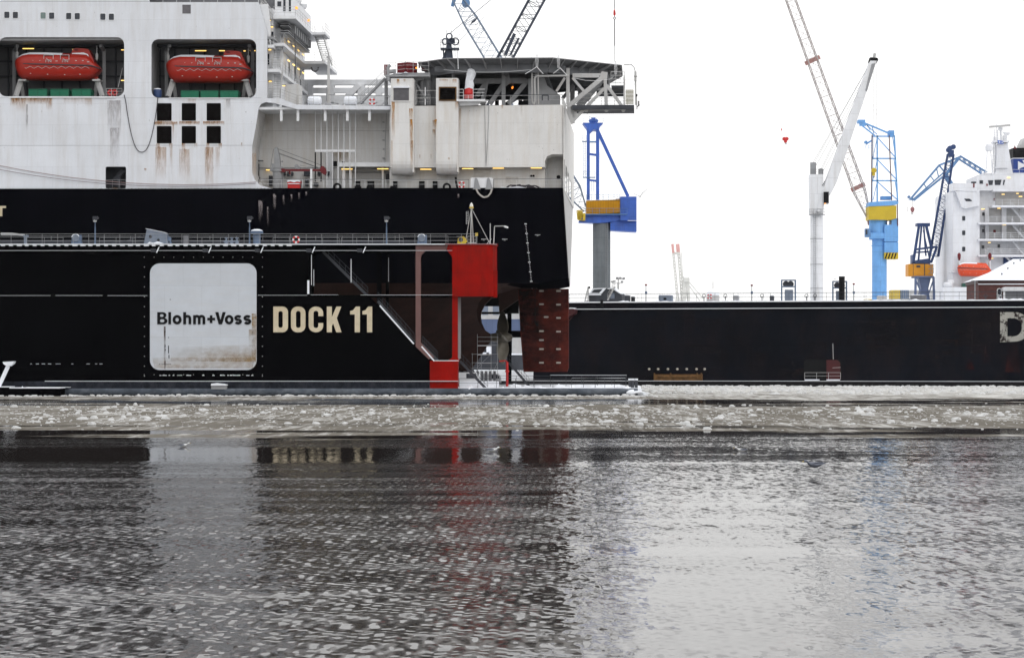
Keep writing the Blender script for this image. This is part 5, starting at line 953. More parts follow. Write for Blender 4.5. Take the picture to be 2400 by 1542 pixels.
t = thing('barrel', 'blue barrel with a snowy top in the boat opening above the vents', 'barrel', SP(369, 229, 1.2)); B().rev(SP(369, 229, 1.2), (0, 0, 1), [(0, .45), (.3, .5), (.8, .5), (.95, .42)], 14).build('barrel_body', NAVY, t, True); B().rev(SP(369, 229, 1.2), (0, 0, 1), [(.93, .44), (1.02, .4), (1.1, .1)], 14).build('snow_cap', SNOW, t, True)
# deck crane in the recess
t = thing('deck_crane', 'small grey deck crane with a dark red jib in the aft recess', 'crane', SP(651, 442, 3))
b = B(); c0 = SP(651, 443, 3); b.rev(c0, (0, 0, 1), [(0, .6), (2.0, .6), (2.05, .72), (2.2, .72), (2.25, .66), (2.5, .72), (2.6, .6)], 16); b.build('pedestal', GREYP, t, True)
b = B(); b.prism(S, [(642, 399), (643, 348), (645.5, 345), (649, 345), (651, 350), (656, 372), (657, 399)], 2.6, 3.3); b.rect(S, 636, 384, 642, 396, 2.5, 3.4); b.rect(S, 632, 393, 640, 401, 2.6, 3.2); b.tube(SP(656, 379, 2.9), SP(662, 379, 2.9), .05); b.rev(SP(662, 379, 2.9), S.u, [(-.08, .05), (0, .12), (.08, .05)], 8); b.build('mast', GREYP, t)
b = B(); b.rect(S, 659, 397, 752, 401.5, 2.6, 3.1); b.rect(S, 658, 396, 668, 404, 2.5, 3.2); b.prism(S, [(750, 394), (754, 389.5), (758, 390), (764, 397), (765, 406), (761, 411), (755, 407), (750, 402)], 2.4, 3.3); b.prism(S, [(676, 401), (680, 401), (681, 408), (678, 408)], 2.7, 3.0); b.build('jib', DRED, t)
b = B(); b.tube(SP(695, 390.5, 2.5), SP(695, 390.5, 3.2), .26, 14); b.rect(S, 694, 391, 703, 397, 2.6, 3.1); b.build('winch_drum', GREYP, t, True)
b = B(); [b.tube(SP(648, y, 2.7), SP(x, y1, 2.7), .03, 4) for y, x, y1 in ((348, 751, 387), (357, 745, 393), (359, 746, 394))]; b.tube(SP(641, 350, 3), SP(634, 392, 3), .025, 4); b.tube(SP(702, 388, 2.8), SP(742, 394, 2.8), .02, 4); b.build('cable', DARKG, t)
t = thing('deck_box', 'red deck box with a snowy lid beside the deck crane', 'box', SP(688, 443, 1.2))
B().rect(S, 674, 424, 702.5, 444, .8, 2.0).rect(S, 673, 424, 704, 430, .75, 2.05).build('box_body', SRED, t); B().prism(S, [(672.5, 427), (674, 422.5), (686, 421.5), (688, 423), (690, 421.5), (702, 422.5), (704, 427), (696, 425.6), (689, 428), (681, 425.6)], .7, 2.1).rect(S, 675, 430, 702, 431.3, .7, .8).build('snow_cap', SNOW, t)
for i, (x0, x1, lb_) in enumerate(((721, 754, 'white life raft canister left of the deck post'), (806, 837, 'white life raft canister right of the deck post'))):
    t = thing('life_raft', lb_, 'life raft', SP((x0+x1)/2, 246, 1.2), 'life raft canisters'); p, q = SP(x0, 237, 1.2), SP(x1, 237, 1.2); l_ = (q-p).length
    b = B(); b.rev(p, q-p, [(0, .25), (.1, .48), (.3, .52), (l_-.3, .52), (l_-.1, .48), (l_, .25)], 18); [b.torus(p.lerp(q, f_), q-p, .52, .03, 18, 6) for f_ in (.25, .5, .75)]; b.build('canister', SNOW, t, True)
    b = B(); b.rect(S, x0+3, 242, x1-3, 247, .9, 1.5); b.build('cradle', GREYP, t)
t = thing('deck_post', 'slim white post crane standing between the life raft canisters', 'post crane', SP(769, 246, 1.5))
b = B(); b.prism(S, [(766, 243), (767.5, 134), (771.5, 134), (774, 243)], 1.3, 1.7); b.rect(S, 765, 132.5, 772.5, 136, 1.2, 1.8); b.build('post', PALEG, t); B().rev(SP(770, 246, 1.5), (0, 0, 1), [(0, .5), (.1, .45), (.25, .2)], 14).rect(S, 764, 205, 767, 236, 1.2, 1.7).build('foot', GREYP, t, True)
lifebuoy(SP(872, 239, .1), S.w, .40, 'red and white lifebuoy hanging on the upper deck rail', 'lifebuoys'); lifebuoy(SP(1082, 433.5, .05), S.w, .40, 'red and white lifebuoy on the lower deck rail by the rope chocks', 'lifebuoys')
t = thing('wrapped_monitor', 'fire monitor wrapped in white plastic on a red drum', 'fire monitor', SP(1099, 233, .4))
B().rev(SP(1099, 232, .4), (0, 0, 1), [(0, .56), (.5, .56), (.55, .6), (.62, .55), (1.1, .5), (1.35, .25)], 16).build('drum', SRED, t, True)
b = B(); n = 12; prof = [(1089, 1109, 210), (1090, 1111, 200), (1091, 1110, 190), (1092, 1114, 180), (1093, 1116, 172), (1096, 1112, 164), (1099, 1106, 161)]; vs = []
for i, (xa, xb, y) in enumerate(prof):
    c = SP((xa+xb)/2, y, .4); r_ = (xb-xa)/2/S.k(); vs += [c+S.u*r_*math.cos(2*math.pi*j/n)*random.uniform(.88, 1.06)+S.w*r_*.8*math.sin(2*math.pi*j/n)*random.uniform(.85, 1.1) for j in range(n)]
b.add(vs, [(i*n+j, i*n+(j+1) % n, (i+1)*n+(j+1) % n, (i+1)*n+j) for i in range(len(prof)-1) for j in range(n)]+[tuple(range((len(prof)-1)*n, len(prof)*n))]); b.build('plastic_wrap', SNOW, t)
t = thing('rope_heap', 'heap of snow-dusted hawsers on the deck edge at the stern', 'ropes', SP(1200, 441, .6)); b = B()
for i in range(16):
    x = 1175+random.random()*60; b.path([SP(x, 442, .5+random.random()), SP(x+8, 434+random.random()*4, .6), SP(x+22, 433+random.random()*4, .5), SP(x+34, 442, .4)], .06, 5)
b.build('hawser', ROPE, t); B().prism(S, [(1168, 442), (1176, 438), (1190, 440), (1215, 437), (1232, 440), (1242, 442)], .3, 1.4).build('snow_patch', SNOW, t)
def cat(name, label, pts, r, mat, cat_='rope'): tag(B().path(pts, r, 5).build(name, mat), label, cat_)
cat('slack_rope', 'dark slack rope looping down the white ship side between the boat openings', [SP(291, 223, -.1)]+[SP(291+(x_-0)*79, 223+134*(1-(2*abs(x_-.52))**2.4) if 0 < x_ < 1 else 229, -.12) for x_ in [i/24 for i in range(1, 25)]], .045, ROPE)
def sag(x0, y0, x1, y1, d, n=16): return [(x0+(x1-x0)*i/n, y0+(y1-y0)*i/n+d*4*(i/n)*(1-i/n)) for i in range(n+1)]
cat('mooring_line', 'upper thin mooring line sagging along the white hull', [SP(x, y, -.15) for x, y in sag(-40, 380, 600, 427, 24)], .035, M('pinkish_line', (.28, .2, .2), .9))
cat('mooring_line', 'lower thin mooring line sagging along the white hull', [SP(x, y, -.25) for x, y in sag(-40, 390, 600, 430, 23)], .035, M('greyish_line', (.24, .2, .22), .9))
cat('hanging_hawser', 'thick frosted hawser hanging in a loop from the two stern chocks', [SP(1116, 443, -.35), SP(1120, 452, -.35), SP(1127, 459, -.35), SP(1134, 463, -.35), SP(1143, 461, -.35), SP(1150, 453, -.35), SP(1153, 443, -.35)], .11, ROPEL)

# ------------------------------------------------------------------ far dock
G = Fr(1335, 420, 13)
fd = thing('floating_dock', 'second black floating dock further away, marked with a worn white letter D', 'floating dock', G.P(1900, 905)); zF = G.Z(709, 0)
zft = G.P(1335, 709, 0).z; u0, u1 = G.U(1250), G.U(2400)+60; zb2 = G.P(1335, 893).z
b = B(); b.box(G, u0, u1, 0, 4.6, zb2-.2, zft-.08); b.box(G, u0, u1, -.22, 0, zft-1.05, zft-.1)
b.build('wing_wall', FARBLK, fd)
b = B(); b.box(G, u0-6, u1, -1.4, 44, -2.0, .84); b.build('pontoon', BLK, fd)
b = B(); b.box(G, u0, u1, -.35, 4.7, zft-.08, zft+.10); b.box(G, u0, u1, -.27, -.2, zft-1.12, zft-1.02); b.box(G, u0-6, u1, -1.42, -.2, .84, .90)
for i in range(70): u = random.uniform(u0, u1); b.rev(G.g(u, random.uniform(0, .5), zft+.05), G.u, [(-.9, .02), (-.3, .12), (.3, .2*random.random()+.08), (1.0, .02)], 6)
b.build('snow_ledge', SNOW, fd)
b = B(); b.rail([G.g(u0, .3, zft+.1), G.g(u1, .3, zft+.1)], 1.25, 2.9, 2, .03, .035); b.rail([G.g(u0, 4.4, zft+.1), G.g(u1, 4.4, zft+.1)], 1.25, 4, 2, .025); b.build('guard_rail', DARKG, fd)
b = B(); put(b, G, -.03, .0, ([(2344, 731.5), (2376, 731.5)]+arc(2378, 766, 37, 34.5, -90, 90, 14)+[(2344, 802)], [(2361, 746), (2376, 746)]+arc(2377, 767, 18, 21, -90, 90, 10)+[(2361, 788)])); b.build('dock_lettering', worn_mat('flaking_white_letter', (.30, .295, .27), (.018, .012, .012), .50, .9), fd)
b = B()
for x0, y0, x1, y1 in ((2356, 805, 2392, 872), (2262, 840, 2285, 866), (2305, 800, 2318, 850)): k = len(b.v); b.add([G.P(x0+8, y0, -.015), G.P(x1-8, y0, -.015), G.P(x1, y1, -.015), G.P(x0, y1, -.015)], [(0, 1, 2, 3)]); b.a.update({k: .05, k+1: .05, k+2: .6, k+3: .6})
b.each('rust_bloom', streak_mat('red_lead_bloom', (.06, .011, .009), (.6, .6, .35), .35, .7), fd)
b = B()
for i in range(26):
    x, y = random.uniform(1340, 2400), random.uniform(715, 870); w_, h_ = random.uniform(30, 130), random.uniform(25, 90); k = len(b.v); y1 = min(y+h_, 890)
    b.add([G.P(x, y, -.008-.0004*i), G.P(x+w_, y, -.008-.0004*i), G.P(x+w_, y1, -.008-.0004*i), G.P(x, y1, -.008-.0004*i)], [(0, 1, 2, 3)]); b.a.update({k: .05, k+1: .8, k+2: .05, k+3: .6})
b.build('scuffed_plating', SCUFF, fd)['kind'] = 'stuff'
b = B(); b.prism(G, rr(1884, 843, 1972, 892, 6), -.02, .05); op = b.build('side_opening', BLK, fd)
B().prism(G, [(1937, 843.5), (1962, 843.5), (1969, 850), (1970, 891), (1937, 891)], -.05, -.02).build('door', M('door_dark_red', (.055, .008, .010), .6), op)
b = B(); b.rail([G.P(1886, 889, -.4), G.P(1970, 889, -.4)], 1.05, 2.1, 2, .035); b.bar(G.P(1951, 862, -.1), G.P(1970, 861, -.1), .06); b.bar(G.P(1952, 805, -.05), G.P(1953, 842, -.05), .08); b.build('door_rail', PALEG, op)
B().rect(G, 1886, 889, 1920, 891.5, -.5, -.1).rect(G, 1937, 889, 1968, 891.5, -.5, -.1).build('snow_patch', SNOW, op)
b = B(); b.rect(G, 1532, 877, 1646, 893, -.5, 0); fb = b.build('fender_frame', RUSTB, fd)
b = B(); [b.tube(G.P(x0, 882.5, -.55), G.P(x1, 882.5, -.55), .22, 8) for x0, x1 in ((1542, 1568), (1572, 1634))]; [b.rect(G, x, 874, x+3, 888, -.7, -.5) for x in (1532, 1570, 1632, 1642)]; b.build('fender_roller', RUSTB, fb)
for x in (1522, 1543, 1566, 1588, 1610, 1633, 1652): B().rev(G.P(x, 865, -.01), -G.w, [(0, .18), (.25, .2), (.35, .05)], 8).build('mooring_stud', ANODE, fd, True)
b = B(); b.prism(G, [(1330, 724), (1344, 723), (1347, 727), (1346, 735), (1330, 744)], -2.5, -.3); b.bar(G.P(1333, 752, -1), G.P(1352, 732, -1), .12); b.build('boarding_platform', M('platform_dark_red', (.05, .01, .012), .6), fd); B().prism(G, [(1330, 724), (1336, 721), (1344, 721.5), (1345, 724)], -2.5, -.3).build('snow_cap', SNOW, fd)
b = B(); b.rect(G, 1407, 703, 1413, 722, -.5, .2); b.build('fairlead_post', BLK, fd)
# things on the far dock
GZ = lambda px, v=1.5: G.g(G.U(px, v), v, zft+.1)
for px, yt, v, lb_ in ((1514, 668, 1.4, 'thin lamp post with a dark round head right of the grey crane column'), (1762, 669, 1.4, 'thin lamp post left of the first winch frame'), (2001, 666, 1.4, 'thin lamp post right of the black funnel pipe')):
    t = thing('lamp_post', lb_, 'lamp post', GZ(px, v), 'lamp posts on the far dock'); B().tube(GZ(px, v), G.P(px, yt, v), .09, 6, .05).build('pole', GREYP, t); B().rev(G.P(px, yt, v), (0, 0, 1), [(-.15, .04), (-.05, .2), (.1, .18), (.16, .04)], 8).build('lamp_head', DRED, t, True); B().rect(G, px-2.5, 683, px+2.5, 689, v-.2, v).build('switch_box', BLUEG, t)
for px, y0, lb_ in ((1848, 656, 'grey portal frame holding cable reels left of the white mast crane'), (1968, 659, 'grey portal frame with cable reels behind the black funnel pipe')):
    t = thing('reel_frame', lb_, 'winch frame', GZ(px, 3), 'cable reel frames on the far dock'); b = B()
    for x in (px-16, px+16):
        for v in (2, 4): b.bar(GZ(x, v), G.P(x, y0, v), .22)
    for y in (y0+1, y0+16): [b.bar(G.P(px-17, y, v), G.P(px+17, y, v), .2) for v in (2, 4)]
    b.build('frame', BLUEG, t); b = B(); [b.tube(G.P(x, y0+10, 2.4), G.P(x, y0+10, 3.6), .5, 14) for x in (px-6, px+5)]; b.build('reel', DARKG, t, True); B().rect(G, px-9, y0+23, px+9, 704, 2.2, 3.4).build('winch_box', GBLUE, t)
t = thing('funnel_pipe', 'tall black funnel pipe on the far dock deck', 'funnel', GZ(1973, 1.2)); B().tube(GZ(1973, 1.2), G.P(1973, 648, 1.2), .46, 16).build('pipe', BLK, t, True); B().torus(G.P(1973, 648.5, 1.2), (0, 0, 1), .45, .05, 16, 6).build('rim', DARKG, t, True)
t = thing('dome_tank', 'snow-covered dome tank with a small whip aerial on the far dock', 'tank', GZ(1671, 2.4)); c0 = GZ(1671, 2.4)
B().rev(c0, (0, 0, 1), [(0, 1.02), (.9, 1.02), (1.0, .98)], 20).build('tank_body', PALEG, t, True); B().rev(c0, (0, 0, 1), [(.95, 1.05), (1.3, 1.0), (1.7, .7), (1.9, .3), (1.95, .02)], 20).build('snow_dome', SNOW, t, True); B().tube(c0+Vector((0, 0, 1.9)), c0+Vector((0, 0, 3.2)), .04, 5).build('aerial', DARKG, t)
lifebuoy(G.P(1663, 695, .2), G.w, .42, 'red and white lifebuoy on the far dock rail by the dome tank', 'lifebuoys')
t = thing('deck_house', 'grey deckhouse with a snow-edged roof at the foot of the grey crane column', 'deckhouse', GZ(1415, 3))
B().prism(G, [(1379, 703), (1379, 688), (1393, 680), (1415, 676), (1424, 677), (1435, 675), (1457, 690), (1458, 708), (1379, 709)], 1.6, 4.4).build('house_wall', DARKG, t)
B().prism(G, [(1380, 689), (1389, 676), (1421, 675), (1408, 690)], 1.3, 1.55, [[(1385, 686.5), (1391, 678), (1413, 677), (1404, 687)]]).rect(G, 1379, 689, 1408, 692, 1.25, 1.6).prism(G, [(1424, 676), (1436, 674), (1457, 689), (1455, 690), (1435, 677), (1424, 678)], 1.4, 4.6).build('snow_edge', SNOW, t)
B().rect(G, 1430, 687, 1440, 700, 1.5, 1.6).build('window', GBLUE, t); B().stairs(G.P(1424, 704, 1), G.P(1440, 672, 1), G.w*.7, 8, .03).build('stairway', PALEG, t)
t = thing('gangway', 'slanting white gangway frame beside the grey deckhouse', 'gangway', GZ(1373, 1)); B().prism(G, [(1369, 707), (1377, 672), (1379, 672), (1380, 707)], 1, 1.3, [[(1372, 704), (1377.3, 682), (1378, 704)]]).build('side_frame', PALEG, t); B().rev(G.P(1381, 674, 1), (0, 0, 1), [(-.2, .06), (0, .2), (.2, .06)], 8).build('lamp_head', BLK, t)
for px, wd, y0, m_, nm, lb_ in ((1559, 31, 692, GBLUE, 'equipment_box', 'blue-grey equipment box with a dark porthole on the far dock'), (1469, 10, 692, DARKG, 'deck_winch', 'dark winch block left of the thin lamp post on the far dock'), (1482, 6, 695, BLK, 'mooring_bollard', 'black mooring bollard near the dark winch block on the far dock'), (1724, 12, 693, GREYP, 'hose_box', 'small grey hose box right of the dome tank'), (1808, 8, 693, DARKG, 'valve_stand', 'dark valve stand left of the first cable reel frame'), (2066, 22, 694, PALEG, 'snow_locker', 'snow-covered pale locker in front of the light blue tower'), (2152, 36, 692, MIDG, 'long_locker', 'long grey locker with snowy lid right of the light blue tower')):
    t = thing(nm, lb_, nm.replace('_', ' '), GZ(px, 1.6)); B().rect(G, px-wd/2, y0, px+wd/2, 708, 1, 2.4).build('case', m_, t); B().prism(G, [(px-wd/2-.5, y0+.5), (px-wd/3, y0-1.2), (px+wd/3, y0-1), (px+wd/2+.5, y0+.5)], .95, 2.45).build('snow_lid', SNOW, t)
    if nm == 'equipment_box': B().prism(G, rr(1555, 698, 1562, 703, 1.5), .95, 1.0).build('porthole', BLK, t)
for px, lb_ in ((1650, 'just left of the dome tank'), (1700, 'right of the dome tank'), (1786, 'left of the first cable reel frame'), (1890, 'at the foot of the white crane'), (1910, 'right of the white crane column'), (2310, 'in front of the brick building corner'), (2345, 'in front of the arched window')):
    t = thing('hand_valve', 'dark valve wheel on the far dock rail '+lb_, 'valve', GZ(px, .9), 'valve wheels along the far dock rail'); B().tube(GZ(px, .9), G.P(px, 694, .9), .07, 6).build('stem', DARKG, t); B().torus(G.P(px, 693.5, .8), G.w, .26, .05, 12, 5).build('wheel', DARKG, t)
t = thing('floodlight_mast', 'pale mast with two rows of floodlights behind the grey deckhouse', 'floodlight mast', Fr(1449, 462, 0).P(1449, 865)); FM = Fr(1449, 462, 0)
B().tube(FM.P(1449, 865), FM.P(1449, 662), .18, 8).build('pole', PALEG, t); b = B(); b.bar(FM.P(1434, 664), FM.P(1460, 664), .12); b.bar(FM.P(1443, 654), FM.P(1464, 655), .12); b.tube(FM.P(1449, 664), FM.P(1449, 652), .08); b.build('cross_arm', PALEG, t)
for x, y in ((1435, 659), (1440, 658), (1447, 650), (1454, 650), (1462, 651), (1458, 659)): B().rect(FM, x-3, y-.5, x+3, y+3, -.3, .3).build('floodlight', GREYP, t)
# ------------------------------------------------------------------ cranes
UPZ = Vector((0, 0, 1))
def gz(fr, px, v=0): return fr.g(fr.U(px, v), v, 2.4)
K = Fr(1420, 470, 0)
t = thing('harbour_crane', 'blue tower crane with a yellow machinery house on a thick grey column', 'crane', gz(K, 1410))
B().tube(gz(K, 1410), K.P(1410, 520), 1.56, 28).build('column', CONC, t, True)
b = B(); [b.tube(K.P(x, 522, -1.45), gz(K, x, -1.45), .04, 4) for x in (1420, 1424)]; [b.tube(K.P(1420, 526+i*5, -1.45), K.P(1424, 526+i*5, -1.45), .03, 4) for i in range(45)]; b.build('ladder', GREYP, t)
b = B(); b.rail([K.P(1374, 469, -2.1), K.P(1452, 468, -2.1)], .9, 1.0, 2, .035); b.rail([K.P(1372, 502, -2.5), K.P(1470, 502, -2.5)], 1.0, 1.2, 2, .035); b.build('guard_rail', SBLUE, t)
b = B(); b.tube(K.P(1410, 524), K.P(1410, 512), 1.7, 24); b.prism(K, [(1357, 517), (1357, 521), (1400, 523), (1432, 520), (1466, 514), (1468, 500), (1374, 503)], -1.8, 2.2); b.prism(K, [(1430.5, 516), (1469, 514), (1492, 513), (1492, 543.5), (1480, 543), (1430.5, 540)], -1.6, 2.4); b.build('slewing_deck', CBLUE, t)
b = B(); b.prism(K, [(1374.5, 470.6), (1453, 468), (1453, 499), (1374.5, 502.5)], -2.2, 2.2); mh = b.build('machinery_house', YEL, t); B().rect(K, 1374.5, 469, 1453, 470.5, -2.2, 2.2).rect(K, 1443, 465.5, 1453, 468, -.5, .5).build('snow_cap', SNOW, mh); B().rect(K, 1372, 501.5, 1470, 503.5, -2.5, 2.4).build('walkway', SBLUE, mh)
b = B(); b.rect(K, 1454, 461, 1492, 517, -2.3, 2.3); b.rect(K, 1482, 463, 1486, 484, -2.36, -2.3); b.rect(K, 1470, 516, 1492, 517.5, -2.4, 2.3); b.build('counterweight', CBLUE, t)
b = B(); b.rect(K, 1471, 516.8, 1492, 518, -2.5, -2.3); b.build('snow_ledge', SNOW, t)
b = B(); b.rect(K, 1375.3, 296, 1382.5, 470, -2, -1.3); b.rect(K, 1397, 296, 1404.5, 470, -2, -1.3); b.rect(K, 1375.3, 296, 1382.5, 470, 1.3, 2); b.rect(K, 1397, 296, 1404.5, 470, 1.3, 2)
for y0, y1 in ((360, 365), (421, 425.5)): [b.prism(K, [(1382, y0-1), (1397, y0+1), (1397, y1+1), (1382, y1-1)], v, v+.5) for v in (-1.9, 1.4)]
b.prism(K, [(1366, 288), (1414, 288), (1406, 296), (1404, 305), (1391, 304), (1382, 312), (1375, 300)], -2.1, 2.1); b.build('tower_frame', CBLUE, t)
b = B(); [b.bar(K.P(1398, 301, v), K.P(1472, 461, v), .55) for v in (-1.6, 1.6)]; b.build('back_stay', CBLUE, t)
b = B(); b.rail([K.P(1366, 288, -2), K.P(1414, 288, -2), K.P(1414, 288, 2)], 1.0, 1.1, 3, .03); b.rail([K.P(1365, 331, -1.5), K.P(1374, 331, -1.5)], 1.0, .6, 2, .03); b.rail([K.P(1366, 415, -2), K.P(1394, 415, -2)], .95, .9, 2, .03); b.rect(K, 1366, 415, 1395, 416.5, -2.2, -1); b.rect(K, 1364, 331, 1375, 332.5, -2, -1); b.rect(K, 1383, 331, 1397, 334, -2, -1)
[b.tube(K.P(x, 330, -1.8), K.P(x, 415, -1.8), .04, 4) for x in (1368, 1372)]; [b.tube(K.P(1368, 333+i*4, -1.8), K.P(1372, 333+i*4, -1.8), .03, 4) for i in range(20)]; [b.tube(K.P(x, 425, -1.8), K.P(x, 450, -1.8), .04, 4) for x in (1386, 1391)]; b.each('platform_rail', SBLUE, t)
b = B(); [b.tube(K.P(x, 284, v), K.P(x, 284, v+.9), .32, 12) for x, v in ((1384, -1.2), (1392, -1.2), (1398, .4))]; b.rect(K, 1386, 276, 1396, 288, -.8, .6); b.build('sheave', CBLUE, t, True)
jb = K.P(1372, 494, 0); jt = K.P(1058, -24, 0)
b = B(); j1 = jb.lerp(jt, .09); b.lattice(jb, j1, .6, 2.8, K.w, 3, .10, .05); b.lattice(j1, jb.lerp(jt, .86), 2.8, 2.6, K.w, 26, .10, .05); b.lattice(jb.lerp(jt, .86), jt, 2.6, 1.2, K.w, 5, .10, .06); b.build('jib', PBLUE, t)
b = B(); b.rev(K.P(1092, 8, 0), K.w, [(-.8, .2), (-.75, .75), (.75, .75), (.8, .2)], 12); b.tube(K.P(1064, 0, 0), K.P(1060, 16, 0), .3, 6); b.build('jib_head', SBLUE, t)
b = B(); [b.tube(K.P(1392, 284, v), K.P(1085, -30, v), .03, 4) for v in (-.8, .8)]; [b.tube(K.P(1400, 310, 0), K.P(x, 468, 0), .02, 4) for x in (1415, 1450)]; b.build('rope', GREYP, t)
b = B(); b.rect(K, 1366, 500, 1372, 517, -2.6, -1); [b.bar(K.P(x0, y0, -2.2), K.P(x1, y1, -2.2), .16) for x0, y0, x1, y1 in ((1352, 494, 1354, 515), (1352, 494, 1366, 493), (1354, 515, 1368, 517), (1361, 494, 1362, 516), (1353, 504, 1366, 504))]; b.rect(K, 1354, 495, 1366, 514, -1.6, -.9); b.build('cab', YEL2, t)
# dark crawler boom and its mast behind the helideck
K2 = Fr(1150, 384, 0)
t = thing('crawler_crane', 'blue-black lattice boom crane rising behind the helideck with a dark mast head', 'crane', K2.P(1110, 880))
b = B(); a0, a1 = K2.P(1095, 300, 0), K2.P(1268, -18, 0); b.lattice(a0, a1, 2.0, 2.0, K2.w, 22, .13, .05); b.bar(K2.P(1184, 130, -1.1), K2.P(1206, 80, -1.1), .45); b.bar(K2.P(1196, 130, -1.1), K2.P(1216, 90, -1.1), .3); b.build('boom', DKNAVY, t)
b = B(); b.prism(K2, [(1042, 220), (1046, 110), (1050, 95), (1057, 95), (1061, 130), (1066, 220)], -.6, .6); b.bar(K2.P(1050, 115, 0), K2.P(1036, 150, 0), .5); [b.torus(K2.P(x, y, -.7), K2.w, r_, .09, 16, 6) for x, y, r_ in ((1053, 86, .42), (1043, 98, .42), (1067, 98, .5), (1058, 97, .4))]; b.rect(K2, 1046, 92, 1066, 101, -.5, .5); b.rect(K2, 1032, 112.5, 1076, 115, -1.2, 1.2); b.bar(K2.P(1039, 116, 0), K2.P(1040, 134, 0), .2); b.build('mast_head', DKNAVY, t)
b = B(); b.rail([K2.P(1032, 112, -1.2), K2.P(1046, 112, -1.2)], 1.1, .5, 3, .035); b.rail([K2.P(1066, 112, -1.2), K2.P(1076, 112, -1.2), K2.P(1076, 112, 1.2)], 1.1, .5, 3, .035); [b.tube(K2.P(x, 90, 0), K2.P(x, 71, 0), .04, 4) for x in (1047, 1057.5)]; [b.tube(K2.P(x, 116, -1), K2.P(x+1, 134, -1), .04, 4) for x in (1066, 1072)]; b.each('platform_rail', DKNAVY, t)
b = B(); b.tube(K2.P(1056, 78, 0), K2.P(1168, -14, 0), .05, 4); b.tube(K2.P(1068, 92, 0), K2.P(1130, 30, 0), .03, 4); b.tube(K2.P(1078, 95, 0), K2.P(1135, 40, 0), .03, 4); b.prism(K2, [(1102, 58), (1106, 50), (1117, 43), (1120, 40), (1114, 50), (1106, 55)], -.3, .3); b.build('rope', DKNAVY, t)
b = B(); b.box(K2, K2.U(1030), K2.U(1120), -3, 3, -.6, 2.2); b.box(K2, K2.U(1050), K2.U(1110), -2, 2, 2.2, 5); b.bar(K2.P(1054, 215, 0), K2.P(1060, 800, 0), 1.2); b.bar(K2.P(1095, 300, 0), K2.P(1085, 800, 0), 1.2); b.build('barge', DARKG, t)
# hook hanging over the helideck
KH = Fr(1440, 335, 0); t = thing('crane_hook', 'red hook block hanging on a rope above the helideck corner', 'crane hook', KH.P(1440, 144)); 
B().tube(KH.P(1440, -40), KH.P(1440, 22), .035, 5).tube(KH.P(1441, -40), KH.P(1441, 22), .03, 5).build('rope', GREYP, t); b = B(); b.prism(KH, [(1438, 26), (1440, 21), (1442, 26), (1443.3, 34), (1440.5, 39), (1437.6, 34)], -.15, .15); b.build('hook_block', SRED, t); B().torus(KH.P(1440.3, 43.5), KH.w, .13, .045, 12, 6).tube(KH.P(1440.4, 38), KH.P(1440.4, 41), .05).build('hook', DARKG, t); B().tube(KH.P(1440.5, 46), KH.P(1440.7, 108), .06, 6).tube(KH.P(1440.7, 108), KH.P(1441, 146), .035, 5).build('chain', DARKG, t)
# white mast crane
K3 = Fr(1914, 482, 0); t = thing('mast_crane', 'white mast crane with a solid slanting boom and a dark cab', 'crane', gz(K3, 1914))
B().tube(gz(K3, 1914), K3.P(1914, 502), 1.16, 24).build('column', CWHITE, t, True); B().torus(K3.P(1914, 503), UPZ, 1.16, .09, 24, 6).build('slewing_ring', GREYP, t)
b = B(); [b.tube(K3.P(x, 500, -1.3), gz(K3, x, -1.3), .04, 4) for x in (1907, 1912)]; [b.tube(K3.P(1907, 505+i*5, -1.3), K3.P(1912, 505+i*5, -1.3), .03, 4) for i in range(40)]; [b.torus(K3.P(1914, y), UPZ, 1.18, .05, 24, 5) for y in (560, 620, 676)]; b.build('ladder', GREYP, t)
b = B(); b.rail([K3.P(1897, 503, -1.5), K3.P(1933, 503, -1.5)], 1.0, .7, 2, .035); b.rect(K3, 1896, 503, 1934, 504.5, -1.7, -1.1); b.build('service_platform', GREYP, t)
b = B(); b.prism(K3, [(1899, 502), (1898.5, 409), (1930, 409), (1931, 480), (1930, 501)], -1.2, 1.2); b.build('post', CWHITE, t)
b = B(); [b.tube(K3.P(x, y, -.9), K3.P(x, y, .9), r_, 16) for x, y, r_ in ((1906, 387, .5), (1924, 401, .48))]; [b.rect(K3, x0, y0, x1, 410, v, v+.15) for x0, x1, y0 in ((1899, 1913, 381), (1918, 1930, 396)) for v in (-1.1, .9)]; b.rail([K3.P(1899, 409, -1.2), K3.P(1929, 409, -1.2)], .9, .8, 2, .03); b.build('sheave', GREYP, t, True)
b = B(); b.loops([[K3.P(x, y, -1.45) for x, y in ((1913, 497), (1934, 430), (2040, 143), (2055, 143), (1962, 425), (1951, 448), (1937, 470), (1923, 498))]], K3.w*2.6); b.prism(K3, [(2018, 240), (2023, 243), (2017, 254), (2012, 252)], -.9, .9); b.prism(K3, [(1988, 335), (1993, 337), (1982, 349), (1977, 347)], -.9, .9); b.prism(K3, [(1948, 428), (1956, 428), (1953, 440), (1944, 440)], -1.1, 1.1); bm = b.build('boom', CWHITE, t)
B().prism(K3, [(2037, 146), (2040, 135), (2056, 136), (2059, 140), (2055, 148)], -.9, .9).build('boom_head', BLK, bm); B().prism(K3, [(2046, 135), (2048, 125), (2054, 126), (2052, 136)], -.3, .3).build('boom_tip', PALEG, bm); B().prism(K3, [(2043, 150), (2052, 149), (2032, 215), (2028, 213)], -1.5, -1.46).build('boom_stripe', GREYP, bm)
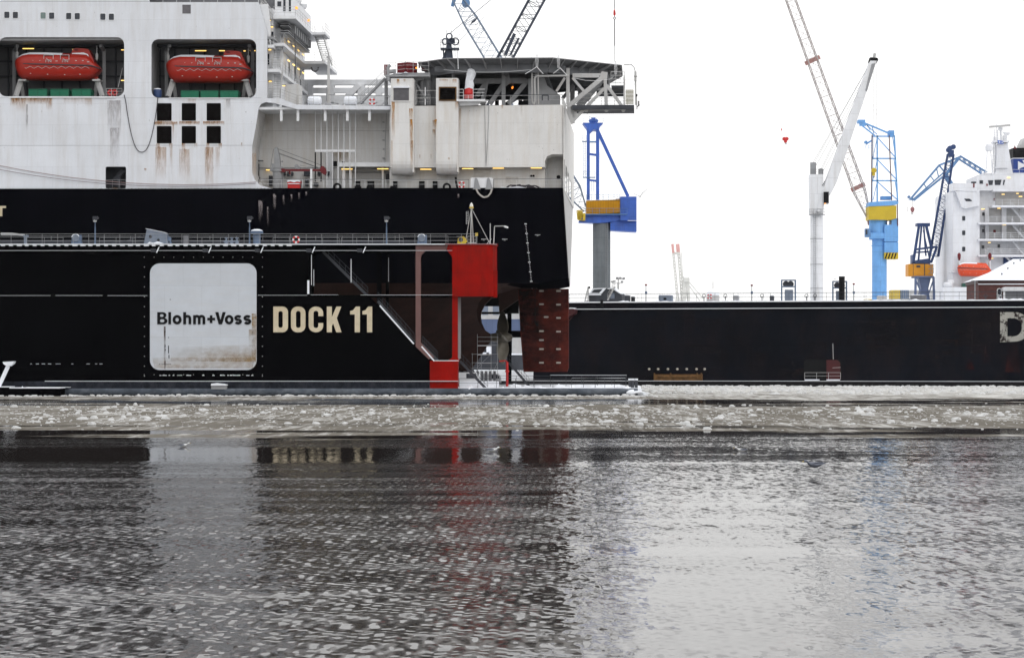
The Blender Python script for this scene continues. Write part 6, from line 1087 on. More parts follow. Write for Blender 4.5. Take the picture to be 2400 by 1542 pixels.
b = B(); [b.tube(K3.P(x0, y0, v), K3.P(x1, y1, v), .035, 4) for x0, y0, x1, y1, v in ((1905, 382, 2039, 150, -.5), (1908, 383, 2040, 148, .5), (1913, 388, 2036, 165, .2), (1924, 396, 2034, 170, -.3), (1926, 398, 2024, 200, .3), (1930, 400, 2000, 270, 0))]; [b.tube(K3.P(x, 148, 0), K3.P(x+.5, 300, 0), .025, 4) for x in (2047, 2054)]; b.build('rope', DARKG, t)
b = B(); b.rect(K3, 1931, 450, 1942, 476, -1.9, -.9); b.build('cab', BLK, t); B().rect(K3, 1930, 476, 1942, 478, -2, -.8).rect(K3, 1942, 449, 1943, 477, -2, -1.9).build('cab_frame', GREYP, t); B().rect(K3, 1932, 476.5, 1936, 478.5, -2.05, -1.9).build('cab_lamp', LAMPO, t)
for i, (x, y) in enumerate(((1927, 433), (1929, 429), (1931.5, 425))): B().rect(K3, x, y, x+1.7, y+2.6, -1.26, -1.18).build('lettering', DARKG, t)
# light blue tower crane with its salmon jib
K4 = Fr(2061, 505, 0); t = thing('tower_crane', 'light blue tower crane with lattice mast, yellow house and long salmon lattice jib', 'crane', gz(K4, 2061))
B().tube(gz(K4, 2061), K4.P(2061, 560), 1.4, 28).torus(K4.P(2061, 576), UPZ, 1.45, .1, 24, 6).build('column', LBLUE, t, True)
b = B(); b.tube(K4.P(2058, 562), K4.P(2058, 516), 1.72, 24); b.rect(K4, 2040, 546, 2075, 559, -1.9, -1.2); b.build('slewing_body', LBLUE, t, True)
b = B(); b.rect(K4, 2073, 527, 2105.5, 566, -2, 1.8); b.rect(K4, 2073, 568, 2105.5, 592, -2, 1.8); b.rect(K4, 2075, 566, 2104, 568, -1.8, 1.6); b.rect(K4, 2090, 512, 2105.5, 527, -1.9, 1.8); b.build('counterweight', LBLUE, t)
b = B(); b.rect(K4, 2073, 592.2, 2105.5, 607, -2, 1.8, 0); [b.prism(K4, [(x, 606.6), (x+4.5, 592.6), (x+7.5, 592.6), (x+3, 606.6)], -2.04, -2, (), 1) for x in (2073.5, 2080.5, 2087.5, 2094.5)]; b.build('warning_block', [YEL2, BLK], t)
b = B(); b.prism(K4, [(2036, 484), (2088, 482), (2101, 482), (2101, 512), (2088, 516), (2036, 515)], -2.2, 2.2); b.build('machinery_house', YEL2, t); B().prism(K4, [(2036, 484), (2038, 474), (2100, 470), (2105, 473), (2105, 478), (2088, 482)], -2.3, 2.3).rect(K4, 2066, 460, 2090, 468, -1, 1).build('house_roof', LBLUE, t)
b = B(); xs = lambda y: 2096+(y-318)*9/160
for v in (-1.7, 1.7):
    for x0, x1 in ((2044, 2043), (2056, 2056), (2096, 2104)): b.bar(K4.P(x0, 318, v), K4.P(x1, 478, v), .26)
    for y in (320, 372, 424): b.bar(K4.P(2043, y, v), K4.P(xs(y), y, v), .26)
    for y0, y1 in ((322, 370), (374, 422), (426, 470)): b.bar(K4.P(2056, y0, v), K4.P(xs(y1), y1, v), .18); b.bar(K4.P(2046, y1, v), K4.P(2056, y0, v), .12); b.bar(K4.P(xs(y0)-4, y0, v), K4.P(xs(y1), y1, v), .14)
for y in (320, 372, 424): [b.bar(K4.P(x, y, -1.7), K4.P(x, y, 1.7), .2) for x in (2044, xs(y))]
b.build('lattice_mast', LBLUE, t)
b = B(); [b.bar(K4.P(2044, 316, v), K4.P(2042, 480, v), .16) for v in (-2,)]; b.bar(K4.P(2084, 318, -2), K4.P(2090, 470, -2), .18); b.bar(K4.P(2103, 470, -2), K4.P(2104, 530, -2), .18); b.build('cable_duct', M('dull_red_duct', (.10, .05, .06), .6), t)
b = B(); [b.bar(K4.P(x0, y0, v), K4.P(x1, y1, v), w_) for v in (-1.2, 1.2) for x0, y0, x1, y1, w_ in ((2012, 283, 2086, 314, .3), (2014, 290, 2050, 318, .25), (2022, 285, 2056, 316, .15), (2030, 291, 2040, 306, .15), (2044, 297, 2048, 313, .15))]; b.rect(K4, 2084, 306, 2096, 320, -1.2, 1.2); b.rect(K4, 2012, 281, 2028, 288, -1.2, 1.2); b.rect(K4, 2014, 288, 2030, 296, -1.3, -1.2); b.bar(K4.P(2043, 330, 0), K4.P(2030, 338, 0), .3); b.rev(K4.P(2029, 334, 0), K4.w, [(-.5, .1), (-.4, .3), (.4, .3), (.5, .1)], 8); b.rail([K4.P(2028, 350, 0), K4.P(2044, 352, 0)], .8, .7, 2, .04); b.build('mast_head', LBLUE, t)
b = B(); b.rev(K4.P(2048, 400, -2.2), K4.w, [(-.3, .2), (-.28, .5), (.28, .5), (.3, .2)], 14); b.rect(K4, 2045, 406, 2051, 412, -2.4, -2.0); b.build('hook_block', YEL2, t); B().torus(K4.P(2048, 415, -2.2), K4.w, .14, .05, 10, 5).tube(K4.P(2048, 395, -2.2), K4.P(2047, 322, -2.2), .03, 4).build('hook', DARKG, t)
b = B(); b.rect(K4, 2028, 536, 2038, 556, -2, -.8); b.build('cab', SBLUE, t); B().rect(K4, 2029, 538, 2033, 550, -2.05, -2).build('cab_window', GLASS, t)
ja, jz = K4.P(2040, 520, 1.0), K4.P(1846, -20, 1.0)
b = B(); jm = ja.lerp(jz, .13); b.lattice(ja, jm, .5, 2.1, K4.w, 4, .10, .05); b.lattice(jm, jz, 2.1, 1.7, K4.w, 21, .11, .05); b.build('jib', SALMON, t)
b = B()
for f_, w_ in ((.70, 2.8), (.15, 2.6)):
    c = ja.lerp(jz, f_); sd = Vector((math.cos(R(25)), 0, math.sin(R(25)))); b.bar(c-sd*w_*.55, c+sd*w_*.55, .45, .8)
b.bar(ja-Vector((.1, 0, .6)), ja.lerp(jz, .03), .7); b.each('jib_collar', M('jib_brown', (.36, .2, .18), .6), t)
b = B(); [b.tube(K4.P(2088, 310, v), K4.P(1870, -20, v), .02, 4) for v in (-.5, .6)]; [b.tube(K4.P(2090, 312, v), K4.P(1992, 190, v), .015, 4) for v in (0,)]; b.build('rope', SALMON, t)
K5 = Fr(1838, 505, 0); t = thing('crane_hook', 'pair of small red hook blocks hanging in the open sky', 'crane hook', K5.P(1840, 338))
B().tube(K5.P(1842, 272), K5.P(1842, 322), .03, 4).tube(K5.P(1832, 304), K5.P(1833, 342), .03, 4).build('rope', GREYP, t); b = B(); [b.rev(K5.P(x, y, 0), K5.w, [(-.25, .15), (-.2, r_), (.2, r_), (.25, .15)], 10) for x, y, r_ in ((1838, 326, .36), (1844, 326, .36), (1841, 332, .3))]; b.rev(K5.P(1832, 304, 0), UPZ, [(-.25, .03), (0, .14), (.25, .03)], 8); b.build('hook_block', SRED, t); B().torus(K5.P(1842, 337, 0), K5.w, .12, .05, 10, 5).build('hook', DARKG, t)
# small navy crane with lattice boom
K6 = Fr(2165, 530, 0); t = thing('luffing_crane', 'small navy lattice boom crane with an orange machinery house', 'crane', gz(K6, 2166))
b = B(); [b.bar(K6.P(x0, 650, v), K6.P(x1, 850, v), .45) for v in (-2, 2) for x0, x1 in ((2146, 2143), (2188, 2192))]; [b.bar(K6.P(2146, 655, v), K6.P(2160, 690, v), .25) for v in (-2, 2)]; [b.bar(K6.P(2188, 655, v), K6.P(2176, 690, v), .25) for v in (-2, 2)]; b.rect(K6, 2144, 647, 2190, 651, -2.3, 2.3); b.prism(K6, [(2154, 651), (2182, 651), (2176, 676), (2180, 705), (2154, 705), (2159, 676)], -1.4, 1.4); b.box(K6, K6.U(2143), K6.U(2192), -2.3, 2.3, 2.4, 3.4); b.build('portal', M('portal_slate_blue', (.10, .13, .22), .5), t)
b = B(); b.rect(K6, 2129, 619, 2187, 647, -2, 2); mh = b.build('machinery_house', ORY, t); B().rect(K6, 2140, 619, 2141, 647, -2.04, -2).rect(K6, 2166, 618, 2168, 646, -2.04, -2).rect(K6, 2148, 622, 2157, 627, -2.05, -2).build('door', DARKG, mh); b = B(); [b.bar(K6.P(x0, y0, -2.2), K6.P(x1, y1, -2.2), .1) for x0, y0, x1, y1 in ((2176, 620, 2189, 620), (2189, 620, 2188, 641), (2176, 641, 2188, 641), (2182, 620, 2182, 641), (2176, 630, 2189, 630))]; b.build('cab_frame', GREYP, mh)
b = B()
for v in (-1.2, 1.2): [b.bar(K6.P(x0, y0, v), K6.P(x1, y1, v), w_) for x0, y0, x1, y1, w_ in ((2154, 528, 2140, 618, .5), (2160, 528, 2152, 618, .35), (2170, 526, 2184, 585, .5), (2165, 530, 2170, 600, .3), (2146, 585, 2196, 578, .4), (2142, 592, 2180, 590, .3), (2184, 580, 2176, 618, .35), (2196, 578, 2182, 616, .45), (2178, 606, 2164, 540, .2))]
b.rect(K6, 2150, 523, 2180, 530, -1.4, 1.4); b.rect(K6, 2139, 597, 2144, 618, -1.6, 1.6); b.prism(K6, [(2140, 617), (2146, 610), (2176, 606), (2184, 612), (2180, 619)], -1.6, 1.6); b.build('tower_frame', NAVY, t)
b = B(); b.lattice(K6.P(2189, 600, 0), K6.P(2228, 362, 0), 1.7, 1.2, K6.w, 18, .14, .055); b.build('boom', NAVY, t); b = B(); b.rect(K6, 2224, 352, 2236, 368, -.6, .6); [b.rev(K6.P(x, y, 0), K6.w, [(-.5, .15), (-.45, .5), (.45, .5), (.5, .15)], 12) for x, y in ((2226, 348), (2234, 345), (2223, 352))]; b.build('boom_head', NAVY, t)
b = B(); [b.tube(K6.P(x0, y0, 0), K6.P(x1, y1, 0), .025, 4) for x0, y0, x1, y1 in ((2174, 522, 2222, 358), (2178, 522, 2226, 360))]; b.build('rope', GREYP, t)
# blue level-luffing jib behind the white ship
K7 = Fr(2220, 560, 0); t = thing('level_luffing_crane', 'steel blue double-jib crane reaching out from behind the white ship bridge', 'crane', gz(K7, 2262))
b = B()
for v in (-.9, .9): [b.bar(K7.P(x0, y0, v), K7.P(x1, y1, v), w_) for x0, y0, x1, y1, w_ in ((2133, 468, 2201, 388, .4), (2201, 388, 2248, 369, .4), (2138, 470, 2215, 402, .3), (2142, 470, 2218, 408, .4), (2218, 408, 2248, 370, .6), (2201, 388, 2214, 404, .3), (2180, 412, 2190, 425, .2), (2165, 430, 2172, 443, .2), (2195, 395, 2200, 416, .2), (2215, 383, 2220, 404, .2), (2228, 378, 2226, 398, .2))]
b.prism(K7, [(2131, 467), (2136, 463), (2146, 466), (2143, 470)], -.9, .9); b.build('jib', SBLUE, t)
b = B(); b.lattice(K7.P(2248, 369, 0), K7.P(2310, 408, 0), .7, .9, K7.w, 10, .14, .08); b.build('tie', SBLUE, t); b = B(); b.bar(K7.P(2216, 412, 0), K7.P(2240, 450, 0), 1.3, .9); b.bar(K7.P(2240, 450, 0), K7.P(2262, 560, 0), 1.3, .9); b.bar(K7.P(2308, 406, 0), K7.P(2280, 560, 0), .8); b.prism(K7, [(2240, 540), (2290, 540), (2295, 650), (2235, 650)], -2, 2); b.prism(K7, [(2248, 650), (2282, 650), (2292, 860), (2238, 860)], -2.5, 2.5); b.build('tower', SBLUE, t)
b = B(); b.rev(K7.P(2130, 462, 0), K7.w, [(-.4, .1), (-.35, .3), (.35, .3), (.4, .1)], 10); b.build('sheave', SBLUE, t); B().tube(K7.P(2139, 470), K7.P(2139, 486), .04, 4).tube(K7.P(2126, 484), K7.P(2126, 497), .05, 5).build('rope', DARKG, t); B().rev(K7.P(2138.5, 492), UPZ, [(-.6, .1), (-.2, .4), (.3, .45), (.6, .2)], 10).build('hook_block', M('hook_pink', (.32, .14, .14), .6), t, True); B().torus(K7.P(2138, 500), K7.w, .18, .06, 10, 5).build('hook', DARKG, t)
# far ship-to-shore crane with raised boom
K8 = Fr(1590, 2440, 0); t = thing('container_crane', 'pale distant container crane with a raised boom with red tips, haze fading put into its paint', 'crane', K8.g(0, 0, 2.4))
b = B(); [b.bar(K8.P(x0, y0, v), K8.P(x1, y1, v), w_) for x0, y0, x1, y1, w_, v in ((1576.5, 592, 1586, 700, 1.0, -4), (1580, 592, 1590, 700, 1.0, -4), (1588.5, 592, 1597, 700, 1.1, 6), (1593, 592, 1602, 700, 1.1, 6), *[(1577+q*9.3/100, 594+q, 1581+q*9.3/100, 600+q, .8, -4) for q in range(0, 104, 8)], *[(1589+q*8.4/100, 594+q, 1594+q*8.4/100, 600+q, .9, 6) for q in range(0, 104, 8)], (1578, 594, 1594, 594, 2.2, 0), (1597, 592, 1600, 650, .7, 6), (1588, 700, 1592, 850, 4, -4), (1600, 700, 1600, 850, 4, 6))]; b.build('boom', FARW, t)
b = B(); [b.bar(K8.P(x0, 572, v), K8.P(x1, 593, v), w_) for x0, x1, w_, v in ((1576, 1578, 2.2, -4), (1588, 1590, 3.2, 6))]; b.build('boom_tip', FARR, t)
b = B(); [b.bar(K8.P(x0, y0, v), K8.P(x1, y1, v), w_) for v in (-4, 8) for x0, y0, x1, y1, w_ in ((1602, 656, 1616, 656, 4), (1603, 656, 1600, 850, 2.2), (1610, 660, 1604, 720, 1.4), (1613, 658, 1620, 850, 2.2), (1606, 660, 1614, 720, 1.2), (1616, 662, 1648, 700, .9), (1614, 668, 1640, 705, .9), (1600, 648, 1606, 660, 1.5))]; b.build('frame', FARW, t)
# ------------------------------------------------------------------ white cargo ship on the right, quay buildings, gulls
W = Fr(2320, 520, 0)
t = thing('cargo_ship', 'white cargo ship superstructure with bridge, radar mast and blue funnel behind the brick building', 'ship', W.P(2330, 860)); cs = t
b = B(); b.prism(W, [(2234, 450), (2236, 446), (2296, 446), (2296, 860), (2234, 860)], 0, 22); b.rect(W, 2296, 446, 2600, 860, 3.2, 22); b.rect(W, 2229, 660, 2234, 700, 0, 10); b.rect(W, 2229, 637, 2300, 639, -.6, 3); b.build('superstructure', HULLW, t)
b = B(); b.prism(W, [(2234, 429), (2290, 431), (2290, 447), (2284, 449), (2234, 447)], -1, 4); b.prism(W, [(2240, 448), (2284, 448), (2296, 482), (2262, 489), (2254, 486)], -.9, 1.5); b.build('bridge_wing', HULLW, t); B().prism(W, [(2260, 466), (2272, 466), (2278, 470), (2277, 472), (2264, 472)], -.95, -.88).build('wing_opening', GLASS, t)
b = B(); b.rect(W, 2290, 412, 2600, 447, 1.5, 14); b.rect(W, 2304, 406, 2600, 413, 1.8, 14); b.build('bridge', HULLW, t)
for p in ([(2316, 423), (2328, 423), (2326, 434), (2318, 434)], [(2331, 422), (2347.5, 421.5), (2344.5, 434), (2332, 434)], [(2352, 422.5), (2356, 422), (2353, 434), (2350.5, 434)], [(2276, 426), (2288, 426), (2288, 430), (2276, 430)], [(2296, 423), (2304, 423), (2304, 431), (2296, 431)]): B().prism(W, p, 1.42, 1.6).build('bridge_window', GLASS, t)
for y in (512, 546, 584): B().prism(W, rr(2255, y-5.5, 2262.5, y+5.5, 2), -.05, .05).build('window', GLASS, t)
for x, y in ((2305, 502), (2305, 541), (2304, 579), (2341, 577)): B().prism(W, rr(x-3, y-4, x+3, y+4, 1.5), 3.1, 3.25).build('window', GLASS, t)
b = B()
for y, x0 in ((521.5, 2293), (560, 2293), (597.5, 2293), (481.5, 2326)): b.rect(W, x0, y, 2600, y+4.5, -.8, 3.3)
b.rect(W, 2328, 444, 2600, 449, .4, 3.3); b.rect(W, 2348, 487, 2359, 522, 2.4, 3.4); b.rect(W, 2348, 525, 2359, 560, 2.4, 3.4); b.rect(W, 2309, 488, 2318, 521, 2.4, 3.4); b.rect(W, 2309, 526, 2318, 560, 2.4, 3.4); b.build('deck_slab', HULLW, t)
b = B(); [b.rect(W, x0, y0, x1, y1, 3.05, 3.22) for x0, y0, x1, y1 in ((2318, 489, 2348, 521), (2359, 488, 2391, 521), (2318, 528, 2348, 560), (2359, 528, 2391, 560), (2333, 450, 2600, 481), (2395, 528, 2500, 560))]; b.each('painted_recess_shade', PALEG, t)  # grey panels put the balcony shade into colour
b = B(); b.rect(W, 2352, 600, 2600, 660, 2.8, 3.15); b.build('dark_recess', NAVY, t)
b = B()
for y, x0 in ((521, 2318), (559, 2312), (597, 2310), (481, 2330), (649, 2326)): b.rail([W.P(x0, y, -.7), W.P(2520, y, -.7)], 1.1, 1.6, 3, .035)
b.rail([W.P(2240, 429, -.8), W.P(2290, 430, -.8)], 1.1, 1.6, 2, .03); b.rail([W.P(2352, 412, 1.6), W.P(2500, 412, 1.6)], 1.2, 1.6, 2, .03); [b.stairs(W.P(x0, y0, 1.4), W.P(x1, y1, 1.4), W.w*.8, 8, .03) for x0, y0, x1, y1 in ((2400, 519, 2372, 487), (2400, 558, 2372, 525), (2400, 597, 2372, 564), (2384, 628, 2356, 600))]; b.build('guard_rail', HULLW, t)
for x0, x1, y in ((2300, 2308, 489.5), (2338, 2345, 488), (2348, 2355, 455), (2382, 2388, 453), (2388, 2396, 460), (2350, 2358, 526.5), (2316, 2322, 568), (2322, 2328, 605), (2256, 2264, 649.5), (2361, 2368, 416)): B().rect(W, x0, y, x1, y+1.5, 1.3, 1.5).build('strip_light', LAMP, t)
b = B(); b.loops([[W.P(x, y, 3) for x, y in ((2334, 408), (2338, 338), (2362, 336), (2374, 408))]], W.w*2.4); b.rect(W, 2330, 330, 2366, 334, 2.4, 6); b.rect(W, 2332, 392, 2362, 394, 2.6, 3.2); ms = b.build('mast', HULLW, t)
b = B(); b.rail([W.P(2326, 330, 2.5), W.P(2366, 330, 2.5)], 1.6, .6, 3, .045); b.rail([W.P(2326, 345, 2.7), W.P(2342, 345, 2.7)], 1.6, .5, 3, .045); [b.tube(W.P(x, 332, 4), W.P(x, y, 4), .07, 5) for x, y in ((2331, 303), (2336, 290), (2338, 305), (2345, 296), (2368, 330))]; b.rect(W, 2341, 299, 2350, 306, 3.6, 4.4); b.tube(W.P(2346, 332, 4), W.P(2345, 300, 4), .2, 8); b.prism(W, [(2350, 309), (2368, 312), (2363, 318), (2356, 317)], 3.5, 4); b.rect(W, 2352, 318, 2360, 330, 3.2, 4.4); b.tube(W.P(2326, 410, 4), W.P(2330, 320, 4), .12, 6); b.tube(W.P(2331, 410, 4), W.P(2333, 322, 4), .12, 6); [b.tube(W.P(2325, 402-i*9, 4), W.P(2332, 402-i*9, 4), .05, 4) for i in range(9)]; b.build('mast_fitting', HULLW, ms)
B().bar(W.P(2318, 298, 3.4), W.P(2368, 294, 3.4), .35, .4).build('radar_scanner', PALEG, ms)
b = B(); b.prism(W, [(2338, 329), (2351, 331), (2352, 338), (2339, 337)], 2.3, 2.38, (), 0); b.prism(W, [(2341, 331), (2346, 334), (2341, 336)], 2.26, 2.3, (), 1); b.prism(W, [(2350, 332.5), (2346, 334), (2350, 336.5)], 2.26, 2.3, (), 1); b.build('mast_emblem', [CBLUE, HULLW], ms)
b = B(); c = W.P(2318, 347, 2); b.rev(c, UPZ, [(-.6, .55), (-.55, .72), (.3, .74), (.65, .6), (.8, .3), (.85, .02)], 16); b.build('radome', HULLW, t, True); b = B(); [b.tube(W.P(x, 412, v), W.P(x2, 353, v), .1, 6) for x, x2 in ((2310, 2314), (2326, 2322)) for v in (1.6, 2.6)]; [b.tube(W.P(2312, 405-i*12, 1.6), W.P(2324, 399-i*12, 1.6), .05, 4) for i in range(5)]; b.build('radome_tower', HULLW, t)
b = B(); b.rect(W, 2375, 348, 2480, 409, 5, 13); fn = b.build('funnel', FBLUE, t); B().rect(W, 2374.6, 347, 2481, 370.5, 4.95, 13.05).build('funnel_top', BLK, fn); B().rect(W, 2374.4, 370.5, 2481, 372.2, 4.92, 13.1).prism(W, [(2386, 378), (2396, 383.5), (2405, 386), (2405, 391), (2396, 392.5), (2386, 398)], 4.94, 5.01).prism(W, [(2424, 378), (2414, 383.5), (2405, 386.1), (2405, 390.9), (2414, 392.5), (2424, 398)], 4.94, 5.01).prism(W, [(2396, 376), (2414, 376), (2408, 386), (2402, 386)], 4.93, 5.0).build('funnel_emblem', HULLW, fn); B().prism(W, [(2391, 348), (2393, 338), (2400, 324), (2430, 324), (2430, 348)], 6, 10).build('exhaust_hood', PALEG, fn)
b = B(); b.prism(W, [(2376, 349), (2378, 341), (2381, 346), (2382, 349)], 4.9, 5.0); b.rect(W, 2281, 430, 2284, 440, -1.1, -1); b.rect(W, 2312, 431, 2315, 436, 1.3, 1.4); b.rect(W, 2329, 465, 2332, 471, 3, 3.1); b.rect(W, 2328, 539, 2334, 545, 3, 3.1); b.each('fire_locker', DRED, t)
b = B(); b.rect(W, 2210, 673, 2300, 720, -3, 0); b.rect(W, 2229, 660, 2236, 674, -1, 0); b.build('bulwark', HULLW, t); b = B(); b.rev(W.P(2222, 668, -2.5), W.u, [(-.9, .3), (-.7, .55), (.7, .55), (.9, .3)], 12); b.rev(W.P(2228, 662, -1.5), W.u, [(-.6, .3), (-.5, .5), (.5, .5), (.6, .3)], 12); b.build('life_raft_rack', HULLW, t, True)
b = B(); b.rect(W, 2256, 664, 2270, 676, -1.5, -.2); b.build('mooring_winch', M('winch_green', (.03, .10, .08), .6), t)
KX = lambda x: 2244+(x-36)*78/201; KY = lambda y: 615+(y-124)*33/66
lifeboat(W, -1.6, KX, KY, .85, 'bright orange enclosed lifeboat hanging on the white cargo ship', BOATOR, False)
t = thing('davit', 'pair of dark red davit heads above the orange lifeboat', 'davit', W.P(2248, 640, -.6)); b = B(); [b.tube(W.P(x, 640, -.5), W.P(x, 600, -.5), .16, 8) for x in (2248, 2320)]; b.build('arm', HULLW, t); b = B(); [b.rev(W.P(x, 600, -1), UPZ, [(-.9, .15), (-.5, .3), (.3, .35), (.6, .1)], 8) for x in (2248, 2320)]; b.build('davit_head', DRED, t)
# brick building with a snowy hipped roof
Q = Fr(2400, 446, 0); t = thing('brick_building', 'low dark brick building with a snow-covered hipped roof', 'building', Q.P(2400, 865))
B().rect(Q, 2294, 664, 2620, 875, 0, 12).build('wall', BRICK, t); B().rect(Q, 2292, 656, 2620, 664.5, -.15, 12.2).build('eaves', M('dark_brown_fascia', (.06, .028, .026), .6), t)
rp = lambda px, py, v: Q.P(px, py, v)
b = B(); e0, e1, e2, e3 = rp(2289, 657, -.6), rp(2625, 657, -.6), None, None; z0 = e0.z; zr = rp(2375, 607, 5.5).z; ur0 = Q.U(2375, 5.5); ue0, ue1 = Q.U(2289, -.6), Q.U(2625, -.6)
A_ = [Q.g(ue0, -.6, z0), Q.g(ue1, -.6, z0), Q.g(ue1, 12.6, z0), Q.g(ue0, 12.6, z0), Q.g(ur0, 5.5, zr), Q.g(ue1, 5.5, zr)]; mid = lambda p, q: p.lerp(q, .5)-Vector((0, 0, .35))
m0, m3, m1, m2 = mid(A_[0], A_[4]), mid(A_[3], A_[4]), Q.g(ue1, (5.5-.6)/2, (z0+zr)/2-.35), Q.g(ue1, 9, (z0+zr)/2-.35)
b.add(A_+[m0, m1, m2, m3], [(0, 1, 7, 6), (6, 7, 5, 4), (3, 9, 8, 2), (9, 4, 5, 8), (0, 6, 9, 3), (6, 4, 9), (0, 3, 2, 1), (1, 2, 8, 5, 7)]); b.build('snowy_roof', SNOW, t)
B().rect(Q, 2293, 665, 2620, 667, -.25, 0).build('snow_ledge', SNOW, t)
b = B(); b.prism(Q, [(2336.5, 706), (2336.5, 681)]+arc(2342, 681, 5.8, 5.5, 180, 360, 8)+[(2348, 706)], -.06, .02); wf = b.build('window', CWHITE, t); B().prism(Q, [(2338.3, 690), (2338.3, 681)]+arc(2342.2, 681, 4, 4, 180, 360, 8)+[(2346.2, 690)], -.08, -.05).build('pane', GLASS, wf)
B().prism(Q, [(2352, 676), (2357, 672.5), (2600, 672.5), (2600, 680), (2352, 682)], -2.5, 0).rect(Q, 2352, 680, 2356, 706, -2.4, -2).build('porch', CWHITE, t); B().rect(Q, 2357, 681, 2600, 706, -.3, -.02).build('porch_wall', GREYP, t)
b = B(); [B().rev(rp(x, y, .2+4*(657-y)/50), (0, -.6, .8), [(0, .12), (.2, .12)], 6).build('roof_vent', DARKG, t) for x, y in ((2391, 611), (2376, 618), (2362, 630), (2348, 643))]
t = thing('lamp_post', 'thin grey lamp post with a bent arm left of the brick building', 'lamp post', Fr(2285, 440, 0).P(2285, 865)); LP = Fr(2285, 440, 0); B().tube(LP.P(2285, 865), LP.P(2285, 660), .1, 6).path([LP.P(2285, 660), LP.P(2284, 658), LP.P(2277, 658)], .06, 5).build('pole', GREYP, t); B().rect(LP, 2276, 658, 2280, 659.5, -.15, .15).build('lamp_head', PALEG, t)
# end-on containers stacked on the quay
cm = [YEL2, PALEG, GREYP, BLUEG, CREAM, SBLUE]; ci = 0; CQ = Fr(2150, 760, 0); names = {0: 'yellow', 1: 'pale grey', 2: 'grey', 3: 'slate blue', 4: 'cream', 5: 'blue'}
seq = [4, 1, 2, 0, 3, 0, 1, 0, 3, 2, 0, 1]
for j, row in enumerate(('top', 'second')):
    for i, x in enumerate(range(2030, 2230, 20)):
        if j == 0 and x < 2085: continue
        k_ = seq[(i*5+j*3) % 12]; y0 = 680+j*21; t = thing('shipping_container', '%s container end in the %s row of the stack left of the white ship' % (names[k_], row), 'container', CQ.P(x+10, y0+20), 'stacked containers on the quay')
        u = CQ.U(x); b = B(); b.rect(CQ, x+.3, y0, x+19.7, y0+20.4, 0, 6); b.build('container_body', cm[k_], t); d_ = B(); [d_.rect(CQ, x+q, y0+1, x+q+.8, y0+19.5, -.05, 0) for q in (3, 7, 12, 16)]; d_.build('door_bar', GREYP, t)
        if j == 0: B().rect(CQ, x, y0-.8, x+20, y0+.2, 0, 6).build('snow_cap', SNOW, t)
# shed and clutter seen through the gap under the stern
Z_ = Fr(1170, 492, 0); t = thing('quay_shed', 'quay shed with a blue lower wall and white upper wall seen under the stern', 'shed', Z_.P(1170, 870)); B().rect(Z_, 1060, 748, 1262, 789, 0, 14).build('panel_wall', PANELB, t); B().rect(Z_, 1060, 789, 1262, 880, -.2, 14.2).build('plinth', DARKG, t); B().rect(Z_, 1140, 812, 1152, 832, -3, -.4).rect(Z_, 1128, 826, 1146, 830, -3, -.5).build('snow_patch', SNOW, t); B().rect(Z_, 1060, 705, 1262, 748, -.1, 14.1).build('upper_wall', PALEG, t); B().rect(Z_, 1058, 702, 1264, 705, -.4, 14.4).build('snowy_roof', SNOW, t); [B().rect(Z_, x, 714, x+14, 738, -.2, -.1).build('window', GBLUE, t) for x in (1130, 1155)]
Z2 = Fr(1210, 466, 0); t = thing('quay_silo', 'pale grey box container on the quay seen beside the rudder', 'container', Z2.P(1212, 875)); B().rect(Z2, 1200, 791, 1226, 828, 0, 5).build('box_body', PALEG, t); B().rect(Z2, 1199, 828, 1227, 832, -.3, 5.2).build('snow_ledge', SNOW, t); B().rect(Z2, 1199, 832, 1228, 882, -.1, 5).build('base', DARKG, t)
t = thing('tower_block', 'pale tower block glimpsed under the stern overhang', 'building', Fr(1290, 900, 0).P(1297, 850)); TBk = Fr(1290, 900, 0); B().rect(TBk, 1282, 661, 1314, 860, 0, 14).build('wall', FARW, t); B().rect(TBk, 1281, 658, 1300, 661, 0, 10).build('roof_house', FARW, t); b = B(); [b.rect(TBk, 1283+i*2.5, 664, 1284+i*2.5, 676, -.1, 0) for i in range(3)]; b.build('window', GREYP, t)
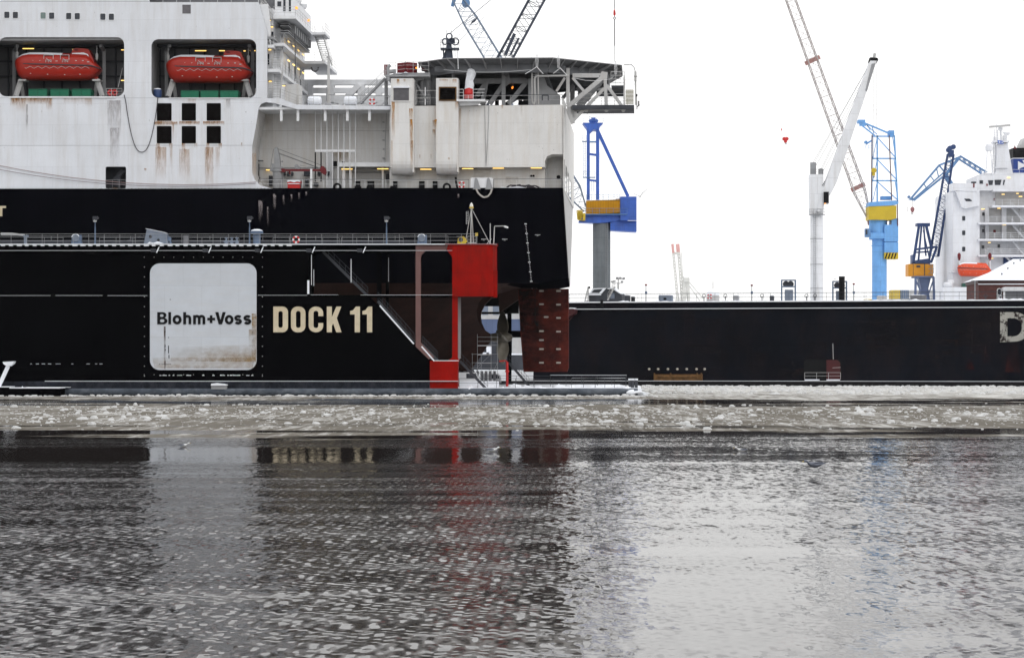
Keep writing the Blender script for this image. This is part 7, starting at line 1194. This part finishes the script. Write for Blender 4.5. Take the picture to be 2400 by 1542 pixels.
# ------------------------------------------------------------------ gulls
def gull(name, label, c, hd, s=1.0, wings=None, bmat=None):
    t = thing(name, label, 'gull', c, 'gulls'); hd = Vector(hd).normalized(); sd = hd.cross(UPZ).normalized(); c = Vector(c)
    st = [(-.24, .008, .03), (-.2, .03, .02), (-.12, .06, .01), (-.02, .078, 0), (.07, .068, .01), (.12, .045, .04), (.15, .036, .075), (.185, .04, .10), (.215, .03, .10), (.235, .01, .092)]; n = 10; vs = []
    up = UPZ if not wings else UPZ
    for x, r_, z in st: vs += [c+hd*x*s+up*((z+.055)*s if wings is None else z*s*.3)+(sd*math.cos(2*math.pi*j/n)+up*math.sin(2*math.pi*j/n)*.85)*r_*s for j in range(n)]
    B().add(vs, [(i*n+j, i*n+(j+1) % n, (i+1)*n+(j+1) % n, (i+1)*n+j) for i in range(len(st)-1) for j in range(n)]+[tuple(range(n))[::-1], tuple(range((len(st)-1)*n, len(st)*n))]).build('body', bmat or GULLW, t, True)
    hz = (.10+.05)*s if wings is None else .03*s
    B().tube(c+hd*.22*s+up*hz, c+hd*.285*s+up*(hz-.012*s), .011*s, 5, .003*s).build('beak', YEL2, t)
    if wings is None:
        for e in (-1, 1):
            b = B(); w_ = [(-.27, .03, .085), (-.16, .052, .115), (-.02, .066, .115), (.06, .06, .085), (-.02, .079, .05), (-.16, .06, .055)]; p = [c+hd*x*s+sd*e*y*s+up*z*s for x, y, z in w_]; b.loops([p], sd*e*.012*s); b.build('wing', GULLG, t)
        B().bar(c+hd*-.22*s+up*.09*s, c+hd*-.31*s+up*.10*s, .05*s, .012*s).build('tail', BLK, t)
    else:
        for e, prof in zip((-1, 1), wings):
            b = B(); sec = [c+sd*e*q*s+up*z*s for q, z in prof]; ch = [.13, .15, .11, .02]; vs = []
            for p, k_ in zip(sec, ch): vs += [p+hd*k_*s*.5, p-hd*k_*s*.6]
            m_ = len(vs); vs += [p+up*.012*s for p in vs]; f1 = [(2*i, 2*i+1, 2*i+3, 2*i+2) for i in range(3)]
            b.add(vs, f1+[tuple(x+m_ for x in f[::-1]) for f in f1]+[(2*i, 2*i+2, m_+2*i+2, m_+2*i) for i in range(3)]+[(2*i+1, m_+2*i+1, m_+2*i+3, 2*i+3) for i in range(3)]); b.build('wing', GULLG, t)
        B().bar(c-hd*.2*s, c-hd*.32*s, .09*s, .012*s).build('tail', GULLW, t)
def wpt(px, py): Y = d_of(py); return Vector(((px-CX)*Y/FP, Y, 0))
gull('gull', 'white gull sitting on the water facing left with its head up', wpt(1736, 1057)+Vector((0, 0, -.02)), (-1, -.25, 0), 1.15)
p_ = wpt(1908, 1112); gull('gull', 'grey-winged gull gliding low over the water with black tail', Vector((p_.x, p_.y, .24)), (-1, -.2, -.05), 1.5, None, GULLG)
gull('gull', 'gull in flight beside the blue counterweight of the grey column crane', Fr(1500, 300, 0).P(1500, 461), (-.5, -1, -.1), 1.15, (((0, .02), (.30, .35), (.62, .60), (.95, .95)), ((0, .02), (.22, .10), (.45, .20), (.78, .40))))
gull('gull', 'tiny dark gull floating on the water below the white sign', wpt(432, 1047), (1, -.3, 0), 1.1); gull('gull', 'tiny gull floating in the dark water below the red tower', wpt(1156, 1058), (1, -.2, 0), 1.15)
gull('gull', 'small grey gull flying left of the black funnel pipe', Fr(1957, 425, 0).P(1957, 654), (0, -1, .2), 1.2, (((0, .02), (.1, .2), (.12, .4), (.1, .5)), ((0, 0), (.08, -.1), (.1, -.3), (.08, -.4))))
# ------------------------------------------------------------------ thin winter haze over the harbour
b = B(); b.add([(x, y, z) for z in (-4, 135) for y in (-450, 9100) for x in (-9100, 9100)], [(0, 1, 3, 2), (4, 6, 7, 5), (0, 4, 5, 1), (2, 3, 7, 6), (0, 2, 6, 4), (1, 5, 7, 3)])
hm = bpy.data.materials.new('haze'); hm.use_nodes = True; ht_ = hm.node_tree; ht_.nodes.remove(ht_.nodes['Principled BSDF'])
pv = ht_.nodes.new('ShaderNodeVolumePrincipled'); pv.inputs['Color'].default_value = (.93, .95, .97, 1); pv.inputs['Density'].default_value = 0.00002; pv.inputs['Anisotropy'].default_value = 0.2
ht_.links.new(pv.outputs[0], ht_.nodes['Material Output'].inputs['Volume'])
o = b.build('haze', hm, loc=(0, 0, 0)); o['kind'] = 'stuff'
